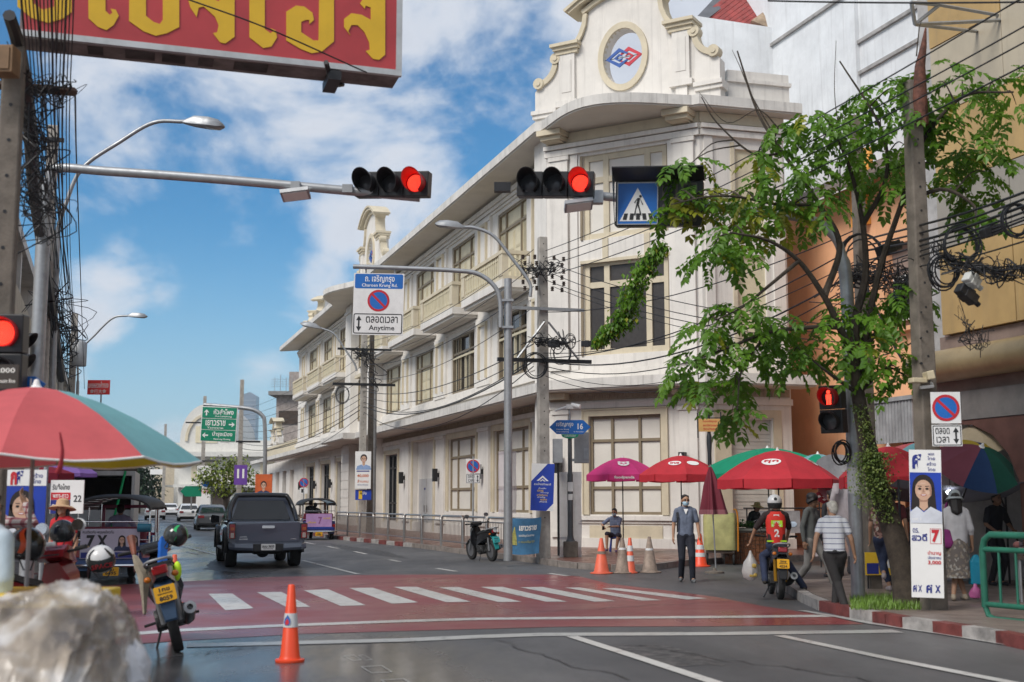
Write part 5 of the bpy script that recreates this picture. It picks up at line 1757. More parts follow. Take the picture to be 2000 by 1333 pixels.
for k in range(npan):
 lab = ('steel fence panel at the corner, partly covered by the blue banner' if k == 0 else
   'steel fence panel right behind the parked scooter' if k == 1 else
   ('third','fourth','fifth','sixth','seventh','eighth','ninth','tenth')[k - 2] + ' steel fence panel counting from the blue banner' if k < npan - 1 else
   'farthest steel fence panel, next to the purple tuk-tuk' if k == npan - 1 else 'stainless steel fence panel in the row along the far pavement')
 fence_panel(s0 + fd * ll * k,ll - .12,fd,lab)
fence_panel(s0 + V_((.05,.1,0)),.9,V_((-.35,1.0,0)).normalized(),'short steel end panel turned back at the corner beside the banner')
gr = thing('green_railing','green painted pipe railing on the near right pavement','railing',(5.75,15.3,.146),math.atan2(-.9,.45))
GREENP = mat('green rail paint',(.02,.13,.085),.4,var=.15)
p0,p1 = V_((0,0,0)),V_((6,0,0))
gp0 = at(1925,1200,16.2)
gr.location = (gp0.x,16.2,.146)
q = MB().tube([(0,0,.12),(0,0,.85),(.04,0,.98),(.14,0,1.05),(5,0,1.05)],.045,10)
q.bd('top_rail',GREENP,gr,smooth=True)
for z in (.86,.16):
 MB().cyl((0,0,z),(5,0,z),.035).bd('rail',GREENP,gr)
MB().tube([(0,0,.14),(.05,0,.02),(.15,0,-.02),(5,0,-.02)],.035,8).bd('rail',GREENP,gr,smooth=True)
for k in range(4):
 MB().cyl((.95 + k * 1.35,0,-.02),(.95 + k * 1.35,0,1.05),.05).bd('post',GREENP,gr)
for k in range(16):
 if (k + 1) % 5:
  MB().cyl((.26 + k * .27,0,.16),(.26 + k * .27,0,.86),.018,n=6).bd('bar',GREENP,gr)
# ---- street tree
rt = random.Random(11)
def leaflet(vs,fs,p,d,up,L,w):
 s_ = d.cross(up)
 if s_.length < 1e-4:
  s_ = V_((1,0,0))
 s_.normalize()
 n = s_.cross(d).normalized()
 i = len(vs)
 m = p + d * L * .5 - n * w * .12
 e = p + d * L - n * L * .18
 vs += [p,m + s_ * w * .5 + n * w * .18,e,m - s_ * w * .5 + n * w * .18,m]
 fs += [(i,i + 4,i + 1),(i + 1,i + 4,i + 2),(i,i + 3,i + 4),(i + 3,i + 2,i + 4)]
def spray(r,L=.42,n=5,ll=.145,lw=.085):
 vs,fs = [],[]
 for k in range(n):
  t_ = (k + .7) / n
  p = V_((L * t_,r.uniform(-.01,.01),-.30 * L * t_ * t_))
  for sx in (-1,1):
   d = V_((.55,sx * r.uniform(.8,1.1),-.25 + r.uniform(-.3,.15))).normalized()
   leaflet(vs,fs,p,d,V_((0,0,1)),ll * r.uniform(.8,1.2) * (1 - .2 * abs(t_ - .55)),lw * r.uniform(.85,1.15))
 leaflet(vs,fs,V_((L * .97,0,-.3 * L)),V_((.9,0,-.45)).normalized(),V_((0,0,1)),ll,lw)
 return vs,fs
SPR = [spray(rt,rt.uniform(.34,.5),rt.randint(4,6)) for _ in range(6)]
clusters = [(1880,165,36),(1945,175,40),(1985,205,40),(1830,160,34),(1765,175,34),(1700,185,36),(1655,235,36),(1580,235,30),(1720,245,46),(1800,235,40),(1885,270,44),(1925,335,36),(1895,300,30),
   (1890,385,26),(1850,330,34),(1490,300,24),(1530,250,26),(1500,355,30),(1440,385,26),(1600,285,40),(1680,300,46),(1770,285,40),(1480,425,36),(1425,455,30),(1385,500,26),
   (1440,490,30),(1530,405,40),(1600,400,40),(1905,430,30),(1450,600,28),(1405,625,30),(1380,645,24),(1340,712,26),(1400,690,34),(1480,690,36),(1435,755,34),(1430,805,20),
   (1365,750,22),(1520,635,26),(1580,665,36),(1545,700,30),(1660,680,36),(1700,620,36),(1640,610,34),(1745,580,32),(1720,705,40),(1765,735,28),
   (1570,330,38),(1740,350,40),(1835,270,36),(1330,335,26),(1355,315,26),(1315,385,24),(1345,390,24),(1300,410,14),(1390,385,20),
   (1480,640,26),(1780,590,26)]
TB = gp(1772,1183,.146)
tree = thing('street_tree','leafy street tree with vine covered leaning trunk in the kerbside grass','tree',TB)
o_ = V_(TB)
YB = 18.0
def tp(px,py,dy=0.0):
 return at(px,py,YB + dy) - o_
trunk = [V_((0,0,-.05)),tp(1765,1120),tp(1748,1050),tp(1722,970),tp(1700,890),tp(1686,830),tp(1676,770),tp(1668,700)]
trunk[0] = V_((0,0,-.05))
q = MB().tube(bez(trunk,5),[.20 - .0034 * i for i in range(36)],12)
q.bd('trunk',BARK,tree,smooth=True)
limbs = [
 [tp(1668,700),tp(1640,640,-.2),tp(1610,580,-.4),tp(1560,510,-.6),tp(1500,470,-.8),tp(1430,455,-1.0)],
 [tp(1668,700),tp(1672,620,.2),tp(1690,540,.3),tp(1685,440,.4),tp(1660,330,.3),tp(1620,240,.2)],
 [tp(1676,770),tp(1690,660,.3),tp(1720,520,.2),tp(1760,400,-.2),tp(1800,280,-.5),tp(1880,190,-.9),tp(1980,180,-1.2)],
 [tp(1640,640,-.2),tp(1580,640,-.5),tp(1500,650,-.8),tp(1420,680,-1.0),tp(1345,710,-1.1)],
 [tp(1610,580,-.4),tp(1640,480,.1),tp(1600,400,.3),tp(1530,300,.4),tp(1480,220,.5),tp(1440,100,.6)],
 [tp(1685,440,.4),tp(1730,350,.2),tp(1720,250,.0),tp(1640,120,.1)],
 [tp(1760,400,-.2),tp(1840,370,-.6),tp(1900,400,-.8),tp(1905,430,-.9)],
 [tp(1668,700),tp(1720,640,.5),tp(1745,590,.6),tp(1790,590,.8)],
 [tp(1560,510,-.6),tp(1500,560,-.8),tp(1450,600,-1.0),tp(1400,625,-1.1)],
 [tp(1500,650,-.8),tp(1450,720,-1.0),tp(1440,800,-1.0)],
 [tp(1676,770),tp(1620,730,-.4),tp(1570,690,-.5)],
 [tp(1676,770),tp(1730,720,.3),tp(1770,735,.4)],
 [tp(1600,400,.3),tp(1520,400,0),tp(1440,385,-.3),tp(1380,385,-.5),tp(1310,400,-.55)],
 [tp(1530,300,.4),tp(1470,300,.4),tp(1400,240,.4),tp(1370,190,.4)],
]
nodes = []
q = MB()
for i,L_ in enumerate(limbs):
 b_ = bez(L_,6)
 n = len(b_)
 r0 = (.06,.075,.06,.035,.05,.04,.035,.04,.028,.02,.03,.03,.025,.018)[i]
 q.tube(b_,[r0 * (1 - .86 * k / n) + .004 for k in range(n)],7)
 nodes += [(p,r0 * (1 - .86 * k / n)) for k,p in enumerate(b_)]
br = q.bd('limbs',BARK,tree,smooth=True)
br['kind'] = 'stuff'
crown,yel,twigs = MB(),MB(),MB()
LME = []
for vs,fs in SPR:
 LME.append(MB().add(vs,fs).mesh('leaf',LEAF))
nleaf = 0
for ci,(px,py,rr) in enumerate(clusters):
 dy = -.9 * max(0,min(1,(1600 - px) / 250)) if py > 440 else rt.uniform(-.5,.4)
 if px < 1400 and py < 430:
  dy = .45
 c = at(px,py,YB + dy) - o_
 near = min(nodes,key=lambda t_: (t_[0] - c).length + (.25 if t_[0].z > c.z + .4 else 0))[0]
 mid_ = near.lerp(c,.55) + V_((0,0,.12))
 twigs.tube(bez([near,mid_,c],4),[.016,.014,.012,.011,.010,.009,.008,.006,.004],5)
 R3 = rr / 2400 * YB
 ns = int(4 + rr * .30)
 for k in range(ns):
  v = V_((rt.gauss(0,.48),rt.gauss(0,.7),rt.gauss(0,.42)))
  if v.length > 1.5:
   v *= 1.5 / v.length
  p = c + V_((v.x * R3,v.y * R3 * 1.5,v.z * R3))
  out_ = V_((v.x,v.y,0)) + V_((rt.uniform(-.6,.6),rt.uniform(-.6,.6),0))
  yaw = math.atan2(out_.y,out_.x)
  pit = rt.uniform(-.05,.75) + (.2 if v.z < 0 else -.1)
  M = T(*p) @ RZ(yaw) @ RY(pit) @ RX(rt.uniform(-.5,.5)) @ Matrix.Scale(rt.uniform(.75,1.1),4)
  yl = (py < 460 and px < 1560 and py > 250 and rt.random() < .25) or rt.random() < .03
  if nleaf < 300 and v.y < .1 and not yl and k % 5 == 0:
   o = link('leaf',LME[rt.randrange(6)],tree)
   o.matrix_basis = M
   nleaf += 1
  else:
   vs,fs = SPR[rt.randrange(6)]
   (yel if yl else crown).add(vs,fs,M)
crown.bd('crown',LEAF,tree,kind='stuff')
yel.bd('yellow_leaves',LEAFY,tree,kind='stuff')
twigs.bd('twigs',BARK,tree,kind='stuff')
q = MB()
for pts in ([(1510,260),(1470,190),(1445,130),(1430,98)],[(1640,420),(1640,280),(1630,180),(1633,80)],[(1520,250),(1480,215),(1420,240),(1365,180)],[(1790,110),(1795,60),(1800,40)]):
 b_ = bez([tp(*p) for p in pts],5)
 q.tube(b_,[.012 - .009 * k / len(b_) for k in range(len(b_))],5)
q.bd('bare_shoots',BARK,tree,kind='stuff')
vine = MB()
for k in range(3600):
 t_ = rt.random()
 if t_ < .72:
  px = 1704 + rt.gauss(0,17)
  py = 895 + abs(rt.gauss(0,55)) - 12
  if py > 1015 - abs(px - 1704) * .8:
   continue
  dy = -.12 - rt.random() * .18
 else:
  s_ = rt.random()
  py = 790 + 230 * s_
  px = 1678 + 60 * s_ + rt.gauss(0,9)
  dy = -.16
 p = tp(px,py,dy)
 d = V_((rt.gauss(0,.7),rt.gauss(-.4,.6),rt.gauss(-.5,.6))).normalized()
 leaflet(vine.v,vine.f,p,d,V_((0,0,1)),rt.uniform(.03,.055),rt.uniform(.022,.035))
vine.m = [0] * len(vine.f)
vine.v = [tuple(v) for v in vine.v]
vn = vine.bd('trunk_vine',mat('small vine leaf',(.16,.20,.04),.5,col2=(.05,.10,.02),scale=9),tree,kind='stuff')
gr_ = MB()
for k in range(2600):
 px,py = rt.uniform(1662,1800),rt.uniform(1168,1192)
 p = gp(px,py,.146)
 a_ = rt.uniform(0,6.28)
 h_ = rt.uniform(.05,.14)
 d = V_((math.cos(a_),math.sin(a_),0))
 w_ = d.cross(V_((0,0,1))) * .006
 gr_.add([p - w_,p + w_,p + d * h_ * .5 + V_((0,0,h_))],[(0,1,2)])
go = gr_.bd('grass',mat('grass blade',(.14,.25,.03),.5,var=.3,scale=5),None,kind='stuff')
tag(go,'bright green grass tuft at the foot of the mast and tree','grass')
cp = thing('hanging_creeper','thick garland of creeper leaves hanging on a cable before the dark window','plant',at(1230,580,24))
o_ = at(1230,580,24)
path = bez([at(1295,482,23.5) - o_,at(1270,505,23.7) - o_,at(1245,545,23.8) - o_,at(1230,590,24) - o_,at(1215,625,24) - o_,at(1190,648,24.1) - o_,at(1165,668,24.2) - o_],8)
MB().tube(path,.015,5).bd('stem',BARK,cp)
q,q2 = MB(),MB()
for i,p in enumerate(path):
 rr = .05 + .11 * math.sin(math.pi * min(1,(i + 3) / (len(path) + 2))) ** .7
 for k in range(36):
  pp = p + V_((rt.gauss(0,rr * .7),rt.gauss(0,rr * .7),rt.gauss(0,rr * .6)))
  d = V_((rt.gauss(0,.5),rt.gauss(-.3,.5),rt.gauss(-.7,.4))).normalized()
  w_ = q2 if rt.random() < .08 else q
  leaflet(w_.v,w_.f,pp,d,V_((0,0,1)),rt.uniform(.09,.15),rt.uniform(.06,.09))
for w_,nm,m in ((q,'leaves',LEAF),(q2,'young_leaves',LEAFY)):
 w_.m = [0] * len(w_.f)
 w_.v = [tuple(v) for v in w_.v]
 w_.bd(nm,m,cp,kind='stuff')
def far_tree(name,label,c,lobes,n,size,m,trunk_h,group=None):
 t_ = thing(name,label,'tree',(c[0],c[1],0),0,group)
 MB().tube([(0,0,0),(.1,0,trunk_h * .6),(0,0,trunk_h * 1.2)],[.3,.22,.12],8).bd('trunk',BARK,t_,smooth=True)
 q = MB()
 lim = MB()
 for (lx,ly,lz,lr) in lobes:
  lim.tube([(0,0,trunk_h * .8),(lx * .6,ly * .6,lz * .8),(lx,ly,lz)],[.12,.07,.03],5)
  for k in range(int(n * lr * lr)):
   d = V_((rt.gauss(0,1),rt.gauss(0,1),rt.gauss(0,.8)))
   d = d.normalized() * lr * (rt.random() ** .4)
   p = V_((lx,ly,lz)) + d
   dd = V_((rt.gauss(0,1),rt.gauss(0,1),rt.gauss(-.4,.7))).normalized()
   leaflet(q.v,q.f,p,dd,V_((0,0,1)),size * rt.uniform(.7,1.3),size * .6)
 q.m = [0] * len(q.f)
 q.v = [tuple(v) for v in q.v]
 q.bd('crown',m,t_,kind='stuff')
 lim.bd('limbs',BARK,t_,kind='stuff')
 return t_
YGL = mat('yellow green foliage',(.23,.27,.025),.55,col2=(.10,.17,.02),scale=.8)
DGL = mat('dark green foliage',(.022,.05,.02),.6,col2=(.012,.03,.014),scale=.6)
c = at(440,960,100)
far_tree('roadside_tree','yellow green roadside tree in front of the distant arched building',c,[(-1.4,0,3.6,1.3),(-.3,0,4.1,1.4),(.9,0,4.2,1.3),(1.7,.5,3.4,1.2),(-.6,-.5,2.9,1.1),(.6,-.5,2.9,1.1)],190,.30,YGL,2.2)
far_tree('roadside_tree','dark leafy tree massed at the far left end of the street',at(272,950,170),[(0,0,5,3),(-2.5,0,6,3.2),(-5,2,5,3.4),(1.5,0,3,2.0),(-4,0,3,2.6)],60,.7,DGL,4)
far_tree('roadside_tree','dark tree behind the truck at the left of the street',at(235,950,190),[(0,0,6,3.4),(-4,0,6.5,3.4),(-8,2,6,3.4),(3,0,4.5,2.6),(-2,0,3,2.6)],55,.7,DGL,4)
# ---- cables
def cable(label,pts,r=.012,group=None,drop=0.0,name='overhead_cable',m=CABLE):
 P = [at(*p) if len(p) == 3 and p[2] > 3 else V_(p) for p in pts]
 if len(P) == 2:
  P = sag(P[0],P[1],drop,16)
 else:
  P = bez(P,8)
 o = P[0].copy()
 ob_ = MB().tube([p - o for p in P],r,5).bd(name,m)
 ob_.location = o
 return tag(ob_,label,'cable',group)
ORD = ('topmost','second','third','fourth','fifth','sixth','seventh','eighth','ninth','tenth','eleventh','twelfth','thirteenth','fourteenth','fifteenth')
GA = 'cables along the museum front'
LA = 'thin black cable strung past the museum balconies between the concrete poles'
for k,(y0,y1,d_,r) in enumerate(((488,668,.5,.010),(520,690,.6,.010),(560,712,.6,.012),(600,738,.7,.011),(672,764,.6,.016),(690,775,.7,.013),(700,786,.9,.016),(706,795,.8,.022),(716,806,1.2,.014))):
 cable(ORD[k] + ' from the top of the black cables strung past the museum balconies' if k != 7 else 'thickest black cable bundle strung low past the museum balconies',[(1042,y0,32.6),(712,y1,58.7)],r,GA,d_)
 cable(ORD[k] + ' from the top of the thin cables past the far half of the museum',[(712,y1,58.7),(474,800 + 11 * k,95)],r,'cables beyond the postered pole',d_)
GB = 'cables crossing the corner window'
LB = 'thin black cable slanting across the dark corner window to the tree'
for k,(x0,y0,x1,y1,Y1,d_,r) in enumerate(((1066,510,1690,640,21.6,.3,.010),(1068,530,1690,655,21.6,.35,.010),(1068,548,1690,672,21.6,.3,.010),(1060,700,1692,470,21.4,.5,.014),(1062,690,1692,500,21.4,.5,.010),
           (1062,705,1692,520,21.4,.7,.018),(1062,715,1692,540,21.4,.8,.012),(1066,610,1692,440,21.4,.4,.012),(1066,735,1692,600,21.4,.9,.009),(1080,560,1690,690,21.6,.3,.008),(1062,722,1692,555,21.4,1.0,.008))):
 cable(ORD[k] + ' of the thin black cables slanting across the dark corner window',[(x0,y0,32.6),(x1,y1,Y1)],r,GB,d_)
GC = 'wires from the tall pole to the upper right'
for k,(y0,x1,y1,Y1,r) in enumerate(((490,2040,-30,12.5,.010),(505,2040,30,12.5,.010),(520,2040,62,12.5,.010),(540,2040,108,12.5,.011))):
 cable(ORD[k] + ' of four straight black wires rising across the tree to the upper right',[(1066,y0,32.6),(x1,y1,Y1)],r,GC,.25)
cable('black wire crossing the very top of the picture at right',[(1500,2,15),(2040,4,13)],.012,None,.02)
GD = 'heavy cables at the right pole'
for k,(y0,y1,y2,r) in enumerate(((478,440,372,.018),(490,455,385,.016),(500,470,398,.02),(520,480,410,.016),(545,500,425,.014),(535,490,420,.012),(560,520,470,.011))):
 cable(ORD[k] + ' of the heavy black cables sweeping past the right pole',[(1692,y0 - 10,21.3),(1800,y1,17.1),(1900,(y1 + y2) / 2 + 6,15.2),(2040,y2 - 10,13)],r,GD)
for k,(pts,r) in enumerate((([(1692,700,21.3),(1740,690,19),(1800,660,17.1)],.012),([(1692,560,21.3),(1760,700,19),(1800,710,17.1)],.02),([(1580,590,22),(1700,600,21.3),(1800,610,17.1)],.01))):
 cable(('thin upper','thick drooping','short thin lower')[k] + ' slack cable between the brown pole and the right pole',pts,r,'slack cables between the two right poles')
def coil(label,px,py,Y,r,n=4,tilt=0.0,group='cable coils',thick=.012):
 c = at(px,py,Y)
 q = MB()
 for k in range(n):
  rr = r * rt.uniform(.85,1.08)
  cx,cz = rt.uniform(-.03,.03),rt.uniform(-.03,.03)
  sq = rt.uniform(.75,.95)
  q.tube([(cx + rr * sq * math.cos(a * math.pi / 9),k * .02,cz + rr * math.sin(a * math.pi / 9)) for a in range(19)],thick,5)
 o = q.bd('cable_coil',CABLE,rz=tilt,loc=c)
 return tag(o,label,'cable coil',group)
coil('large cable coil low on the tall pole, right side',1096,690,32.5,.30,3,thick=.010)
coil('smaller cable coil hanging beside the large one on the crossarm',1116,668,32.5,.2,3,.3,thick=.009)
coil('cable coil left of the tall pole below its crossarm',1046,715,32.4,.34,4,.2)
coil('cable coil under the crossarm of the postered pole',668,772,58.6,.42,3,thick=.014)
coil('round cable coil on the brown pole behind the tree',1684,505,21,.42,5,thick=.016)
coil('oval cable coil right of the right pole, against the grey cladding',1878,478,15.8,.28,4)
coil('cable coil lower right of the right pole beside the white box',1848,530,15.9,.22,5)
coil('cable ring at the top right picture edge',1985,430,14,.2,4)
coil('black cable loop hanging on the mast under the pedestrian light',1648,885,18.7,.16,5,.4)
def splice(label,px,py,Y,L,r,rz=0.0,ry=0.0,m=BLACKP):
 t_ = thing('splice_box',label,'cable box',at(px,py,Y),group='cable splice boxes')
 M = RZ(rz) @ RY(ry)
 MB().box(-L / 2,L / 2,-r,r,-r,r,M).bd('case',m,t_,bevel=.015)
 q = MB().box(-L * .2,L * .2,-r * 1.12,r * 1.12,-r * 1.12,r * 1.12,M)
 q.bd('band',m,t_,bevel=.01)
 MB().cyl(M @ V_((L / 2,0,0)),M @ V_((L / 2 + .08,0,0)),r * .5).bd('gland',m,t_)
splice('black splice box on the cables behind the tree, left of the right pole',1735,485,19.5,.42,.08,.3,-.35)
splice('black splice box riding the cables at far right with a white tag',1935,452,14.6,.26,.06,.3,-.35)
splice('black box hanging between coils on the tall pole',1082,672,32.4,.3,.09)
splice('tilted black box under the white taped box on the gold wall',1888,575,15.4,.30,.07,.4,.6)
splice('grey white taped box among the cables on the gold wall',1898,548,15.3,.2,.07,.4,.6,mat('dull white plastic',(.5,.5,.47),.5))
splice('dark box on the cable right of the tall pole',1146,672,30,.28,.07)
splice('black splice case below the cable bundle on the right pole',1760,580,18.6,.3,.09,.6,-.8)
def tangle(label,pts,n,spread,r=.008,m=CABLE,seed=1,kind='stuff',cat='cables'):
 rr = random.Random(seed)
 P = [at(*p) for p in pts]
 o = P[0].copy()
 q = MB()
 for k in range(n):
  t0,t1 = sorted((rr.random(),rr.random()))
  if t1 - t0 < .15:
   t1 = min(1,t0 + .3)
  path = []
  for j in range(6):
   u = (t0 + (t1 - t0) * j / 5) * (len(P) - 1)
   i = min(int(u),len(P) - 2)
   b = P[i].lerp(P[i + 1],u - i)
   path.append(b - o + V_((rr.gauss(0,spread),rr.gauss(0,spread * .6),rr.gauss(0,spread))))
  q.tube(bez(path,4),r * rr.uniform(.6,1.6),4)
 ob_ = q.bd('cable_tangle',m,kind=kind)
 ob_.location = o
 return tag(ob_,label,cat)
tangle('dense tangle of black wires round the poles at the upper left edge',[(30,120,11.5),(50,200,11.8),(70,300,12),(60,400,12),(90,430,12.5)],44,.15,.005,seed=3)
tangle('wires bunched around the cable arm left of the street lamp',[(20,170,12),(70,175,12.5),(140,180,13)],26,.07,.005,seed=4)
tangle('messy wires running down between the left concrete pole and the next',[(95,560,24),(110,600,26),(125,680,30),(130,750,34)],30,.25,.010,seed=5)
tangle('ragged cable tangle beside the right pole against the gold panels',[(1815,470,16.6),(1850,520,16),(1900,520,15.4),(1960,535,14.6),(2020,525,13.8)],60,.08,.006,seed=6)
tangle('loose wire ends dangling down the gold wall',[(1880,600,15.4),(1890,660,15.4),(1915,680,15.3),(1930,640,15.2)],14,.07,.004,seed=7)
tangle('wires twisted through the tree around the brown pole',[(1640,560,20.5),(1690,530,20.5),(1760,560,19),(1800,540,17.3)],50,.16,.008,seed=8)
tangle('insulator leads knotted around the head of the tall pole',[(1020,520,32.5),(1050,530,32.5),(1090,520,32.4)],18,.13,.008,seed=9)
tangle('wire knot on the crossarm of the tall pole',[(1030,665,32.4),(1080,668,32.4),(1130,672,32)],26,.10,.009,seed=10)
tangle('wire knot round the head of the postered pole',[(690,690,58.5),(720,690,58.5),(730,760,58.5)],18,.22,.014,seed=12)
GL = 'cables along the left side of the street'
for k in range(15):
 x0 = 128 + (k % 5) * 7 + rt.uniform(-3,3)
 x1 = 40 + k * 7.5
 cable(('leftmost' if k == 0 else ORD[k] + ' from the left') + ' of the black cables sweeping overhead at the upper left',[(x0,735 - k * 3,58),(x0 - 20 + k * .5,560,30),((x0 + x1) / 2 - 14,300,16),(x1,-20,10.5)],.007 + .005 * (k % 4 == 0),GL)
cable('single cable hanging clear of the others down the sky at left',[(165,760,58),(158,560,34),(150,330,20),(147,190,13)],.012)
ca = thing('steel_bracket','thick rusty steel arm carrying the cables at upper left','bracket',at(70,178,12.6))
o_ = at(70,178,12.6)
MB().tube([at(-20,165,12.2) - o_,at(147,180,13) - o_],.05,4).bd('arm',mat('rusty steel',(.10,.06,.045),.8,var=.3),ca)
ct = thing('overhead_cable','thick dark bundle of taped cables bending down beside the left pole','cable',at(95,500,22))
o_ = at(95,500,22)
MB().tube(bez([at(18,30,11) - o_,at(38,100,11.6) - o_,at(58,240,13) - o_,at(68,380,16) - o_,at(88,520,22) - o_,at(105,640,27) - o_,at(120,740,32) - o_],6),[.06 + .05 * i / 36 for i in range(37)],8).bd('bundle',CABLE,ct,smooth=True)
bx = thing('junction_box','brown junction box wired to the pole at the upper left edge','box',at(12,122,11.2))
MB().box(-.16,.1,-.1,.1,-.13,.14).bd('case',mat('brown box',(.24,.14,.07),.7,var=.2),bx,bevel=.01)
MB().box(-.13,.07,-.112,-.101,-.1,.11).bd('door',mat('brown box',(.24,.14,.07)),bx)
cable('drooping wire across the lower corner of the red sign',[(355,-5,12.4),(520,55,12.8),(700,135,13.6),(712,140,13.7)],.009)
tr_ = thing('transformer','grey pole mounted transformer can on the far left pole','transformer',at(155,690,51))
MB().lathe([(.0,-.55),(.28,-.55),(.3,-.5),(.3,.4),(.22,.5),(0,.55)],14).bd('can',PAINTGREY,tr_,smooth=True)
MB().box(-.5,-.28,-.06,.06,-.1,0).bd('bracket',GALV,tr_)
# ---- vehicles
def car_paint(name,c,coat=1.0,rough=.35,metal=.3):
 return mat(name,c,rough,metal,var=.03,scale=2,coat=coat)
GLASSK = mat('dark tinted glass',(.012,.014,.016),.04,var=.1,spec=.8)
TAILR = mat('tail lamp red',(.30,.01,.012),.15,var=.1,coat=.6)
TAILA = mat('tail lamp clear',(.42,.34,.30),.15,var=.1,coat=.6)
RIM = mat('alloy rim',(.35,.35,.36),.3,.8,var=.1)
def wheel(parent,x,y,r,w,spokes=6,name='wheel',rimm=None,hub=.55):
 M = T(x,y,r) @ RY(R(90))
 q = MB()
 q.lathe([(0,-w * .36),(r * .12,-w * .38),(r * .16,-w * .3),(r * hub * .5,-w * .26)],14,M)
 for k in range(spokes):
  a = 2 * math.pi * k / spokes
  q.box(r * .1,r * .64,-r * .06,r * .06,-w * .34,-w * .24,M @ RZ(a))
 q.lathe([(r * .62,-w * .44),(r * .66,-w * .4),(r * .66,w * .4),(r * .62,w * .44)],20,M)
 q.lathe([(0,w * .1),(r * .62,w * .1)],14,M)
 wh = q.bd(name,rimm or RIM,parent)
 t_ = MB().lathe([(r * .64,-w * .42),(r * .72,-w * .5),(r * .93,-w * .5),(r * .99,-w * .38),(r,-w * .2),(r,w * .2),(r * .99,w * .38),(r * .93,w * .5),(r * .72,w * .5),(r * .64,w * .42)],26,M)
 t_.bd('tyre',RUBBER,wh,smooth=50)
 return wh
def plate(parent,x,y,z,w,h,rows,bg_,fg,M=None,rx=0.0):
 M = (M or I4) @ T(x,y,z) @ RX(rx)
 p_ = MB().prism(rrect(-w / 2,w / 2,-h / 2,h / 2,h * .1,3),-.012,0,M).bd('number_plate',bg_,parent)
 q = MB()
 for (txt,cz,hh,ww) in rows:
  put_text(q,txt,0,cz * h,hh * h,-.015,ww * w,M=M,bold=.03)
 q.bd('lettering',fg,p_)
 return p_
def xsec(y,w,zb,zt,wt=None,k=.12):
 wt = wt or w * .97
 h = zt - zb
 return [(-w * .93,y,zb),(-w * .99,y,zb + h * .14),(-w,y,zb + h * .5),(-(w + wt) / 2 * 1.0,y,zb + h * .8),(-wt,y,zt - h * .06),(-wt + .06,y,zt),
   (wt - .06,y,zt),(wt,y,zt - h * .06),((w + wt) / 2,y,zb + h * .8),(w,y,zb + h * .5),(w * .99,y,zb + h * .14),(w * .93,y,zb)]
pk = thing('pickup_truck','dark blue grey double cab pickup driving away, tailgate towards the viewer','pickup truck',(-5.93,30.25,0),R(17))
PAINT = car_paint('slate blue car paint',(.100,.118,.160),metal=.1)
PBLK = mat('gloss black trim',(.012,.012,.014),.2,var=.1,coat=.4)
body = MB().loft([xsec(.07,.90,.60,1.10,.88),xsec(.3,.925,.58,1.13,.89),xsec(1.2,.935,.58,1.14,.89),xsec(1.78,.935,.52,1.15,.89),xsec(3.4,.935,.50,1.12,.89),xsec(4.0,.93,.5,1.08,.87),xsec(4.7,.90,.5,1.02,.80),xsec(5.1,.80,.5,.92,.66),xsec(5.2,.66,.52,.80,.5)])
body.bd('body',PAINT,pk,smooth=35)
cab = MB().loft([[(-.86,1.80,1.1),(-.64,1.98,1.72),(-.56,2.02,1.765),(.56,2.02,1.765),(.64,1.98,1.72),(.86,1.80,1.1)],
     [(-.87,2.6,1.1),(-.665,2.5,1.75),(-.57,2.5,1.80),(.57,2.5,1.80),(.665,2.5,1.75),(.87,2.6,1.1)],
     [(-.87,3.3,1.1),(-.655,3.0,1.74),(-.56,3.0,1.79),(.56,3.0,1.79),(.655,3.0,1.74),(.87,3.3,1.1)],
     [(-.86,4.1,1.05),(-.84,4.0,1.1),(-.5,4.0,1.12),(.5,4.0,1.12),(.84,4.0,1.1),(.86,4.1,1.05)]])
cab.bd('cab',PAINT,pk,smooth=35)
rw_ = [(-.74,1.16),(.74,1.16),(.60,1.60),(.56,1.645),(-.56,1.645),(-.60,1.60)]
def cabrear(p,dy):
 return (p[0],1.80 + (p[1] - 1.1) * .29 + dy,p[1])
q = MB().add([cabrear(p,-.015) for p in rw_],[tuple(range(6))])
q.bd('rear_window',GLASSK,pk)
q = MB()
q.tube(bez([(-.84,1.2,1.12),(-.80,1.62,1.42),(-.66,1.80,1.72),(-.5,1.84,1.78),(.5,1.84,1.78),(.66,1.80,1.72),(.80,1.62,1.42),(.84,1.2,1.12)],5),.062,10)
q.bd('sports_bar',PBLK,pk,smooth=True)
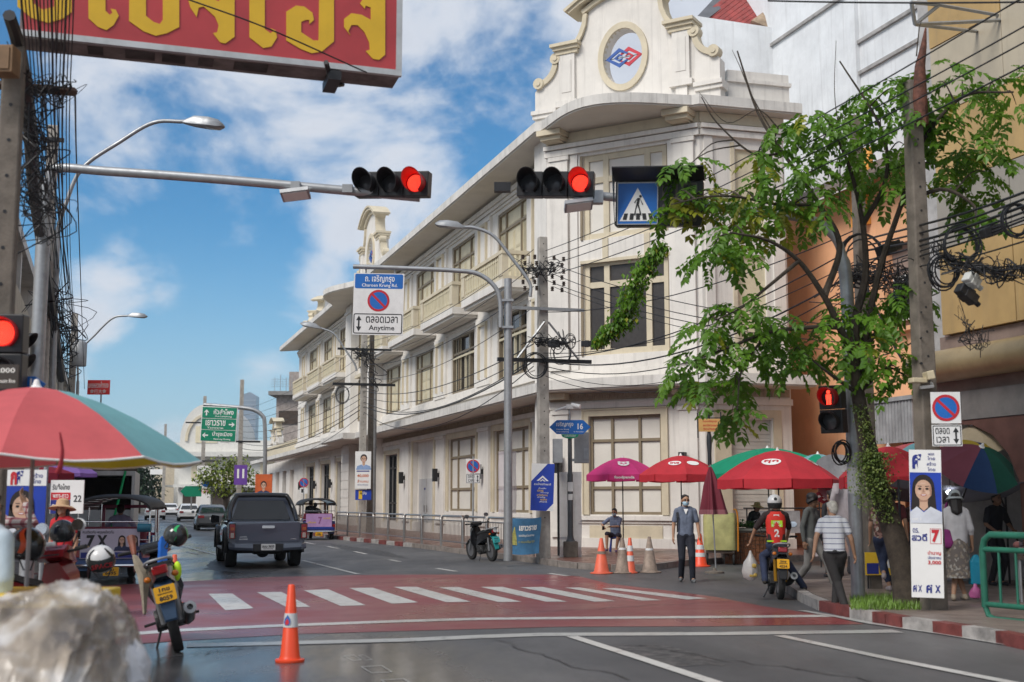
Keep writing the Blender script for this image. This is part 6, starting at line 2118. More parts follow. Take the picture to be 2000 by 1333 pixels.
for sx in (-1,1):
 q = MB().add([(sx * .905,3.15,1.14),(sx * .905,2.02,1.16),(sx * .715,2.16,1.66),(sx * .70,2.98,1.68)],[(0,1,2,3)])
 q.bd('side_window',GLASSK,pk)
 q = MB()
 for yc in (1.27,4.4):
  q.tube([(sx * .93,yc + .50 * math.cos(R(a)),.45 + .50 * math.sin(R(a))) for a in range(-10,191,20)],.055,6)
  q.add([(sx * .925,yc,.4)] + [(sx * .925,yc + .49 * math.cos(R(a)),.45 + .49 * math.sin(R(a))) for a in range(-25,206,11)],[(0,i,i + 1) for i in range(1,21)])
 q.bd('wheel_arch',BLACKP,pk,kind='stuff')
 m_ = MB().loft([[(sx * .95,3.42,1.06),(sx * .95,3.42,1.24),(sx * .95,3.5,1.24),(sx * .95,3.5,1.06)],[(sx * 1.14,3.36,1.05),(sx * 1.14,3.36,1.27),(sx * 1.14,3.5,1.27),(sx * 1.14,3.5,1.05)],[(sx * 1.17,3.38,1.08),(sx * 1.17,3.38,1.24),(sx * 1.17,3.46,1.24),(sx * 1.17,3.46,1.08)]])
 m_.bd('mirror',PBLK,pk,smooth=35)
 MB().box(sx * .93 - .04,sx * .93 + .08,1.85,3.7,.40,.46).bd('side_step',GALV,pk,bevel=.015)
 q = MB()
 x0,x1 = sorted((sx * .945,sx * .775))
 q.prism(rrect(x0,x1,.72,1.10,.03),-.035,.14)
 tl = q.bd('tail_lamp',PBLK,pk)
 q = MB().prism(rrect(x0 + .02,x1 - .02,.90,1.075,.025),-.05,-.034)
 q.bd('red_lens',TAILR,tl)
 q = MB().prism(rrect(x0 + .045,x1 - .04,.93,1.0,.02),-.058,-.049)
 q.bd('amber_lens',mat('amber lens',(.45,.10,.02),.15),tl)
 q = MB().prism(rrect(x0 + .02,x1 - .02,.735,.885,.02),-.05,-.034)
 q.bd('red_lens',TAILR,tl)
 q = MB().prism(rrect(x0 + .045,x1 - .045,.75,.87,.02),-.06,-.049)
 q.bd('clear_lens',TAILA,tl)
for x,y in ((-.79,1.27),(.79,1.27),(-.79,4.4),(.79,4.4)):
 wheel(pk,x,y,.39,.27)
q = MB().loft([[(-.765,.06,.64),(.765,.06,.64),(.775,.04,1.02),(.775,.0,1.06),(.76,.02,1.13),(-.76,.02,1.13),(-.775,.0,1.06),(-.775,.04,1.02)],
    [(-.765,.14,.64),(.765,.14,.64),(.775,.14,1.02),(.775,.14,1.06),(.76,.14,1.13),(-.76,.14,1.13),(-.775,.14,1.06),(-.775,.14,1.02)]])
tg_ = q.bd('tailgate',PAINT,pk,bevel=.012)
q = MB().prism([(-.60,.72),(.60,.72),(.66,.98),(-.66,.98)],.03,.065)
MB().prism(rrect(-.15,.15,.975,1.04,.02),-.012,.035).bd('handle',CHROME,tg_)
q = put_text(MB(),'HI-LANDER',-.58,.715,.035,.048,.2)
put_text(q,'MAXFORCE',-.59,.77,.03,.046,.16)
put_text(q,'D-MAX',.62,.715,.03,.048,.14)
q.bd('badge',CHROME,tg_,kind='stuff')
q = MB()
for sx in (-1,1):
 q.loft([[(sx * a,y,z) for (a,y,z) in s_] for s_ in ([(.36,-.07,.44),(.36,-.1,.50),(.36,-.09,.60),(.36,.06,.61),(.36,.06,.44)],[(.80,-.06,.46),(.80,-.1,.52),(.80,-.09,.60),(.80,.06,.61),(.80,.06,.46)],[(.93,.04,.48),(.935,.02,.53),(.93,.04,.62),(.93,.2,.62),(.93,.2,.48)])])
bp_ = q.bd('bumper',PAINT,pk,bevel=.01,kind='stuff')
MB().box(-.36,.36,-.06,.05,.42,.60).bd('bumper_step',BLACKP,pk,bevel=.01)
plate(pk,0,-.062,.525,.34,.15,(('ขบม 3653',.12,.42,.84),('กรุงเทพมหานคร',-.3,.16,.7)),PRINTW,PRINTK)
q = MB().box(-.75,.75,.2,5.0,.40,.58).cyl((-.75,1.27,.39),(.75,1.27,.39),.06).ball((0,1.27,.37),(.17,.16,.15)).cyl((.35,.1,.38),(.35,1.6,.40),.035)
q.box(-.3,.3,.25,.85,.34,.42).box(-.9,.9,4.2,4.9,.35,.5)
q.bd('underbody',mat('underbody',(.012,.012,.012),.8),pk,kind='stuff')
def saloon(label,loc,rz,c,dark=False,suv=False):
 t_ = thing('parked_car' if False else 'saloon_car',label,'car',loc,rz,'cars waiting farther up the street')
 P_ = car_paint('car paint ' + ('dark' if dark else 'white'),c,metal=.2 if dark else 0)
 h = .28 if suv else 0
 MB().loft([xsec(.0,.78,.42,.80 + h * .6,.72),xsec(.12,.86,.32,.92 + h * .6,.80),xsec(.9,.90,.28,.97 + h * .5,.82),xsec(2.6,.91,.25,.96 + h * .4,.83),xsec(3.8,.89,.26,.86 + h * .4,.78),xsec(4.4,.78,.3,.72,.66),xsec(4.55,.62,.34,.62,.5)]).bd('body',P_,t_,smooth=35)
 yr = .3 if suv else .75
 MB().loft([[(-.80,yr,.92),(-.78,yr + .05,.97 + h * .5),(.78,yr + .05,.97 + h * .5),(.80,yr,.92)],[(-.66,yr + .75,1.38 + h),(-.56,yr + .8,1.42 + h),(.56,yr + .8,1.42 + h),(.66,yr + .75,1.38 + h)],
    [(-.64,2.5,1.40 + h),(-.54,2.45,1.45 + h),(.54,2.45,1.45 + h),(.64,2.5,1.40 + h)],[(-.80,3.5,.94),(-.7,3.45,.97),(.7,3.45,.97),(.80,3.5,.94)]]).bd('roof',P_,t_,smooth=35)
 q = MB().add([(-.70,yr + .06,1.0 + h * .5),(.70,yr + .06,1.0 + h * .5),(.54,yr + .71,1.36 + h),(-.54,yr + .71,1.36 + h)],[(0,1,2,3)])
 q.bd('rear_window',GLASSK,t_)
 for sx in (-1,1):
  q = MB().add([(sx * .83,yr + .35,1.0),(sx * .84,3.2,1.0),(sx * .665,2.55,1.36 + h),(sx * .675,yr + .85,1.35 + h)],[(0,1,2,3)])
  q.bd('side_window',GLASSK,t_)
  x0,x1 = sorted((sx * .83,sx * .5))
  MB().prism(rrect(x0,x1,.70 + h * .4,.85 + h * .5,.04,3),-.03,.12).bd('tail_lamp',TAILR,t_)
  MB().box(min(sx * .9,sx * 1.06),max(sx * .9,sx * 1.06),2.95,3.08,.95,1.09).bd('mirror',P_,t_,bevel=.02)
  for y in (.95,3.6):
   wheel(t_,sx * .78,y,.32,.21,5)
 MB().box(-.8,.8,-.03,.05,.32,.40).bd('bumper_lip',BLACKP,t_)
 MB().box(-.2,.2,-.025,.0,.62,.73).bd('number_plate',PRINTW,t_)
 MB().box(-.7,.7,.2,4.3,.16,.28).bd('underbody',BLACKM,t_)
 return t_
CW = (.80,.80,.80)
saloon('white saloon car nearest in the queue, red lamp showing, beside the grey car',(*gp(370,1019)[:2],0),R(17),CW)
saloon('white saloon car in the left lane above the tuk-tuk roof',(*gp(303,1016)[:2],0),R(17),CW)
saloon('white saloon car half hidden between the two nearer white cars',(*gp(333,1009)[:2],0),R(17),CW)
saloon('far tall white car at the end of the queue',(*gp(308,1001)[:2],0),R(17),CW,suv=True)
saloon('dark grey saloon car partly hidden by the pickup',(*gp(416,1037)[:2],0),R(17),(.10,.105,.11),dark=True)
# ---- three wheelers
def tuktuk(label,loc,rz,lower,roofm,liner,postm,banner):
 t_ = thing('tuk_tuk',label,'tuk-tuk',loc,rz)
 for x in (-.60,.60):
  wheel(t_,x,.45,.25,.15,5,rimm=postm)
 wheel(t_,0,2.45,.24,.13,5,rimm=postm)
 q = MB().loft([[(-.70,.06,.34),(.70,.06,.34),(.72,.04,.80),(-.72,.04,.80)],[(-.70,.9,.30),(.70,.9,.30),(.72,.9,.80),(-.72,.9,.80)]])
 q.bd('tub',lower,t_,bevel=.03)
 q = MB().box(-.66,.66,.9,1.9,.30,.38).loft([[(-.5,1.9,.3),(.5,1.9,.3),(.5,1.9,.9),(-.5,1.9,.9)],[(-.22,2.6,.42),(.22,2.6,.42),(.22,2.55,.85),(-.22,2.55,.85)]])
 q.bd('floor',lower,t_,bevel=.02,kind='stuff')
 MB().box(-.62,.62,.2,.62,.66,.82).bd('seat',mat('red vinyl',(.18,.02,.04),.4),t_,bevel=.04)
 MB().box(-.62,.62,.12,.24,.8,1.12).bd('backrest',mat('red vinyl',(.18,.02,.04),.4),t_,bevel=.04)
 MB().box(-.25,.25,1.35,1.65,.55,.72).bd('driver_seat',mat('red vinyl',(.18,.02,.04)),t_,bevel=.03)
 secs,sl = [],[]
 for y in (-.12,.0,1.2,2.0,2.25):
  dz = -.05 if y in (-.12,2.25) else 0
  ar = [((.74) * math.sin(R(a)),y,1.43 + .34 * math.cos(R(a)) ** .7 + dz) for a in range(-84,85,12)]
  ar2 = [(.71 * math.sin(R(a)),y,1.40 + .34 * math.cos(R(a)) ** .7 + dz) for a in range(-84,85,12)]
  secs.append(ar + ar2[::-1])
  sl.append([(x * .985,yy,z - .012) for x,yy,z in ar2] + [(x * .97,yy,z - .022) for x,yy,z in ar2[::-1]])
 MB().loft(secs).bd('roof',roofm,t_,smooth=50)
 MB().loft(sl[1:-1]).bd('roof_lining',liner,t_,smooth=50)
 q = MB()
 for a in range(-72,73,12):
  q.tube([(.695 * math.sin(R(a)),y,1.37 + .34 * math.cos(R(a)) ** .7) for y in (.0,1.2,2.0)],.012,5)
 q.bd('roof_rib',CHROME,t_,kind='stuff')
 for x,y in ((-.70,.03),(.70,.03),(-.68,1.0),(.68,1.0),(-.6,1.95),(.6,1.95)):
  MB().cyl((x,y,.75),(x * .99,y,1.56),.018).bd('post',CHROME,t_)
 for z in (.86,1.22):
  MB().cyl((-.70,.02,z),(.70,.02,z),.014).bd('rail',CHROME,t_)
 MB().tube(bez([(-.74,.1,.36),(-.72,-.06,.36),(0,-.08,.36),(.72,-.06,.36),(.74,.1,.36)],6),.035,8).bd('bumper',CHROME,t_,smooth=True)
 MB().box(-.68,.68,-.03,.05,.36,.46).bd('bumper_panel',lower,t_)
 for sx in (-1,1):
  MB().box(sx * .64 - .06,sx * .64 + .06,-.0,.05,.52,.66).bd('tail_lamp',TAILR,t_,bevel=.01)
  x0,x1 = sorted((sx * .74,sx * .46))
  q = MB().lathe([(.30,-.1),(.30,.1)],12,T(sx * .60,.45,.25) @ RY(R(90)),a0=R(90),a1=R(270))
  q.bd('mudguard',lower,t_)
 q = MB().box(-.55,.55,1.95,2.0,.9,.96).box(-.6,-.52,1.95,2.0,.96,1.55).box(.52,.6,1.95,2.0,.96,1.55).box(-.52,.52,1.95,2.0,1.48,1.55)
 q.bd('windscreen_frame',postm,t_)
 MB().tube([(-.3,1.8,1.0),(0,1.9,.98),(.3,1.8,1.0)],.016,6).bd('handlebar',BLACKM,t_)
 banner(t_)
 plate(t_,0,-.09,.25,.30,.17,(('1ฒ',.2,.3,.4),('6495',-.2,.4,.7)),YPLATE,PRINTK)
 return t_
def face_print(q_parent,cx,cz,h,y,skin,hairm,long=True,cloth=None,lim=9):
 q = MB()
 disc(q,cx,cz + .06 * h,.30 * h,y - .001,20,sx=.86)
 if long:
  flat(q,[(cx - .26 * h,cz + .05 * h),(cx - .30 * h,cz - .5 * h),(cx - .12 * h,cz - .5 * h),(cx + .12 * h,cz - .5 * h),(cx + .30 * h,cz - .5 * h),(cx + .26 * h,cz + .05 * h)],y - .001)
 q.bd('printed_hair',hairm,q_parent)
 if cloth:
  q = MB()
  flat(q,[(cx - .58 * h,cz - .82 * h),(cx - .5 * h,cz - .55 * h),(cx - .16 * h,cz - .42 * h),(cx,cz - .56 * h),(cx + .16 * h,cz - .42 * h),(cx + .5 * h,cz - .55 * h),(cx + .58 * h,cz - .82 * h)],y - .003)
  q.v = [(max(-lim,min(lim,v[0])),v[1],v[2]) for v in q.v]
  q.bd('printed_shirt',cloth,q_parent)
 q = MB()
 disc(q,cx,cz - .02 * h,.25 * h,y - .0035,20,sx=.78)
 flat(q,[(cx - .085 * h,cz - .2 * h),(cx - .1 * h,cz - .43 * h),(cx,cz - .53 * h),(cx + .1 * h,cz - .43 * h),(cx + .085 * h,cz - .2 * h)],y - .0032)
 q.bd('printed_face',skin,q_parent)
 q = MB()
 for sx in (-1,1):
  disc(q,cx + sx * .085 * h,cz + .01 * h,.028 * h,y - .005,10,sx=1.5)
  flat(q,[(cx + sx * .04 * h,cz + .06 * h),(cx + sx * .135 * h,cz + .07 * h),(cx + sx * .135 * h,cz + .085 * h),(cx + sx * .04 * h,cz + .08 * h)],y - .005)
 q.bd('printed_features',hairm,q_parent)
 q = MB()
 flat(q,[(cx - .012 * h,cz + .02 * h),(cx + .004 * h,cz + .02 * h),(cx + .035 * h,cz - .075 * h),(cx - .03 * h,cz - .085 * h)],y - .0042)
 flat(q,[(cx - .1 * h,cz - .235 * h),(cx - .05 * h,cz - .262 * h),(cx + .05 * h,cz - .262 * h),(cx + .1 * h,cz - .235 * h),(cx + .1 * h,cz - .3 * h),(cx - .1 * h,cz - .31 * h)],y - .0033)
 disc(q,cx + .165 * h,cz - .03 * h,.14 * h,y - .0041,14,sx=.2)
 q.bd('printed_shade',mat('printed skin shade',(.40,.22,.15),.5),q_parent)
 q = MB()
 for sx in (-1,1):
  disc(q,cx + sx * .1 * h,cz - .075 * h,.05 * h,y - .0042,12)
 flat(q,[(cx - .08 * h,cz + .12 * h),(cx + .06 * h,cz + .12 * h),(cx + .05 * h,cz + .16 * h),(cx - .06 * h,cz + .16 * h)],y - .0042)
 q.bd('printed_light',mat('printed skin light',(.68,.46,.34),.5),q_parent,kind='stuff')
 q = MB()
 flat(q,[(cx - .06 * h,cz - .128 * h),(cx + .06 * h,cz - .128 * h),(cx + .03 * h,cz - .15 * h),(cx - .03 * h,cz - .15 * h)],y - .006)
 q.bd('printed_teeth',PRINTW,q_parent)
 q = MB()
 disc(q,cx,cz - .14 * h,.03 * h,y - .005,10,sx=2.4)
 q.bd('printed_mouth',mat('printed lips',(.45,.10,.09),.5),q_parent)
PSKIN = mat('printed skin',(.58,.36,.25),.5,var=.05)
PHAIR = mat('printed hair',(.022,.014,.012),.5)
PWSH = mat('printed pale shirt',(.55,.58,.66),.5,var=.05)
PDSH = mat('printed dark shirt',(.03,.04,.10),.5)
LILAC = mat('lilac banner',(.46,.27,.52),.55,var=.1,scale=4)
def banner_left(t_):
 b_ = MB().box(-.62,.52,-.03,-.01,.50,1.08).bd('advert_board',mat('pale lilac board',(.50,.47,.56),.5,var=.06),t_)
 q = put_text(MB(),'7',-.42,.84,.24,-.036,.16,bold=.05)
 put_text(q,'X',-.2,.84,.24,-.036,.2,bold=.05)
 put_text(q,'คนเดียวกัน พรรคเดียวกัน',-.28,1.02,.06,-.036,.6)
 q.bd('lettering',PRINTK,b_)
 face_print(b_,.18,.86,.26,-.034,PSKIN,PHAIR,True,PDSH)
 face_print(b_,.42,.86,.26,-.034,PSKIN,PHAIR,True,PDSH)
 MB().box(-.60,.5,-.034,-.031,.51,.62).bd('blue_strip',PRINTB,b_)
 q = MB().cyl((.48,-.08,1.1),(.74,-.08,1.1),.085,.085,14)
 q.bd('speaker',mat('teal drum',(.02,.16,.24),.35),t_,smooth=40)
def banner_right(t_):
 b_ = MB().box(-.55,.55,-.03,-.01,.55,1.10).bd('advert_board',LILAC,t_)
 q = put_text(MB(),'7',.05,.82,.30,-.034,.16,bold=.03)
 q.bd('lettering',mat('mauve print',(.28,.10,.25),.5),b_)
 q = put_text(MB(),'เบอร์',.34,.92,.09,-.034,.3)
 put_text(q,'เลือก',-.3,.74,.08,-.034,.36)
 q.bd('yellow_lettering',PRINTY,b_)
 MB().box(-.62,.62,-.035,.0,.47,.545).bd('blue_strip',mat('bright blue paint',(.02,.05,.30),.4),t_)
tuktuk('left tuk-tuk with arched striped roof and a lilac 7X campaign board on its back',(*gp(217,1141)[:2],0),R(8),mat('tuk-tuk blue',(.02,.07,.22),.35,coat=.5),
  mat('black canvas',(.02,.018,.018),.6),mat('maroon roof lining',(.14,.06,.05),.5,var=.3,scale=6),mat('magenta paint',(.25,.01,.06),.35),banner_left)
tuktuk('purple backed tuk-tuk driving away beside the steel fence',(*gp(622,1055)[:2],0),R(17),mat('tuk-tuk dark blue',(.02,.03,.16),.35,coat=.5),
  mat('black canvas',(.02,.018,.018)),mat('dark roof lining',(.05,.035,.035),.5),mat('rust orange paint',(.30,.10,.02),.4),banner_right)
bt = thing('box_truck','white box truck with open dark cargo bay beyond the left tuk-tuk','truck',(at(213,1020,33).x - .4,33,0),R(15))
q = MB().box(-1.0,-.62,0,4,.9,at(213,920,33).z).box(.92,1.0,0,4,.9,at(213,920,33).z).box(-.62,.92,0,4,at(213,920,33).z - .12,at(213,920,33).z)
q.bd('cargo_box',mat('dirty white box',(.46,.45,.44),.5,var=.12,streak=.3),bt)
MB().box(-.62,.92,.5,3.9,.9,1.0).bd('cargo_floor',DBROWN,bt)
MB().box(-.62,.92,3.9,4,1.0,2.6).bd('front_wall',DBROWN,bt)
MB().box(-.62,.92,.1,.14,.9,1.4).bd('tailgate',PAINTGREY,bt)
MB().box(-.9,.9,4.1,5.6,.6,2.1).bd('cab',mat('dirty white box',(.46,.45,.44)),bt,bevel=.08)
MB().tube([(.45,-.02,.9),(.75,-.02,at(213,920,33).z)],.035,6).bd('green_strap',mat('green strap',(.01,.35,.12),.5),bt)
MB().tube([(-.72,-.02,.9),(-.62,-.02,at(213,925,33).z)],.03,6).bd('pink_strap',mat('pink strap',(.5,.25,.25),.5),bt)
for x in (-.8,.8):
 for y in (.8,4.6):
  wheel(bt,x,y,.38,.24)
# ---- motorcycles
def mirror_on(parent,base,tip,m=None,rx=.075,rz=.055,white=False):
 MB().tube(bez([base,(V_(base) + V_(tip)) / 2 + V_((0,.03,.03)),tip],4),.007,6).bd('mirror_stem',BLACKM,parent)
 q = MB().ball((0,0,0),(rx,.02,rz),14,8,T(*tip) @ RY(.2))
 mo = q.bd('mirror',m or BLACKP,parent,smooth=True)
 q = disc(MB(),0,0,rx * .9,-.021,18,M=T(*tip) @ RY(.2))
 for i in range(len(q.v)):
  p = V_(q.v[i]) - V_(tip)
  q.v[i] = tuple(V_(tip) + V_((p.x,p.y,p.z * rz / rx)))
 q.bd('mirror_glass',mat('mirror glass',(.8,.82,.85),.03,1.0,var=.02),mo)
def motorcycle(label,loc,rz,lean,bodym,sidem,seatm,plate_rows=None,platem=None,fenderm=None,exhaust=True,steer=0.0,tail=True,mirrors=True,gold=False):
 t_ = thing('motorcycle',label,'motorcycle',loc,group='motorcycles and scooters')
 t_.rotation_mode = 'QUATERNION'
 t_.rotation_quaternion = (RZ(rz) @ RY(lean)).to_quaternion()
 wheel(t_,0,0,.285,.10,5,'rear_wheel',RIM)
 fw = wheel(t_,0,1.24,.285,.085,5,'front_wheel',RIM)
 MB().loft([[(-.05,-.30,.76),(.05,-.30,.76),(.06,-.28,.84),(-.06,-.28,.84)],[(-.11,-.1,.68),(.11,-.1,.68),(.115,-.1,.83),(-.115,-.1,.83)],[(-.14,.25,.56),(.14,.25,.56),(.13,.25,.79),(-.13,.25,.79)],
    [(-.13,.55,.46),(.13,.55,.46),(.12,.55,.70),(-.12,.55,.70)],[(-.10,.75,.36),(.10,.75,.36),(.09,.75,.55),(-.09,.75,.55)]]).bd('side_cowl',sidem,t_,smooth=40)
 MB().loft([[(-.06,-.26,.85),(.06,-.26,.85),(.05,-.25,.90),(-.05,-.25,.90)],[(-.13,0,.82),(.13,0,.82),(.11,0,.88),(-.11,0,.88)],[(-.14,.25,.80),(.14,.25,.80),(.12,.25,.86),(-.12,.25,.86)],
    [(-.13,.35,.77),(.13,.35,.77),(.11,.35,.83),(-.11,.35,.83)],[(-.10,.62,.73),(.10,.62,.73),(.07,.62,.78),(-.07,.62,.78)]]).bd('seat',seatm,t_,smooth=40)
 MB().tube(bez([(-.12,.05,.86),(-.13,-.15,.90),(-.08,-.33,.93),(.08,-.33,.93),(.13,-.15,.90),(.12,.05,.86)],5),.014,8).bd('grab_rail',PAINTGREY,t_,smooth=True)
 MB().loft([[(-.10,.85,.36),(.10,.85,.36),(.10,.92,.36),(-.10,.92,.36)],[(-.19,.88,.55),(.19,.88,.55),(.13,1.02,.58),(-.13,1.02,.58)],[(-.16,.84,.78),(.16,.84,.78),(.10,1.02,.84),(-.10,1.02,.84)],[(-.08,.80,.92),(.08,.80,.92),(.06,.95,.96),(-.06,.95,.96)]]).bd('leg_shield',bodym,t_,smooth=40)
 MB().loft([[(-.05,.66,.40),(.05,.66,.40),(.05,.66,.52),(-.05,.66,.52)],[(-.07,.90,.5),(.07,.90,.5),(.07,.90,.64),(-.07,.90,.64)]]).bd('centre_cowl',bodym,t_,smooth=40)
 S = T(0,.88,0) @ RZ(steer) @ T(0,-.88,0)
 MB().loft([[(-.13,.74,.97),(.13,.74,.97),(.15,.74,1.03),(-.15,.74,1.03)],[(-.15,.82,.94),(.15,.82,.94),(.15,.80,1.07),(-.15,.80,1.07)],[(-.10,1.02,.92),(.10,1.02,.92),(.08,.98,1.05),(-.08,.98,1.05)]],S).bd('handlebar_cowl',bodym,t_,smooth=40)
 MB().add([S @ V_(p) for p in ((-.1,.735,.985),(.1,.735,.985),(.11,.77,1.055),(-.11,.77,1.055))],[(0,1,2,3)]).bd('dial',DGLASS,t_)
 MB().tube([S @ V_(p) for p in bez([(-.35,.72,1.03),(-.15,.80,1.01),(.15,.80,1.01),(.35,.72,1.03)],5)],.013,8).bd('handlebar',BLACKM,t_)
 for sx in (-1,1):
  MB().cyl(S @ V_((sx * .25,.757,1.023)),S @ V_((sx * .37,.712,1.032)),.019).bd('grip',RUBBER,t_)
  MB().cyl(S @ V_((sx * .22,.81,1.02)),S @ V_((sx * .36,.765,1.03)),.006).bd('lever',CHROME,t_)
  MB().cyl((sx * .07,1.24,.285),(sx * .06,.98,.80),.022).bd('fork',GALV,t_)
  MB().cyl((sx * .08,-.02,.30),(sx * .10,-.05,.66),.025 if not gold else .03).bd('shock',mat('gold shock',(.5,.28,.03),.35,.7) if gold else GALV,t_)
  MB().ball((sx * .13,-.24,.76),(.035,.03,.03),8,6).bd('indicator',mat('orange lens',(.5,.14,.01),.2),t_,smooth=True)
  MB().cyl((sx * .1,.35,.30),(sx * .27,.38,.29),.014).bd('footpeg',RUBBER,t_)
  if mirrors:
   mirror_on(t_,tuple(S @ V_((sx * .22,.78,1.04))),tuple(S @ V_((sx * .30,.74,1.24))))
 MB().loft([[(-.06,1.5,.40),(.06,1.5,.40),(0.04,1.52,.42),(-.04,1.52,.42)],[(-.065,1.24,.54),(.065,1.24,.54),(.05,1.24,.59),(-.05,1.24,.59)],[(-.06,1.0,.42),(.06,1.0,.42),(.045,.97,.46),(-.045,.97,.46)]]).bd('front_fender',bodym,t_,smooth=40)
 MB().loft([[(-.06,-.36,.34),(.06,-.36,.34),(.05,-.37,.36),(-.05,-.37,.36)],[(-.075,-.30,.50),(.075,-.30,.50),(.07,-.32,.52),(-.07,-.32,.52)],[(-.085,-.24,.66),(.085,-.24,.66),(.085,-.27,.68),(-.085,-.27,.68)],[(-.08,-.12,.70),(.08,-.12,.70),(.08,-.12,.73),(-.08,-.12,.73)]]).bd('rear_fender',fenderm or BLACKP,t_,smooth=40)
 if tail:
  MB().loft([[(-.07,-.315,.79),(.07,-.315,.79),(.075,-.30,.87),(-.075,-.30,.87)],[(-.075,-.25,.78),(.075,-.25,.78),(.08,-.25,.87),(-.08,-.25,.87)]]).bd('tail_lamp',TAILR,t_,bevel=.015)
 q = MB().box(-.13,.13,.3,.66,.24,.44).cyl((-.16,.45,.30),(.16,.45,.30),.11,.11,14).box(-.07,-.03,-.02,.4,.27,.33).box(.03,.07,-.02,.4,.27,.33)
 q.tube([(0,.70,.34),(0,.55,.6),(0,.2,.62),(0,-.2,.74)],.025,8)
 q.bd('engine',mat('engine grey',(.09,.09,.09),.4,.6,var=.3,scale=9),t_,bevel=.01,kind='stuff')
 if exhaust:
  MB().tube([(.10,.55,.22),(.14,.3,.22),(.17,.12,.28),(.19,-.22,.40)],[.02,.022,.05,.058],12).bd('exhaust',mat('exhaust black',(.03,.03,.03),.4,.4),t_,smooth=50)
  MB().lathe([(.058,0),(.062,-.03),(.03,-.035),(.03,.0)],12,T(.19,-.22,.40) @ V_((.02,-.34,.12)).to_track_quat('-Z','Y').to_matrix().to_4x4()).bd('exhaust_cap',GALV,t_,smooth=50)
 MB().tube([(-.11,.42,.24),(-.22,.36,.02),(-.24,.31,.012)],.012,6).bd('side_stand',BLACKM,t_)
 if plate_rows:
  plate(t_,0,-.335,.60,.20,.155,plate_rows,platem or YPLATE,PRINTK,rx=R(-14))
 return t_
def helmet(label,c,rz,m1,m2=None,rx=0.0,ry=0.0,visor_=True,logo=None,r=.135):
 t_ = thing('helmet',label,'helmet',c,tilt=(rx,ry,rz))
 prof = [(r * math.cos(R(a)),r * 1.02 * math.sin(R(a))) for a in range(-45,91,9)]
 prof[-1] = (0,r * 1.02)
 vs,fs = [],[]
 n = 22
 MB().lathe(prof,n).bd('shell',m1,t_,smooth=True)
 MB().lathe([(r * .71,-r * .72),(r * .66,-r * .76),(r * .6,-r * .5),(0,-r * .3)],n).bd('lining',RUBBER,t_,smooth=True)
 if visor_:
  q = MB()
  secs = []
  for a in range(-32,26,8):
   secs.append([(1.035 * r * math.cos(R(a)) * math.sin(R(b)),-1.035 * r * math.cos(R(a)) * math.cos(R(b)),1.05 * r * math.sin(R(a))) for b in range(-72,73,12)])
  q.loft(secs,closed=False,caps=False)
  q.bd('visor',mat('smoked visor',(.03,.035,.035),.06,var=.1,spec=.8),t_,smooth=True)
 if m2:
  q = MB()
  for (b0,b1) in ((40,75),(-75,-40),(130,165),(-165,-130)):
   secs = []
   for k in range(7):
    a = -30 + 16 * k
    bm_ = (b0 + b1) / 2 + 10 * math.sin(k)
    secs.append([(1.012 * r * math.cos(R(a)) * math.sin(R(b)),-1.012 * r * math.cos(R(a)) * math.cos(R(b)),1.032 * r * math.sin(R(a))) for b in (bm_ - 9,bm_ - 3,bm_ + 3,bm_ + 9)])
   q.loft(secs,closed=False,caps=False)
  q.bd('stripe',m2,t_,smooth=True,kind='stuff')
 if logo:
  q = put_text(MB(),logo,0,0,.05,-r * 1.03)
  q.bd('logo',PRINTR,t_)
 MB().tube([(-r * .7,-.02,-r * .6),(-r * .3,-.05,-r * 1.3),(r * .3,-.05,-r * 1.3),(r * .7,-.02,-r * .6)],.007,5).bd('strap',BLACKM,t_)
 return t_
BKB = mat('gloss black bodywork',(.016,.016,.018),.25,var=.1,coat=.4)
NAVYB = mat('dull blue plastic',(.035,.075,.14),.45,var=.1)
RDB = mat('red bodywork',(.20,.01,.015),.25,var=.08,coat=.5)
WHB = mat('white bodywork',(.62,.62,.62),.3,coat=.4)
VINYL = mat('black seat vinyl',(.02,.02,.02),.5,var=.15,bump=.05)
m_a = motorcycle('black and blue motorcycle leaning on its stand in front, yellow plate to the viewer',(-3.62,13.7,0),R(16),R(-15),BKB,BKB,VINYL,
     (('1กข',.27,.26,.5),('กรุงเทพมหานคร',0,.13,.7),('8059',-.28,.28,.62)),YPLATE,NAVYB,mirrors=False)
m_a.scale = (1.12,1.12,1.12)
helmet('black and green motorcycle helmet hanging on the right handlebar of the front bike',at(344,1046,14.2),R(-60),BKB,mat('helmet green',(.02,.42,.12),.3,coat=.4),rx=R(-20),ry=R(15))
mm = thing('bag','limp beige cloth bag hanging from the left of the front bike','bag',at(283,1115,13.7))
o_ = at(283,1115,13.7)
CLB = mat('beige cloth',(.34,.29,.22),.9,var=.2,scale=8)
secs = []
for (px0,px1,py,d) in ((258,268,1085,.03),(262,285,1110,.05),(268,296,1125,.05),(272,292,1145,.045),(276,288,1170,.03),(279,286,1200,.015)):
 a_,b_ = at(px0,py,13.7) - o_,at(px1,py,13.7) - o_
 m_ = (a_ + b_) / 2
 secs.append([tuple(a_),tuple(m_ + V_((0,-d,.01))),tuple(b_),tuple(m_ + V_((0,d,-.01)))])
MB().loft(secs).bd('cloth',CLB,mm,smooth=True)
MB().tube([at(256,1050,13.9) - o_,at(262,1085,13.75) - o_],[.05,.025],8).bd('wooden_grip',mat('red brown grip',(.22,.06,.03),.5,var=.3),mm,smooth=True)
bc = thing('cloth','bright blue rag tied to the handlebar of the front bike','cloth',at(318,1078,14.3))
secs = []
for k,(w,z) in enumerate(((.03,.17),(.06,.10),(.055,0),(.06,-.1),(.05,-.17))):
 secs.append([(-w,0,z),(-w * .3,-.03,z + .01),(w,-.01,z - .01),(w * .2,.03,z)])
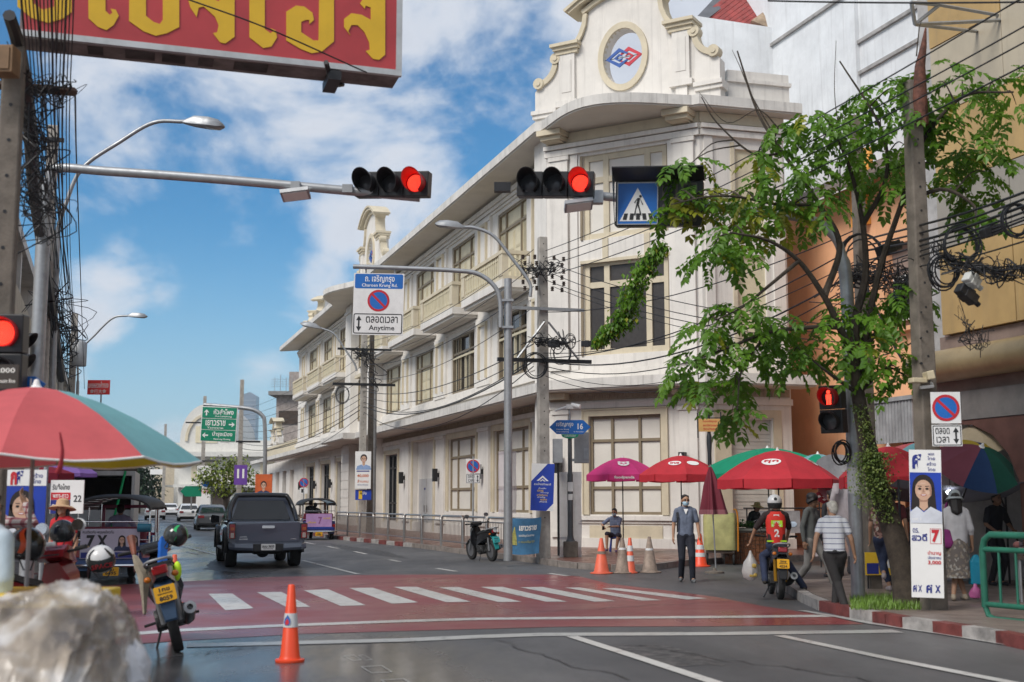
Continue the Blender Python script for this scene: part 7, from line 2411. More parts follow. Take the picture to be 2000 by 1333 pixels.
MB().loft(secs).bd('fold',mat('blue rag',(.01,.12,.50),.7,var=.2),bc,smooth=True)
yg = thing('bag','small fluorescent yellow pouch at the right of the front bike','bag',at(346,1116,13.9))
MB().ball((0,0,0),(.05,.05,.11),10,8).bd('pouch',mat('fluorescent yellow',(.50,.75,.02),.6),yg,smooth=True)
m_b = motorcycle('red motorcycle with white trimmed dial cowl behind the umbrella post',(-4.72,11.2,0),R(-24),R(-6),RDB,RDB,VINYL,None,None,BLACKP,mirrors=False,steer=R(12))
m_b.scale = (1.12,1.12,1.12)
mirror_on(m_b,(-.18,.80,1.04),(-.05,.76,1.22),WHB)
mirror_on(m_b,(.26,.78,1.04),(.38,.74,1.22),WHB)
q = MB().loft([[(-.17,.725,.985),(-.125,.725,.985),(-.13,.755,1.08),(-.18,.755,1.07)],[(-.13,.76,.97),(-.10,.8,.97),(-.1,.8,1.09),(-.14,.78,1.09)]])
q.bd('dial_trim',WHB,m_b,bevel=.01)
MB().box(-.13,.13,.70,.73,1.06,1.10).bd('dial_hood',WHB,m_b,bevel=.012)
helmet('white helmet with red lettering hanging on the red motorcycle',at(197,1093,11.9),R(20),WHB,BKB,rx=R(25),ry=R(-10),logo='SPACE')
helmet('plain black helmet set on the seat behind the red motorcycle',at(122,1040,13.6),R(-40),BKB,None,rx=R(5))
m_c = motorcycle('chrome handled motorcycle at the left edge behind the wrapped cart',(-5.0,10.4,0),R(-8),R(-5),BKB,BKB,VINYL,None,None,BLACKP,mirrors=False,steer=R(-10))
MB().tube(bez([(-.3,.7,1.1),(-.15,.8,1.16),(0,.84,1.1),(.15,.8,1.16),(.3,.7,1.1)],5),.02,8).bd('chrome_bar',CHROME,m_c,smooth=True)
MB().ball((0,.95,1.02),(.09,.07,.09),14,10).bd('headlamp',CHROME,m_c,smooth=True)
helmet('large black helmet with orange flashes beside the umbrella post',at(52,1066,10.4),R(150),BKB,mat('helmet orange',(.55,.08,.02),.35),rx=R(10),r=.15)
m_d = motorcycle('small scooter parked against the steel fence, turquoise tail',(*gp(962,1097)[:2],0),R(28),R(-6),BKB,BKB,VINYL,(('9กค',.2,.3,.6),('512',-.2,.3,.6)),mat('turquoise plate',(.05,.42,.42),.5),mat('turquoise fender',(.02,.26,.26),.4))
MB().lathe([(0,0),(.06,0),(.06,.012),(0,.014)],16,T(0,-.32,.86) @ RX(R(90))).bd('badge',PRINTW,m_d)
m_e = motorcycle('black and gold motorcycle carrying the rider in a red vest',(*gp(1524,1171)[:2],0),R(-5),R(2),BKB,BKB,VINYL,(('3กช',.24,.26,.5),('กรุงเทพมหานคร',0,.13,.7),('4224',-.28,.26,.62)),YPLATE,BLACKP,gold=True)
m_f = motorcycle('tiny far motorcycle between the white cars',(*gp(351,1003)[:2],0),R(17),0,BKB,BKB,VINYL)
# ---- people
SKIN = mat('skin tan',(.40,.225,.14),.55,var=.08,scale=6)
SKIN2 = mat('skin brown',(.26,.14,.085),.55,var=.08,scale=6)
HAIRK = mat('black hair',(.014,.011,.010),.5,var=.25,scale=30,bump=.3,bscale=90)
HAIRW = mat('white hair',(.55,.52,.46),.7,var=.2,scale=30,bump=.3,bscale=90)
DARKC = mat('black cloth',(.018,.018,.022),.85,var=.2,scale=8,bump=.5,bscale=10)
JEANS = mat('dark blue denim',(.025,.035,.075),.85,var=.25,scale=8,bump=.5,bscale=10)
def pat_mat(name,kind,c1,c2,scale,c3=None):
 if name in MATS:
  return MATS[name]
 m = bpy.data.materials.new(name)
 m.use_nodes = True
 nt = m.node_tree
 b = nt.nodes['Principled BSDF']
 b.inputs['Roughness'].default_value = .85
 tcn = nt.nodes.new('ShaderNodeTexCoord')
 def bands(axis,sc,thr):
  s_ = nt.nodes.new('ShaderNodeSeparateXYZ')
  nt.links.new(tcn.outputs['Object'],s_.inputs[0])
  f = nt.nodes.new('ShaderNodeMath')
  f.operation = 'MULTIPLY'
  f.inputs[1].default_value = sc
  nt.links.new(s_.outputs[axis],f.inputs[0])
  g = nt.nodes.new('ShaderNodeMath')
  g.operation = 'FRACT'
  nt.links.new(f.outputs[0],g.inputs[0])
  h = nt.nodes.new('ShaderNodeMath')
  h.operation = 'LESS_THAN'
  h.inputs[1].default_value = thr
  nt.links.new(g.outputs[0],h.inputs[0])
  return h.outputs[0]
 def mixc_(f,a,b_):
  mx = nt.nodes.new('ShaderNodeMixRGB')
  for i,q in ((0,f),(1,a),(2,b_)):
   if isinstance(q,tuple):
    mx.inputs[i].default_value = (*q,1)
   else:
    nt.links.new(q,mx.inputs[i])
  return mx.outputs[0]
 if kind == 'stripe':
  col = mixc_(bands('Z',scale,.16),c1,c2)
 elif kind == 'check':
  col = mixc_(bands('X',scale,.35),mixc_(bands('Z',scale,.35),c1,c2),mixc_(bands('Z',scale,.35),c2,c3 or c2))
 else:
  v = nt.nodes.new('ShaderNodeTexVoronoi')
  v.inputs['Scale'].default_value = scale
  nt.links.new(tcn.outputs['Object'],v.inputs['Vector'])
  r = nt.nodes.new('ShaderNodeValToRGB')
  r.color_ramp.interpolation = 'CONSTANT'
  r.color_ramp.elements[0].color = (*c1,1)
  r.color_ramp.elements[1].position = .55
  r.color_ramp.elements[1].color = (*c2,1)
  e = r.color_ramp.elements.new(.8)
  e.color = (*(c3 or c1),1)
  s_ = nt.nodes.new('ShaderNodeSeparateColor')
  nt.links.new(v.outputs['Color'],s_.inputs[0])
  nt.links.new(s_.outputs[0],r.inputs[0])
  col = r.outputs[0]
 nt.links.new(col,b.inputs['Base Color'])
 MATS[name] = m
 return m
def ik(a,b,l1,l2,pole):
 a,b = V_(a),V_(b)
 d = b - a
 L = min(d.length,(l1 + l2) * .999)
 d.normalize()
 x = (l1 * l1 - l2 * l2 + L * L) / (2 * L)
 h = math.sqrt(max(0,l1 * l1 - x * x))
 p = V_(pole)
 p = (p - d * p.dot(d)).normalized()
 return a + d * x + p * h
def blobs(lst,voxel,name,m,parent,smooth_it=4):
 mb = MB()
 for b in lst:
  if b[0] == 'e':
   mb.ball(b[1],b[2],14,10,b[3] if len(b) > 3 else None)
  else:
   _,p0,r0,p1,r1 = b
   p0,p1 = V_(p0),V_(p1)
   d = (p1 - p0)
   if d.length < 1e-4:
    continue
   dn = d.normalized()
   pts,rs = [],[]
   for k in (-1,-.8,-.45):
    pts.append(p0 + dn * k * r0)
    rs.append(max(.0008,r0 * math.sqrt(max(0,1 - k * k))))
   pts += [p0,(p0 + p1) / 2,p1]
   rs += [r0,(r0 + r1) / 2,r1]
   for k in (.45,.8,1):
    pts.append(p1 + dn * k * r1)
    rs.append(max(.0008,r1 * math.sqrt(max(0,1 - k * k))))
   mb.tube(pts,rs,12)
 o = bpy.data.objects.new('tmp',mb.mesh('tmp',m))
 COL.objects.link(o)
 rm = o.modifiers.new('r','REMESH')
 rm.mode = 'VOXEL'
 rm.voxel_size = voxel
 sm = o.modifiers.new('s','SMOOTH')
 sm.factor = .5
 sm.iterations = smooth_it
 dg = bpy.context.evaluated_depsgraph_get()
 dg.update()
 me = bpy.data.meshes.new_from_object(o.evaluated_get(dg))
 bpy.data.objects.remove(o)
 me.name = name
 me.materials.clear()
 me.materials.append(m)
 me.polygons.foreach_set('use_smooth',[True] * len(me.polygons))
 return link(name,me,parent)
def hand(l,w,fwd,side,s=1.0,curl=.5):
 fwd = V_(fwd).normalized()
 side = V_(side)
 side = (side - fwd * side.dot(fwd)).normalized()
 nrm = fwd.cross(side).normalized()
 w = V_(w)
 l.append(('c',w,.026 * s,w + fwd * .05 * s + side * .018 * s,.021 * s))
 l.append(('c',w,.026 * s,w + fwd * .05 * s - side * .018 * s,.020 * s))
 l.append(('c',w + fwd * .05 * s + side * .02 * s,.019 * s,w + fwd * .05 * s - side * .02 * s,.018 * s))
 for k,ln in enumerate((.075,.084,.078,.06)):
  b = w + fwd * .07 * s + side * (.031 - .0205 * k) * s
  c1 = b + (fwd * math.cos(curl * .5) - nrm * math.sin(curl * .5)) * ln * .5 * s
  c2 = c1 + (fwd * math.cos(curl * 1.5) - nrm * math.sin(curl * 1.5)) * ln * .5 * s
  l.append(('c',b,.0095 * s,c1,.0088 * s))
  l.append(('c',c1,.0088 * s,c2,.0078 * s))
 b = w + fwd * .022 * s + side * .026 * s
 c1 = b + (fwd * .6 + side * .8).normalized() * .042 * s
 c2 = c1 + (fwd * .95 + side * .2 - nrm * .25).normalized() * .034 * s
 l.append(('c',b,.0125 * s,c1,.0105 * s))
 l.append(('c',c1,.0105 * s,c2,.009 * s))
def person(label,loc,yaw,H=1.68,feet=None,hands=None,pelvis=None,lean=(0,0),head_yaw=0.0,head_pitch=0.0,skin=SKIN,shirt=None,sleeve=.55,trousers=None,leg_len=1.0,
   hair='short',hairm=HAIRK,shoes=DARKC,skirt=None,fem=False,elbow_pole=None,knee_pole=(0,-1,0),vox=.0105,mask=None,glasses=False,cap=None,group='people in the street',thick=1.0,curl=.5,tuck=True,hold=None):
 k = H / 1.70
 p_ = thing('person',label,'person',loc,yaw,group)
 pel = V_(pelvis or (0,0,.93 * k))
 up = V_((lean[0],lean[1],1)).normalized()
 fwd = V_((0,-1,0))
 side = V_((1,0,0))
 sw = (.150 if fem else .170) * k
 ch = pel + up * .36 * k
 sh = pel + up * .49 * k
 nk = pel + up * .55 * k + fwd * .01
 hd = pel + up * .665 * k + fwd * .03 * k
 feet = feet or [(-.09 * k,.02,.075 * k),(.09 * k,-.02,.075 * k)]
 hands = hands or [(-.25 * k,-.03,.80 * k),(.25 * k,-.03,.80 * k)]
 eps = elbow_pole or [(-.5,1,0),(.5,1,0)]
 body,top,leg,shoe = [],[],[],[]
 t = thick
 body += [('c',pel,.075 * k,ch,.068 * k),('c',ch,.06 * k,nk,.05 * k),('c',nk - up * .03 * k,.05 * k,nk + up * .06 * k,.05 * k),('c',sh - side * (.12 * k),.04 * k,sh + side * (.12 * k),.04 * k)]
 HM = Matrix.Translation(hd) @ RZ(head_yaw) @ RX(head_pitch)
 def h(x,y,z):
  return HM @ V_((x * k,y * k,z * k))
 body += [('c',nk,.052 * k,h(0,.015,-.03),.05 * k),('e',(0,.008 * k,.03 * k),(.076 * k,.094 * k,.092 * k),HM),('e',(0,-.028 * k,-.045 * k),(.058 * k,.062 * k,.066 * k),HM),
    ('c',h(0,-.092,.005),.010 * k,h(0,-.108,-.025),.016 * k),('e',(-.078 * k,.01 * k,0),(.012 * k,.02 * k,.032 * k),HM),('e',(.078 * k,.01 * k,0),(.012 * k,.02 * k,.032 * k),HM),
    ('c',h(-.025,-.086,-.062),.009 * k,h(.025,-.086,-.062),.009 * k),('e',(0,-.07 * k,-.092 * k),(.022 * k,.022 * k,.018 * k),HM)]
 tw = (.125 if fem else .14) * k * t
 td = .098 * k * t
 top += [('c',pel + up * .02 * k - side * .055 * k,td * 1.12,pel + up * .02 * k + side * .055 * k,td * 1.12),('c',pel + up * .03 * k - side * .05 * k,td * 1.12,ch - side * .058 * k,td * 1.1),('c',pel + up * .03 * k + side * .05 * k,td * 1.12,ch + side * .058 * k,td * 1.1),('c',ch - side * .06 * k,td * 1.1,sh - side * .085 * k,td * .78),('c',ch + side * .06 * k,td * 1.1,sh + side * .085 * k,td * .78),('c',pel,td * 1.1,ch,td * 1.12),
   ('c',sh - side * sw * .8 - up * .01 * k,.058 * k * t,sh + side * sw * .8 - up * .01 * k,.058 * k * t),('c',sh,.068 * k,nk - up * .02 * k,.058 * k)]
 for i,sx in enumerate((-1,1)):
  s0 = sh + side * sx * sw - up * .02 * k
  w_ = V_(hands[i])
  mx = .53 * k
  if (w_ - s0).length > mx:
   w_ = s0 + (w_ - s0).normalized() * mx
  e_ = ik(s0,w_,.285 * k,.255 * k,eps[i])
  body += [('c',s0,.047 * k * t,e_,.038 * k * t),('c',e_,.038 * k * t,w_,.026 * k)]
  hand(body,w_,w_ - e_,V_((-sx * .3,-1,.2)),k,curl)
  l = sleeve
  top.append(('c',s0,.060 * k * t,s0.lerp(e_,min(1,l * 1.0)) if l <= 1 else e_,(.057 if l < 1 else .050) * k * t))
  if l > 1:
   top.append(('c',e_,.048 * k * t,e_.lerp(w_,min(.96,l - 1)),.038 * k))
  h0 = pel + side * sx * .088 * k - V_((0,0,.04 * k))
  f_ = V_(feet[i])
  mx = .865 * k
  if (f_ - h0).length > mx:
   f_ = h0 + (f_ - h0).normalized() * mx
  kn = ik(h0,f_,.435 * k,.44 * k,knee_pole if not isinstance(knee_pole,list) else knee_pole[i])
  body += [('c',h0,.078 * k * t,kn,.052 * k * t),('c',kn,.052 * k * t,kn.lerp(f_,.35),.052 * k),('c',kn.lerp(f_,.35),.052 * k,f_,.034 * k)]
  leg += [('c',pel - V_((0,0,.02 * k)),.10 * k * t,h0,.098 * k * t),('c',h0,.098 * k * t,h0.lerp(kn,min(1,leg_len * 2)),(.098 - .028 * min(1,leg_len * 2)) * k * t)]
  if leg_len > .5:
   leg.append(('c',kn,.070 * k * t,kn.lerp(f_,min(1.05,(leg_len - .5) * 2.05)),.058 * k))
  fd = V_((sx * .18,-1,0)).normalized()
  dz = V_((0,0,-.038 * k))
  if shoes:
   shoe = []
  shoe += [('c',f_ + dz - fd * .03 * k,.042 * k,f_ + dz + fd * .12 * k,.036 * k),('c',f_ + dz * .2,.042 * k,f_ + dz,.044 * k),('c',f_ + dz * 1.35 - fd * .03 * k,.03 * k,f_ + dz * 1.35 + fd * .14 * k,.03 * k)]
  if shoes:
   blobs(shoe,.012,'shoe',shoes,p_,3)
  body.append(('c',f_,.034 * k,f_ + dz + fd * .1 * k,.03 * k))
 leg.append(('e',tuple(pel),(.142 * k * t,.112 * k * t,.11 * k)))
 blobs(body,vox,'body',skin,p_,3)
 if trousers and not skirt:
  blobs(leg,.014,'trousers',trousers,p_,5)
 if shirt:
  blobs(top,.014,'shirt',shirt,p_,5)
 if skirt:
  q = MB()
  secs = []
  for (z,rx,ry) in ((1.0,.135,.11),(.85,.175,.15),(.6,.20,.18),(skirt[1] + .05,.22,.20),(skirt[1],.225,.205)):
   n = 28
   secs.append([(rx * k * math.cos(2 * math.pi * i / n) * (1 + .045 * math.sin(7 * 2 * math.pi * i / n) * (1.05 - z)),ry * k * math.sin(2 * math.pi * i / n) * (1 + .06 * math.sin(7 * 2 * math.pi * i / n) * (1.05 - z)),z * k) for i in range(n)])
  q.loft(secs)
  q.bd('skirt',skirt[0],p_,smooth=True)
 hl = [('e',(0,.022 * k,.048 * k),(.083 * k,.093 * k,.085 * k),HM),('e',(0,.05 * k,.0),(.080 * k,.062 * k,.085 * k),HM),('c',h(-.045,-.04,.09),.022 * k,h(.045,-.04,.09),.022 * k)]
 if hair == 'long':
  hl += [('c',h(-.05,.06,0),.045 * k,h(-.05,.08,-.2),.04 * k),('c',h(.05,.06,0),.045 * k,h(.05,.08,-.2),.04 * k),('c',h(0,.07,0),.05 * k,h(0,.09,-.22),.05 * k),('c',h(-.075,0,.02),.02 * k,h(-.08,.03,-.16),.02 * k),('c',h(.075,0,.02),.02 * k,h(.08,.03,-.16),.02 * k)]
 if hair == 'shaggy':
  hl += [('e',(0,.02 * k,.06 * k),(.10 * k,.108 * k,.088 * k),HM),('c',h(-.08,-.02,.03),.03 * k,h(-.08,.05,-.04),.03 * k),('c',h(.08,-.02,.03),.03 * k,h(.08,.05,-.04),.03 * k)]
 if hair:
  blobs(hl,.011,'hair',hairm,p_,2)
 q = MB()
 for sx in (-1,1):
  q.ball((sx * .03 * k,-.083 * k,.012 * k),(.013 * k,.007 * k,.007 * k),8,6,HM)
  q.box(sx * .03 * k - .017 * k,sx * .03 * k + .017 * k,-.091 * k,-.082 * k,.03 * k,.036 * k,HM)
 q.bd('eyes',mat('dark eyes',(.02,.015,.012),.3),p_,kind='stuff')
 if mask:
  q = MB()
  secs = []
  for (z,w,d) in ((-.012,.056,.100),(-.035,.064,.116),(-.065,.060,.110),(-.092,.046,.088)):
   secs.append([(w * k * math.sin(R(b)) * 1.06,-(d * math.cos(R(b * .92))) * k,z * k) for b in range(-80,81,16)])
  q.loft(secs,HM,closed=False,caps=False)
  for sx in (-1,1):
   q.tube([HM @ V_((sx * .064 * k,-.03 * k,-.04 * k)),HM @ V_((sx * .084 * k,.012 * k,-.01 * k))],.003,4)
  q.bd('face_mask',mask,p_,smooth=True)
 if glasses:
  q = MB()
  for sx in (-1,1):
   q.tube([HM @ V_((sx * .033 * k + .024 * k * math.cos(a * .7),-.098 * k,.012 * k + .017 * k * math.sin(a * .7))) for a in range(10)],.003,4)
   q.tube([HM @ V_((sx * .057 * k,-.097 * k,.014 * k)),HM @ V_((sx * .08 * k,.0,.014 * k))],.003,4)
  if glasses == 'sun':
   for sx in (-1,1):
    q.ball((sx * .034 * k,-.098 * k,.01 * k),(.03 * k,.008,.022 * k),10,6,HM)
  q.bd('glasses',mat('dark glasses',(.02,.012,.01),.1),p_,kind='stuff')
 p_['k'] = k
 return p_,HM,k,h
def hat(parent,HM,k,m,brim=.17,crown=.1,z=.06,droop=.03):
 prof = [(brim * k,z * k - droop * k),(brim * .75 * k,z * k - droop * .3 * k),(.098 * k,z * k),(.092 * k,(z + crown * .7) * k),(.06 * k,(z + crown) * k),(0,(z + crown * 1.04) * k)]
 return MB().lathe(prof,22,HM).bd('hat',m,parent,smooth=True)
STRAW = mat('straw',(.42,.28,.13),.8,var=.2,scale=20)
BLUEM = mat('pale blue mask',(.36,.52,.62),.7,var=.04)
GSHIRT = mat('blue grey shirt',(.13,.155,.215),.85,var=.18,scale=7,bump=.6,bscale=9)
p_,HM,k,h = person('man in blue grey shirt and face mask walking towards the viewer past the cones',(3.55,25.4,0),R(-3),1.74,[(-.10,.12,.09),(.11,-.13,.075)],[(-.27,.0,.80),(.29,-.06,.79)],
      shirt=GSHIRT,sleeve=.7,trousers=mat('black navy trousers',(.012,.014,.024),.85,var=.2,scale=8,bump=.6,bscale=10),shoes=mat('grey trainers',(.12,.125,.13),.7,var=.3,scale=20),mask=BLUEM,glasses=True,head_yaw=R(12))
MB().loft([[(-.19,-.02,1.45),(-.14,-.02,1.46),(-.14,.0,1.46),(-.19,.0,1.45)],[(-.19,-.125,1.3),(-.15,-.13,1.3),(-.15,-.11,1.3),(-.19,-.11,1.3)],[(-.19,-.11,1.0),(-.16,-.11,1.0),(-.16,-.09,1.0),(-.19,-.09,1.0)]]).bd('bag_strap',DARKC,p_)
MB().add([(-.045,-.105,1.47),(.045,-.105,1.47),(0,-.13,1.36)],[(0,1,2)]).bd('collar',PRINTW,p_)
CHK = pat_mat('blue checked shirt','check',(.10,.13,.22),(.16,.20,.30),22,(.30,.34,.42))
sx_,sy_ = 3.08,36.9
st = thing('stool','low blue plastic stool under the seated man by the wall','stool',(sx_,sy_,.146))
q = MB()
q.loft([[(-.15,-.15,.40),(.15,-.15,.40),(.15,.15,.40),(-.15,.15,.40)],[(-.14,-.14,.43),(.14,-.14,.43),(.14,.14,.43),(-.14,.14,.43)]])
q.bd('seat',mat('blue plastic',(.02,.05,.32),.4),st,bevel=.01)
for x,y in ((-1,-1),(1,-1),(1,1),(-1,1)):
 MB().cyl((x * .17,y * .17,0),(x * .13,y * .13,.40),.025,.02,6).bd('leg',mat('blue plastic',(.02,.05,.32)),st)
p_,HM,k,h = person('man in checked shirt sitting cross legged on a stool looking at his phone',(sx_,sy_,.146),R(-12),1.68,[(-.22,-.40,.10),(.05,-.34,.075)],[(-.30,-.42,.72),(-.10,-.40,.74)],pelvis=(0,.0,.50),lean=(-.03,-.16),
      head_pitch=R(10),head_yaw=R(-10),shirt=CHK,sleeve=.85,trousers=mat('dark shorts',(.03,.025,.045),.85,var=.2),leg_len=.5,mask=BLUEM,shoes=mat('purple sandal',(.14,.08,.16),.7),elbow_pole=[(-.8,.4,-.2),(.8,.4,-.2)],knee_pole=[(-.3,-1,.5),(.2,-1,.6)])
ph = thing('phone','small dark phone held by the seated man','phone',V_((sx_,sy_,.146)) + RZ(R(-12)) @ V_((-.30,-.53,.70)))
MB().box(-.035,.035,-.006,.006,-.07,.07,RX(R(40))).bd('case',BLACKP,ph,bevel=.004)
mo = gp(1524,1171)
Mr = T(mo.x,mo.y,0) @ RZ(R(-5))
rp_ = Mr @ V_((0,.33,0))
RED_V = mat('red vest cloth',(.62,.03,.02),.75,var=.12,scale=6,bump=.15,bscale=14)
p_,HM,k,h = person('motorcycle rider in red number 2 vest and white helmet, seen from behind',(rp_.x,rp_.y,0),R(-5 + 180),1.70,[(.20,-.05,.30),(-.52,.02,.08)][::1],[(-.24,-.40,.98),(.40,-.22,.96)],pelvis=(0,0,.92),lean=(0,-.06),
      shirt=mat('dark brown shirt',(.035,.022,.022),.85,var=.2),sleeve=.9,trousers=JEANS,shoes=mat('dark sandal',(.03,.025,.02),.7),hair=None,elbow_pole=[(-.8,.6,-.3),(.8,.5,-.4)],knee_pole=[(.6,-1,.5),(-.5,-1,.3)],head_yaw=R(-4))
vest = []
for (z,rx,ry) in ((.90,.155,.118),(1.05,.160,.122),(1.25,.172,.122),(1.36,.165,.112),(1.43,.11,.085)):
 vest.append([(rx * math.cos(R(a)) * (1.0),ry * math.sin(R(a)) - .045 * (z - .9),z + .02) for a in range(0,360,15)])
vv = MB().loft(vest).bd('vest',RED_V,p_,smooth=True)
YG = mat('fluorescent patch',(.45,.75,.03),.6)
q = MB().box(-.10,.09,.098,.104,1.19,1.30).bd('yellow_patch',YG,vv)
q = MB().box(-.05,.045,.083,.088,1.335,1.40).bd('white_patch',PRINTW,vv)
q = MB()
put_text(q,'2',0,1.09,.13,0,.085,bold=.04,M=T(0,.115,0) @ RZ(math.pi))
put_text(q,'เขต',0,1.27,.035,0,.1,M=T(0,.1055,0) @ RZ(math.pi))
put_text(q,'สัมพันธวงศ์',0,1.22,.035,0,.16,M=T(0,.1055,0) @ RZ(math.pi))
q.bd('lettering',PRINTW,vv,kind='stuff')
q = MB().box(-.163,.163,.07,.108,.94,.965).bd('reflective_band',YG,vv)
hp = Mr @ V_((0,.33,0)) + V_((math.sin(R(-5)) * .0,0,0))
hm = thing('helmet','white open helmet worn by the rider in the red vest','helmet',(RZ(R(-5 + 180)) @ V_(h(0,.012,.035)).to_4d()).to_3d() + V_((rp_.x,rp_.y,0)),R(-5 + 180))
MB().lathe([(.125 * math.cos(R(a)),.125 * math.sin(R(a))) for a in range(-12,90,8)] + [(0,.125)],22).bd('shell',WHB,hm,smooth=True)
MB().lathe([(.126,-.05),(.127,-.022)],22).bd('trim',BLACKP,hm,smooth=True)
q = disc(MB(),0,0,.028,0,14,M=T(0,.118,.045) @ RX(R(15)) @ RZ(math.pi))
q.bd('badge',PRINTK,hm)
MB().lathe([(.10,-.12),(.118,-.09),(.122,-.05)],22).bd('lining',RUBBER,hm,smooth=True)
wr_ = Mr @ V_((.0,0,0))
bgp = at(1466,1102,20.65)
bag = thing('bag','thin white plastic bag of groceries dangling from the rider\'s left hand','bag',bgp)
PLAST = mat('thin white plastic',(.62,.60,.58),.35,var=.1,scale=14,trans=.35,bump=.5,bscale=22)
q = MB()
secs = []
for (z,r_) in ((.22,.012),(.12,.05),(.02,.11),(-.12,.135),(-.22,.11),(-.27,.04)):
 secs.append([(r_ * math.cos(a) * (1 + .12 * math.sin(3 * a + z * 9)),r_ * .8 * math.sin(a) * (1 + .12 * math.cos(4 * a)),z) for a in [i * math.pi / 8 for i in range(16)]])
q.loft(secs).bd('sack',PLAST,bag,smooth=True)
q = MB()
for k_ in range(5):
 q.ball((rnd.uniform(-.05,.05),rnd.uniform(-.09,-.05),rnd.uniform(-.2,0)),(.05,.03,.04),8,6)
q.bd('food',mat('yellow food',(.5,.35,.08),.6,var=.3,scale=20),bag,kind='stuff')
GREYS = mat('dark grey shirt',(.105,.11,.105),.85,var=.15,scale=7,bump=.6,bscale=9)
person('shaggy haired man in dark grey shirt and pale grey trousers beside the rider',(5.45,22.6,0),R(48),1.74,[(-.10,.34,.12),(.12,-.36,.08)],[(-.27,.02,.82),(.27,-.1,.80)],shirt=GREYS,sleeve=1.9,
  trousers=mat('pale grey trousers',(.21,.20,.19),.85,var=.15,scale=7,bump=.6,bscale=9),shoes=mat('blue grey trainers',(.08,.10,.17),.7),hair='shaggy',head_yaw=R(20),head_pitch=R(18),skin=SKIN2)
STR = pat_mat('white striped shirt','stripe',(.56,.57,.60),(.13,.14,.22),13)
p_,HM,k,h = person('white haired old man in striped polo shirt stepping up to the kerb',(4.74,18.3,0),R(168),1.62,[(.02,-.10,.09),(-.12,.20,.085)][::1],[(-.30,-.14,.80),(.30,.06,.86)],lean=(.02,-.20),shirt=STR,sleeve=.62,thick=1.05,
      trousers=mat('charcoal trousers',(.03,.028,.028),.85,var=.15,scale=8,bump=.6,bscale=9),shoes=mat('dark loafer',(.025,.022,.02),.5),hairm=HAIRW,head_yaw=R(28),head_pitch=R(8))
MB().tube([(.146 * math.cos(R(a)),.118 * math.sin(R(a)) - .0,.93 * k) for a in range(0,361,20)],.018,6).bd('belt',DARKC,p_)
FLO = pat_mat('brown floral blouse','voronoi',(.10,.045,.035),(.30,.17,.14),26,(.42,.36,.30))
person('woman in brown floral blouse and rolled jeans walking away behind the mast',(6.15,20.6,.146),R(172),1.62,[(.06,.30,.30),(-.09,-.12,.08)][::1],[(-.2,-.15,.85),(.2,-.1,.85)],shirt=FLO,sleeve=.6,trousers=JEANS,leg_len=.86,hair='long',fem=True,shoes=mat('white sole',(.35,.3,.3),.7))
SKF = pat_mat('grey floral skirt','voronoi',(.13,.11,.10),(.22,.18,.14),30,(.32,.30,.27))
p_,HM,k,h = person('woman in pale sun hat, white blouse and long floral skirt walking away',(6.72,18.8,.146),R(174),1.60,[(.10,.06,.08),(-.10,-.06,.08)][::1],[(-.24,-.06,.80),(.26,-.02,.76)],shirt=mat('white blouse',(.50,.49,.50),.8,var=.08,scale=9,bump=.6,bscale=9),sleeve=1.35,
      skirt=(SKF,.36),hair='long',fem=True,shoes=mat('cream sandal',(.42,.35,.26),.7),head_pitch=R(10),thick=1.08)
hat(p_,HM,k,mat('pale grey hat',(.36,.40,.41),.8,var=.06),.15,.11,.045,.045)
hb = thing('handbag','purple shoulder bag at the left of the woman in the sun hat','bag',at(1845,1050,18.75))
q = MB().loft([[(-.08,-.04,.12),(.08,-.04,.12),(.08,.04,.12),(-.08,.04,.12)],[(-.12,-.06,-.08),(.12,-.06,-.08),(.12,.06,-.08),(-.12,.06,-.08)],[(-.09,-.05,-.16),(.09,-.05,-.16),(.09,.05,-.16),(-.09,.05,-.16)]])
q.bd('pouch',mat('purple cloth',(.20,.02,.14),.7,var=.15),hb,bevel=.03)
MB().tube(bez([(-.06,0,.12),(.02,.05,.35),(.1,.12,.52),(.12,.2,.35),(.08,.05,.12)],5),.014,6).bd('strap',mat('purple cloth',(.20,.02,.14)),hb)
tb_ = thing('bag','turquoise carrier bag in the right hand of the woman in the sun hat','bag',at(1907,1118,18.7))
q = MB().loft([[(-.03,-.02,.26),(.03,-.02,.26),(.03,.02,.26),(-.03,.02,.26)],[(-.10,-.05,.15),(.10,-.05,.15),(.10,.05,.15),(-.10,.05,.15)],[(-.11,-.07,-.18),(.11,-.07,-.18),(.11,.07,-.18),(-.11,.07,-.18)]])
q.bd('sack',mat('turquoise plastic',(.0,.22,.34),.4,var=.1,bump=.4,bscale=18),tb_,bevel=.02)
pb = thing('bag','small pink bag on the pavement by the green railing','bag',at(1905,1158,18.5))
MB().loft([[(r_ * math.cos(a) * (1 + .2 * math.sin(3 * a + z * 30)),r_ * .8 * math.sin(a),z) for a in [i * math.pi / 7 for i in range(14)]] for (z,r_) in ((.13,.02),(.09,.03),(.04,.07),(-.02,.085),(-.07,.07),(-.085,.03))]).bd('sack',mat('pink plastic',(.42,.10,.26),.4,bump=.6,bscale=20),pb,smooth=True)
p_,HM,k,h = person('vendor in straw hat and dark shirt bending behind the vegetable stall',(6.45,33.6,.0),R(40),1.60,None,[(-.2,-.3,.9),(.22,-.32,.88)],lean=(.0,-.35),shirt=DARKC,sleeve=1.8,trousers=DARKC,skin=SKIN2,head_pitch=R(10))
hat(p_,HM,k,STRAW,.2,.1,.05,.03)
person('dark haired shopper in black shirt directly behind the grey shirted man',(6.35,24.6,.146),R(200),1.68,shirt=DARKC,sleeve=.7,trousers=DARKC,hair='short',skin=SKIN2)
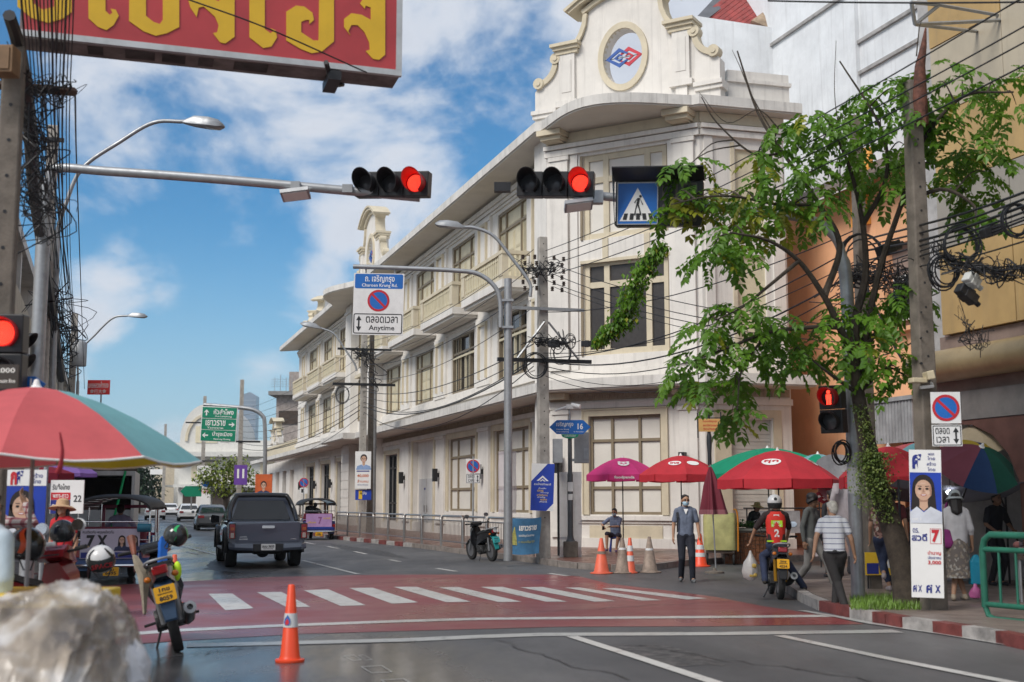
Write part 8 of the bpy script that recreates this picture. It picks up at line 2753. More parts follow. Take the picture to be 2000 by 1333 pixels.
person('long haired person in dark clothes near the red logo sign',(7.0,25.6,.146),R(140),1.66,shirt=mat('dark patterned cloth',(.05,.04,.035),.8,var=.4,scale=18),sleeve=.9,trousers=DARKC,hair='long',fem=True)
person('stallholder in dark clothes in the shade under the rainbow umbrella',(8.6,22.2,.146),R(20),1.62,None,[(-.2,-.3,.95),(.2,-.3,.95)],lean=(0,-.15),shirt=DARKC,sleeve=.8,trousers=DARKC,skin=SKIN2)
person('person in brown at the back of the shaded market stall',(7.6,23.3,.146),R(-30),1.6,shirt=mat('brown cloth',(.08,.05,.04),.8),sleeve=.7,trousers=DARKC,skin=SKIN2,hair='long')
person('woman in dark green top walking off between the red umbrellas',(7.9,26.8,.146),R(185),1.6,shirt=mat('dark green top',(.03,.07,.05),.8),sleeve=.6,trousers=JEANS,hair='long',fem=True)
person('man in maroon shirt standing by the red umbrella right of the mast',(6.75,22.0,.146),R(150),1.66,shirt=mat('maroon cloth',(.12,.025,.03),.8),sleeve=.6,trousers=DARKC)
p_,HM,k,h = person('woman in straw hat, sunglasses and red top standing behind the motorcycles',(at(124,1000,17.5).x,17.5,0),R(-18),1.62,shirt=mat('red top',(.50,.02,.03),.8,var=.1),sleeve=.5,trousers=JEANS,hair='long',fem=True,glasses='sun',head_pitch=R(-12),head_yaw=R(20))
hat(p_,HM,k,mat('tan straw',(.48,.31,.18),.8,var=.12,scale=20),.20,.1,.045,.05)
PLAID = pat_mat('red plaid shirt','check',(.50,.44,.42),(.30,.12,.13),18,(.16,.04,.05))
person('man in red plaid shirt raising his arm at the left edge',(at(-10,1000,12.2).x - .02,12.2,0),R(170),1.72,None,[(-.16,-.28,1.62),(.34,-.18,1.62)],shirt=PLAID,sleeve=1.85,trousers=JEANS,skin=SKIN2,elbow_pole=[(-.6,-.3,-.8),(.8,-.2,-.6)])
person('person in pale blue shirt cut off by the left edge',(at(-28,1000,8.6).x,8.6,0),R(160),1.66,shirt=mat('pale blue shirt',(.42,.50,.55),.8,var=.06,bump=.2,bscale=10),sleeve=1.4,trousers=JEANS,thick=1.25)
q0 = gp(217,1141)
Mt = T(q0.x,q0.y,0) @ RZ(R(8))
pp = Mt @ V_((-.12,1.45,0))
person('driver in pale violet shirt inside the left tuk-tuk',(pp.x,pp.y,0),R(188),1.66,[(-.2,-.45,.45),(.2,-.45,.45)],[(-.25,-.38,1.0),(.25,-.38,1.0)],pelvis=(0,0,.80),shirt=mat('pale violet shirt',(.30,.29,.42),.8,var=.08),sleeve=.8,trousers=JEANS,skin=SKIN2,vox=.012)
q0 = gp(622,1055)
Mt = T(q0.x,q0.y,0) @ RZ(R(17))
pp = Mt @ V_((-.3,.5,0))
person('passenger in black on the back seat of the purple tuk-tuk',(pp.x,pp.y,0),R(197),1.66,[(-.15,-.42,.42),(.15,-.42,.42)],[(-.15,-.3,.9),(.15,-.3,.9)],pelvis=(0,.05,.90),shirt=DARKC,sleeve=.8,trousers=DARKC,vox=.014)
pp = Mt @ V_((.05,1.5,0))
person('driver of the purple tuk-tuk seen through its open back',(pp.x,pp.y,0),R(197),1.66,[(-.2,-.45,.45),(.2,-.45,.45)],[(-.25,-.38,1.0),(.25,-.38,1.0)],pelvis=(0,0,.80),shirt=mat('grey cloth',(.1,.1,.11),.8),sleeve=.8,trousers=DARKC,vox=.014)
q0 = gp(351,1003)
pp = T(q0.x,q0.y,0) @ RZ(R(17)) @ V_((0,.3,0))
person('tiny rider in dark clothes on the far motorcycle between the white cars',(pp.x,pp.y,0),R(197),1.7,[(.2,-.1,.3),(-.2,-.1,.3)],[(-.3,-.4,1.0),(.3,-.4,1.0)],pelvis=(0,0,.9),shirt=DARKC,sleeve=1.8,trousers=DARKC,vox=.02,knee_pole=[(.6,-1,.5),(-.6,-1,.5)])
# ---- umbrellas and stalls
def cloth(name,c,var=.08,tr=.12):
 if name in MATS:
  return MATS[name]
 m = mat(name,c,.75,var=var,scale=2.5,bump=.15,bscale=9)
 nt = m.node_tree
 pb = nt.nodes['Principled BSDF']
 t_ = nt.nodes.new('ShaderNodeBsdfTranslucent')
 ms = nt.nodes.new('ShaderNodeMixShader')
 ms.inputs[0].default_value = tr * 2.2
 nt.links.new(pb.inputs['Base Color'].links[0].from_socket,t_.inputs['Color'])
 nt.links.new(pb.outputs[0],ms.inputs[1])
 nt.links.new(t_.outputs[0],ms.inputs[2])
 nt.links.new(ms.outputs[0],nt.nodes['Material Output'].inputs['Surface'])
 return m
UMB_RED = cloth('red umbrella cloth',(.60,.035,.05))
UMB_PINK = cloth('pink umbrella cloth',(.72,.05,.25))
UMB_GREEN = cloth('green canopy cloth',(.0,.30,.16))
UMB_TEAL = cloth('teal umbrella cloth',(.20,.46,.50))
UMB_YEL = cloth('yellow umbrella cloth',(.50,.36,.03))
UMB_SALMON = cloth('faded red umbrella cloth',(.62,.12,.13))
UMB_BLUE = cloth('dark blue umbrella cloth',(.008,.04,.13))
UMB_DGREEN = cloth('dark green umbrella cloth',(.01,.09,.06))
UMB_PLUM = cloth('dull plum umbrella cloth',(.19,.045,.07))
UMB_BEIGE = cloth('beige umbrella cloth',(.55,.45,.30))
def umbrella(label,c,r,rise,n=8,mats=(UMB_RED,),valance=.14,pole=None,rot=0.0,tilt=None,notch=True,droop=.10,logos=(),group=None,polem=None,rib=True):
 t_ = thing('umbrella',label,'umbrella',(c[0],c[1],c[2]),0,group,tilt=tilt)
 K = 5
 for i in range(n):
  a0,a1 = rot + 2 * math.pi * i / n,rot + 2 * math.pi * (i + 1) / n
  q = MB()
  secs = []
  for k in range(K + 1):
   f = k / K
   z = rise * (1 - f ** 1.65)
   row = []
   for j in range(5):
    u = j / 4
    a = a0 + (a1 - a0) * u
    rr = r * f * (1 - (.045 * f) * math.sin(math.pi * u) - 0.0) / 1
    x = r * f * (math.cos(a0) * (1 - u) + math.cos(a1) * u)
    y = r * f * (math.sin(a0) * (1 - u) + math.sin(a1) * u)
    zz = z - droop * .30 * f * math.sin(math.pi * u) * rise
    row.append((x,y,zz))
   secs.append(row)
  q.loft(secs,closed=False,caps=False)
  m = mats[i % len(mats)]
  pn = q.bd('panel',m,t_,smooth=True)
  if valance:
   q = MB()
   top,bot = [],[]
   for j in range(5):
    u = .015 + .97 * j / 4
    x = r * (math.cos(a0) * (1 - u) + math.cos(a1) * u)
    y = r * (math.sin(a0) * (1 - u) + math.sin(a1) * u)
    z = -droop * .30 * math.sin(math.pi * u) * rise
    top.append((x,y,z))
    bot.append((x * 1.0,y * 1.0,z - valance * (1 + .06 * math.sin(5 * u + i))))
   q.loft([top,bot],closed=False,caps=False)
   q.bd('valance',m,pn,smooth=True)
  for (pi,txt,col) in logos:
   if pi == i:
    LW = r * .30
    def sp(x,z,off,a0=a0,a1=a1):
     f = .60 - z / (r * 1.12)
     u = .5 + x / (r * 2 * math.sin(math.pi / n) * f)
     px_,py_ = r * f * (math.cos(a0) * (1 - u) + math.cos(a1) * u),r * f * (math.sin(a0) * (1 - u) + math.sin(a1) * u)
     return (px_ * (1 + off * .6),py_ * (1 + off * .6),rise * (1 - f ** 1.65) - droop * .30 * f * math.sin(math.pi * u) * rise + off)
    q = MB()
    for k in range(8):
     q.loft([[sp(LW * .52 * math.cos(t_2) * w_,LW * .34 * math.sin(t_2) * w_,.010) for w_ in (-1,-.5,0,.5,1)] for t_2 in (math.pi * k / 8,math.pi * (k + 1) / 8)],closed=False,caps=False)
    lg = q.bd('logo',PRINTW,pn)
    if txt:
     q = put_text(MB(),txt,0,0,LW * .34,0,LW * .75,bold=.03)
     q.v = [sp(v[0],v[2],.016) for v in q.v]
     q.bd('lettering',col,lg)
 MB().lathe([(0,rise + .06),(.02,rise + .05),(.03,rise + .01),(.05,rise - .01),(.0,rise - .02)],10).bd('finial',PRINTW,t_)
 if pole:
  MB().cyl((0,0,rise - .03),(0,0,-pole),.016,.018).bd('pole',polem or BLACKM,t_)
 if rib:
  q = MB()
  for i in range(n):
   a = rot + 2 * math.pi * i / n
   q.tube([(r * f * math.cos(a),r * f * math.sin(a),rise * (1 - f ** 1.65) - .012) for f in (.02,.35,.7,.99)],.006,5)
   q.tube([(.02 * math.cos(a),.02 * math.sin(a),rise * .35),(r * .5 * math.cos(a),r * .5 * math.sin(a),rise * (1 - .5 ** 1.65) - .015)],.005,4)
  q.bd('ribs',GALV,t_,kind='stuff')
 return t_
nu = umbrella('large faded red and teal market umbrella in the left foreground',at(64,898,9.6),1.27,.57,8,(UMB_YEL,UMB_YEL,UMB_SALMON,UMB_SALMON,UMB_YEL,UMB_SALMON,UMB_SALMON,UMB_TEAL),.0,
    1.95,R(12),droop=.22,polem=mat('grey umbrella pole',(.28,.27,.27),.45,.3))
q = MB()
for i in range(8):
 a0,a1 = R(12) + 2 * math.pi * i / 8,R(12) + 2 * math.pi * (i + 1) / 8
 q.tube([(1.272 * (math.cos(a0) * (1 - u) + math.cos(a1) * u),1.272 * (math.sin(a0) * (1 - u) + math.sin(a1) * u),-.22 * .3 * .6 * math.sin(math.pi * u) - .004) for u in (0,.25,.5,.75,1)],.009,5)
q.bd('edging',PRINTW,nu,kind='stuff')
MB().tube(bez([at(117,845,8.5) - V_(nu.location),at(122,880,8.5) - V_(nu.location),at(118,910,8.5) - V_(nu.location),at(112,925,8.5) - V_(nu.location)],4),[.006,.008,.009,.01,.012,.013,.014,.016,.018,.02,.02,.022,.02],6).bd('tie',mat('dark red tie',(.25,.01,.02),.7),nu,smooth=True)
def G2(px,py,Y):
 return at(px,py,Y)
GU = 'market umbrellas on the corner'
c = at(1216,928,35.5)
umbrella('pink umbrella with a white panda face logo by the wall',c,1.12,.50,8,(UMB_PINK,),.17,c.z - .15,R(-115),droop=.06,group=GU)
u_ = bpy.data.objects[-1] if False else None
pk_u = [o for o in bpy.data.objects if o.get('label') == 'pink umbrella with a white panda face logo by the wall'][0]
rP,aP = 1.12,R(-115)
def psp(x,z,off):
 f = .60 - z / (rP * 1.12)
 u = .5 + x / (rP * 2 * math.sin(math.pi / 8) * f)
 return (rP * f * (math.cos(aP) * (1 - u) + math.cos(aP + math.pi / 4) * u),rP * f * (math.sin(aP) * (1 - u) + math.sin(aP + math.pi / 4) * u) - off * .5,.50 * (1 - f ** 1.65) + off)
def conf(q,nm,m,par,off):
 q.v = [psp(v[0],v[2],off) for v in q.v]
 return q.bd(nm,m,par)
q = disc(MB(),0,0,.13,0,20,sx=1.25)
disc(q,-.12,.10,.05,0,12)
disc(q,.12,.10,.05,0,12)
lg = conf(q,'panda_logo',PRINTW,pk_u,.02)
q = disc(MB(),-.06,.01,.036,0,12)
disc(q,.06,.01,.036,0,12)
disc(q,0,-.05,.02,0,10)
conf(q,'panda_eyes',UMB_PINK,lg,.028)
q = put_text(MB(),'foodpanda',0,-.095,.10,0,.56,bold=.03)
pa,pb_ = V_((math.cos(aP),math.sin(aP),0)) * 1.13,V_((math.cos(aP + math.pi / 4),math.sin(aP + math.pi / 4),0)) * 1.13
q.v = [tuple(pa.lerp(pb_,.5 + v[0] / .86) + V_((0,-.012,v[2]))) for v in q.v]
q.bd('wordmark',PRINTW,pk_u)
c = at(1330,928,33)
umbrella('plain red umbrella next to the pink one, white oval logo',c,1.12,.52,8,(UMB_RED,),.18,c.z,R(-112.5 - 22.5),droop=.06,group=GU,logos=((0,'true',UMB_RED),(1,'',UMB_RED)))
c = at(1520,937,26.2)
umbrella('big bright red umbrella with two white oval logos in front of the green canopy',c,1.30,.62,8,(UMB_RED,),.19,c.z,R(-135),droop=.06,group=GU,logos=((0,'ศุภ',UMB_RED),(2,'ศุภ',UMB_RED)))
c = at(1737,932,22.4)
umbrella('red umbrella right behind the vine covered trunk',c,.92,.56,8,(UMB_RED,),.20,c.z,R(-120),droop=.06,group=GU)
c = at(1640,925,27.5)
umbrella('small red umbrella half hidden behind the grey mast',c,.70,.36,8,(UMB_RED,),.16,c.z,R(-100),droop=.06,group=GU)
c = at(1500,925,32)
umbrella('wide green canopy behind the big red umbrella',c,2.05,.66,4,(UMB_GREEN,),.14,c.z,R(-120),droop=.12,group=GU)
c = at(1598,918,31)
umbrella('teal grey umbrella peeping out behind the green canopy',c,.85,.40,8,(UMB_TEAL,UMB_GREEN),.1,c.z,0,droop=.1,group=GU)
c = at(1903,912,20.5)
umbrella('rainbow umbrella with blue, green, plum and yellow panels tipped forward under the arcade',c,.72,.42,8,(UMB_PLUM,UMB_BLUE,UMB_DGREEN,UMB_DGREEN,UMB_YEL,UMB_BLUE,UMB_YEL,UMB_PLUM),.0,1.6,R(-163),tilt=(R(38),R(8),0),droop=.2,group=GU)
c = at(1915,872,22.5)
umbrella('beige umbrella behind the rainbow one in the arcade',c,.85,.42,8,(UMB_BEIGE,),.0,2,R(-100),tilt=(R(8),R(-22),0),droop=.15,group=GU)
c = at(1795,885,23.5)
umbrella('faded pink and blue umbrella top behind the candidate poster',c,.75,.2,8,(UMB_SALMON,UMB_TEAL),.0,2,0,droop=.15,group=GU)
fo = thing('folded_umbrella','folded maroon umbrella standing upright in front of the stalls','umbrella',(*gp(1396,1120)[:2],0))
Yf = fo.location.y
zt,zb = at(1385,912,Yf).z,at(1385,1005,Yf).z
secs = []
for (f,r_) in ((0,.025),(.12,.07),(.4,.16),(.7,.22),(.9,.26),(1.0,.28)):
 z = zt + (zb - zt) * f
 secs.append([(r_ * math.cos(a) * (1 + .28 * math.sin(6 * a)) - .05 * (1 - f),r_ * math.sin(a) * (1 + .28 * math.sin(6 * a)),z) for a in [2 * math.pi * i / 36 for i in range(36)]])
MB().loft(secs,caps=False).bd('cloth',cloth('maroon umbrella cloth',(.20,.025,.045)),fo,smooth=True)
MB().cyl((-.05,0,zt + .05),(.03,0,.05),.016).bd('pole',GALV,fo)
MB().lathe([(.22,0),(.22,.04),(.05,.06),(.03,.12)],14).bd('foot',CONC2,fo)
q = MB()
secs2 = [[(x,y,z + (zb - zt) * .0) for (x,y,z) in s_] for s_ in secs[-2:]]
q.loft([[(x * 1.02,y * 1.02,z) for (x,y,z) in s_] for s_ in secs2],caps=False)
q.bd('hem',cloth('pale maroon hem',(.30,.11,.13)),fo,smooth=True)
sc_ = thing('vendor_cart','vendor cart wrapped in a pale green yellow tarpaulin beside the vegetable stall','cart',(*gp(1408,1103)[:2],0),R(-12))
TARP = mat('green yellow tarpaulin',(.42,.40,.17),.5,var=.18,scale=3,bump=.5,bscale=7)
zt = 1.32
secs = []
for (z,s_) in ((.38,.96),(.5,1.0),(.9,1.01),(1.25,.99),(zt,.93)):
 row = []
 for i in range(32):
  a = 2 * math.pi * i / 32
  ca,sa = math.cos(a),math.sin(a)
  x = .42 * s_ * (abs(ca) ** .35) * (1 if ca > 0 else -1) + .012 * math.sin(11 * a + 5 * z)
  y = .38 * s_ * (abs(sa) ** .35) * (1 if sa > 0 else -1) + .012 * math.cos(9 * a + 7 * z)
  row.append((x,y,z))
 secs.append(row)
MB().loft(secs).bd('tarpaulin',TARP,sc_,smooth=True)
MB().box(-.36,.36,-.32,.32,.30,.37).bd('tray',DBROWN,sc_)
for x in (-.34,.34):
 wheel(sc_,x,-.2,.15,.05,5)
 MB().cyl((x,.3,0),(x,.3,.31),.02).bd('leg',GALV,sc_)
MB().tube(bez([(.46,-.3,.35),(.47,-.3,1.1),(.44,-.3,1.38),(.36,-.3,1.42)],5),.022,8).bd('handle',mat('orange plastic',(.55,.20,.02),.4),sc_,smooth=True)
q = MB()
for k in range(7):
 q.ball((rnd.uniform(-.3,.3),rnd.uniform(-.2,.2),1.36),(.12,.1,.07),10,6)
q.bd('goods',mat('grey bagged goods',(.25,.25,.26),.4,var=.3,scale=12),sc_,kind='stuff')
vg = thing('vegetable_stall','vegetable stall with heaps of greens behind a woven brown basket front','stall',(*gp(1466,1103)[:2],0),R(-4))
WOV = mat('woven rattan',(.20,.075,.03),.6,var=.35,scale=9)
for i in range(13):
 for j in range(8):
  MB().box(-.66 + i * .1 + .004,-.66 + i * .1 + .094,-.02 - .018 * ((i + j) % 2),.02,.02 + j * .1,.02 + j * .1 + .093).bd('woven_piece',WOV,vg)
MB().box(-.68,.68,.021,.9,0,.86).bd('counter',mat('grey counter',(.28,.26,.23),.7),vg)
MB().box(-.72,.72,-.06,.95,.861,.92).bd('counter_edge',mat('grey counter edge',(.30,.28,.25),.7),vg,bevel=.01)
q = MB()
for k in range(900):
 p = V_((rt.uniform(-.62,.6),rt.uniform(.0,.8),.94 + abs(rt.gauss(0,.07))))
 d = V_((rt.gauss(0,1),rt.gauss(-.3,1),rt.uniform(0,1))).normalized()
 leaflet(q.v,q.f,p,d,V_((0,0,1)),rt.uniform(.06,.13),.05)
q.m = [0] * len(q.f)
q.v = [tuple(v) for v in q.v]
q.bd('greens',mat('fresh greens',(.05,.16,.02),.5,col2=(.02,.07,.012),scale=9),vg,kind='stuff')
rl = thing('stall_railing','thin dark rail with a grey sheet fixed below it behind the rider','frame',(*gp(1535,1085)[:2],0),R(8))
Yr = rl.location.y
zr = at(1535,993,Yr).z
q = MB().tube([(-1.3,0,zr),(1.4,0,zr)],.025,6)
for x in (-1.2,-.3,.6,1.35):
 q.cyl((x,0,0),(x,0,zr),.022)
q.tube([(-1.2,0,zr - .55),(-.3,0,zr)],.015,5)
q.bd('rail',BLACKM,rl)
MB().box(-.85,.5,.03,.05,zr - .75,zr - .08).bd('sheet',SHEET,rl)
lg_ = thing('logo_sign','small red diamond logo sign behind the stalls','sign',at(1610,970,28))
MB().add([(-.3,0,0),(0,0,-.19),(.3,0,0),(0,0,.19),(-.3,.02,0),(0,.02,-.19),(.3,.02,0),(0,.02,.19)],[(0,1,2,3),(7,6,5,4),(0,4,5,1),(1,5,6,2),(2,6,7,3),(3,7,4,0)]).bd('plate',mat('dark red sign',(.22,.02,.03),.5),lg_)
q = MB()
for (x,z) in ((-.12,0),(.12,0),(0,.07),(0,-.07),(0,0)):
 flat(q,[(x - .05,z),(x,z - .03),(x + .05,z),(x,z + .03)],-.003)
q.bd('logo',PRINTW,lg_,kind='stuff')
MB().cyl((0,.03,-2.6),(0,.03,-.1),.02).bd('post',BLACKM,lg_)
dish = thing('shade_disc','grey satellite dish shape leaning under the red umbrellas','dish',at(1655,948,26.5),tilt=(R(50),R(20),0))
MB().lathe([(.0,-.16),(.3,-.13),(.6,-.05),(.8,.05),(.81,.055),(.6,-.03),(.3,-.11),(.0,-.14)],28).bd('bowl',SHEET,dish,smooth=True)
aw = thing('plastic_sheet','translucent plastic sheet draped beside the mast','sheet',at(1656,1000,24))
PSHEET = mat('cloudy plastic sheet',(.42,.38,.40),.3,var=.15,scale=4,alpha=.72,bump=.5,bscale=6)
secs = []
for j in range(8):
 z = .55 - j * .2
 secs.append([(x * (.3 + .12 * j) - .1,.05 * math.sin(9 * x + j),z) for x in [i / 10 - .5 for i in range(11)]])
MB().loft(secs,closed=False,caps=False).bd('sheet',PSHEET,aw,smooth=True)
ta = thing('stall_awning','grey tarpaulin awning slung over the shaded stalls at right','awning',at(1870,985,21.6))
secs = []
for j in range(6):
 secs.append([(-1.2 + 2.4 * i / 10,.3 * j - .6,.42 - .06 * j - .12 * math.sin(math.pi * i / 10)) for i in range(11)])
MB().loft(secs,closed=False,caps=False).bd('cloth',cloth('grey tarpaulin',(.16,.16,.19)),ta,smooth=True)
for (x,y) in ((-1.2,-.6),(1.2,-.6),(1.2,.9),(-1.2,.9)):
 MB().cyl((x,y,-1.6),(x,y,.42),.02).bd('pole',BLACKM,ta)
lm = thing('stall_lamp','glowing white lamp hanging in the shaded stall','lamp',at(1856,962,21.2))
MB().ball((0,0,0),(.075,.05,.045),12,8).bd('bulb',mat('lit lamp',(.9,.92,1),.3,emit=((.85,.9,1),7)),lm,smooth=True)
MB().cyl((0,0,.03),(0,0,.35),.008).bd('wire',BLACKM,lm)
tbl = thing('market_stall','cluttered stall table with goods behind the green railing','stall',(8.05,18.6,.146),R(-20))
MB().box(-.5,.9,-.3,.4,.62,.68).bd('table_top',DBROWN,tbl)
for (x,y) in ((-.45,-.25),(.85,-.25),(.85,.35),(-.45,.35)):
 MB().cyl((x,y,0),(x,y,.62),.02).bd('leg',GALV,tbl)
q = MB()
for k in range(36):
 q.ball((rnd.uniform(-.45,.8),rnd.uniform(-.28,.3),.70 + rnd.uniform(0,.16)),(rnd.uniform(.05,.1),rnd.uniform(.04,.08),rnd.uniform(.03,.07)),8,6)
q.bd('goods',pat_mat('mixed goods','voronoi',(.25,.10,.09),(.42,.36,.32),9,(.08,.06,.07)),tbl,kind='stuff')
q = MB()
for k in range(5):
 q.box(-.4,.5,-.33,-.31,.08 + .1 * k,.09 + .1 * k)
for k in range(10):
 q.box(-.4 + .1 * k,-.39 + .1 * k,-.33,-.31,.08,.5)
q.bd('wire_basket',STEEL,tbl,kind='stuff')
MB().box(-.3,.3,-.3,.1,.02,.26).bd('crate',mat('yellow crate',(.45,.30,.03),.5),tbl,bevel=.01)
sg_ = thing('price_board','yellow and blue board low behind the woman in the floral blouse','board',at(1727,1098,21.2))
MB().box(-.32,.3,0,.03,-.22,.16).bd('board',PRINTY,sg_)
MB().box(-.3,-.1,-.005,-.001,-.2,-.02).bd('blue_print',PRINTB,sg_)
MB().box(.05,.28,-.005,-.001,-.1,.1).bd('white_print',PRINTW,sg_)
for x in (-.28,.26):
 MB().cyl((x,.02,-.45),(x,.02,-.2),.015).bd('leg',BLACKM,sg_)
# ---- cones
def cone(label,p,h,m,bands=(),base=.19,ring=None):
 t_ = thing('traffic_cone',label,'traffic cone',(p[0],p[1],0),rnd.uniform(-.3,.3),'traffic cones')
 b = base
 MB().lathe([(b * .96,.0),(b,.012),(b * .98,.028),(b * .74,.034),(b * .70,.05),(b * .66,.06),(.035,h - .01),(.028,h),(.02,h),(.018,h - .02)],24).bd('cone',m,t_,smooth=50)
 for (f0,f1,mm_) in bands:
  r0,r1 = [b * .66 + (.035 - b * .66) * ((f * h - .06) / (h - .07)) for f in (f0,f1)]
  MB().lathe([(r0 + .001,f0 * h),(r0 + .004,f0 * h),(r1 + .004,f1 * h),(r1 + .001,f1 * h)],24).bd('band',mm_,t_,smooth=True)
 return t_
ORC = mat('orange cone plastic',(.78,.07,.02),.4,var=.06)
ORC2 = mat('faded orange cone plastic',(.68,.12,.06),.5,var=.12)
GRC = mat('dirty grey cone plastic',(.26,.20,.16),.7,var=.25,scale=8)
REF = mat('reflective band',(.62,.62,.62),.3,var=.05)
fc = cone('orange traffic cone with white emblem band standing in the near lane',gp(566,1293),.775,ORC,((.45,.63,REF),),.15)
q = MB()
r_ = .15 * .66 * .5 + .012
M = RZ(R(-10)) @ T(0,-.0725,.775 * .535) @ RX(R(-8))
flat(q,[(0,.06),(.03,.02),(.035,-.02),(.02,-.045),(-.02,-.045),(-.035,-.02),(-.03,.02)],-.001,M)
em = q.bd('emblem',mat('emblem blue paint',(.02,.12,.42),.4),fc)
q = MB()
flat(q,[(0,.025),(.02,-.005),(.02,-.03),(-.02,-.03),(-.02,-.005)],-.003,M)
disc(q,0,-.022,.02,-.0035,12,M=M)
q.bd('emblem_drop',PRINTR,em)
cone('faded orange cone at the pavement corner',gp(1175,1121),.80,ORC2,((.55,.63,GRC),),.26)
cone('dirty grey cone left of the red and white one',gp(1216,1120),.80,GRC,((.66,.72,REF),),.26)
cone('slim red and white banded cone between two grey cones',gp(1231,1120),.80,ORC2,((.34,.50,REF),(.62,.78,REF)),.18)
cone('dirty brown grey cone nearest the walking man',gp(1269,1119),.82,GRC,((.62,.68,REF),),.27)
cone('red and white cone just behind the walking man',gp(1368,1107),.82,ORC,((.30,.42,REF),(.52,.66,REF)),.25)
cone('orange cone in the road beyond the left tuk-tuk',gp(291,1052),.70,ORC,((.5,.65,REF),),.18)
cone('small orange cone end showing beside the front motorcycle',gp(338,1180),.78,ORC2,((.5,.65,REF),),.16)
# ---- posters
def poster(label,c,w,h,rz=0.0,cat='poster',m=PRINTW,tilt=None):
 t_ = thing('campaign_poster',label,cat,c,rz,tilt=tilt)
 MB().box(-w / 2,w / 2,0,.012,-h / 2,h / 2).bd('board',m,t_)
 return t_
a_,b_ = at(1781,879,16.95),at(1838,1168,16.95)
Wp,Hp = .42,a_.z - b_.z
cp_ = poster('tall white and blue candidate poster number 7 tied to the right pole',((a_.x + b_.x) / 2,16.95,(a_.z + b_.z) / 2),Wp,Hp,R(-12),tilt=(0,R(1.2),R(-12)))
PBLUE = mat('poster blue',(.015,.05,.38),.45,var=.1)
q = MB()
flat(q,[(-Wp / 2 + .004,.13),(Wp / 2 - .004,.13),(Wp / 2 - .004,Hp / 2 - .31),(-Wp / 2 + .004,Hp / 2 - .31)],-.002)
q.bd('blue_ground',PBLUE,cp_)
face_print(cp_,-.03,.46,.56,-.004,PSKIN,PHAIR,True,mat('printed white blouse',(.62,.64,.70),.5),Wp / 2 - .004)
q = put_text(MB(),'ศ',-.11,Hp / 2 - .16,.20,-.006,.12,bold=.05)
put_text(q,'ดร.',-.14,-.10,.06,-.006,.08)
put_text(q,'สวดี',-.095,-.19,.10,-.006,.20,bold=.03)
put_text(q,'พรรค',.08,Hp / 2 - .06,.03,-.006,.08)
put_text(q,'ไทย',.08,Hp / 2 - .115,.05,-.006,.10)
put_text(q,'สร้าง',.08,Hp / 2 - .19,.05,-.006,.12)
put_text(q,'ไทย',.08,Hp / 2 - .265,.05,-.006,.10)
put_text(q,'ชนะ ปัญญา',.1,.06,.04,-.006,.14)
put_text(q,'ประชาชน',.095,-.46,.04,-.006,.17)
put_text(q,'X',-.10,Hp * -.5 + .12,.09,-.006,.05,bold=.02)
put_text(q,'X',.13,Hp * -.5 + .12,.10,-.006,.07,bold=.05)
put_text(q,'ศ',.02,Hp * -.5 + .12,.11,-.006,.08,bold=.04)
put_text(q,'ศ',-.165,Hp * -.5 + .12,.09,-.006,.05,bold=.04)
q.bd('navy_lettering',PRINTB,cp_)
q = put_text(MB(),'7',.115,-.17,.17,-.006,.10,bold=.06)
put_text(q,'บำนาญ',.095,-.40,.06,-.006,.17,bold=.02)
put_text(q,'3,000',.095,-.53,.06,-.006,.17,bold=.03)
outline(q,.045,.19,-.275,-.07,.004,.005,-.005)
q.bd('red_lettering',PRINTR,cp_)
q = MB()
flat(q,[(-Wp / 2 + .004,.02),(-.03,.02),(-.05,.09),(-Wp / 2 + .004,.09)],-.006)
b2 = q.bd('blue_tag',PBLUE,cp_)
put_text(MB(),'เขต 1',-.125,.055,.04,-.008,.11).bd('lettering',PRINTW,b2)
MB().tube([(-.2,.012,.3),(0,.3,.3),(.2,.012,.3)],.006,5).bd('tie_wire',GALV,cp_)
a_,b_ = at(1037,906,32.3),at(1082,998,32.3)
Wp,Hp = b_.x - a_.x,a_.z - b_.z
bp_ = poster('dark blue party poster with white corner tied to the tall pole',((a_.x + b_.x) / 2,32.3,(a_.z + b_.z) / 2),Wp,Hp,m=PBLUE,tilt=(0,R(2),R(-6)))
q = MB()
flat(q,[(-Wp / 2,Hp / 2),(Wp * .2,Hp / 2),(-Wp / 2,Hp * .12)],-.003)
q.bd('white_corner',PRINTW,bp_)
q = MB()
flat(q,[(Wp / 2,-Hp / 2),(Wp / 2,-Hp * .34),(Wp * .2,-Hp / 2)],-.003)
q.bd('white_corner',PRINTW,bp_)
q = MB()
flat(q,[(-.16,.16),(0,.30),(.16,.16),(.10,.16),(0,.25),(-.10,.16)],-.005)
flat(q,[(-.08,.15),(0,.21),(.08,.15),(.04,.15),(0,.18),(-.04,.15)],-.005)
put_text(q,'รวมไทยสร้างชาติ',0,.08,.06,-.005,.44)
for k in range(4):
 put_text(q,('ทำแล้ว','ทำอยู่','ทำต่อ','เพื่อชาติ')[k],(.0,.06,-.02,.03)[k],-.03 - k * .115,.04,-.005,.2)
q.bd('white_lettering',PRINTW,bp_)
q = MB()
for k in range(3):
 put_text(q,('บัตร','สวัสดิการ','พลัส')[k],(-.05,.0,.04)[k],-.09 - k * .115,.055,-.005,(.16,.28,.18)[k])
q.bd('yellow_lettering',PRINTY,bp_)
a_,b_ = at(694,882,58.3),at(724,955,58.3)
Wp,Hp = b_.x - a_.x,a_.z - b_.z
wp = poster('white campaign poster with a smiling man high on the far concrete pole',((a_.x + b_.x) / 2,58.3,(a_.z + b_.z) / 2),Wp,Hp)
face_print(wp,.03,.52,.62,-.004,PSKIN,PHAIR,False,mat('printed blue shirt',(.25,.36,.58),.5))
q = put_text(MB(),'40,000',0,-.28,.16,-.005,.55,bold=.03)
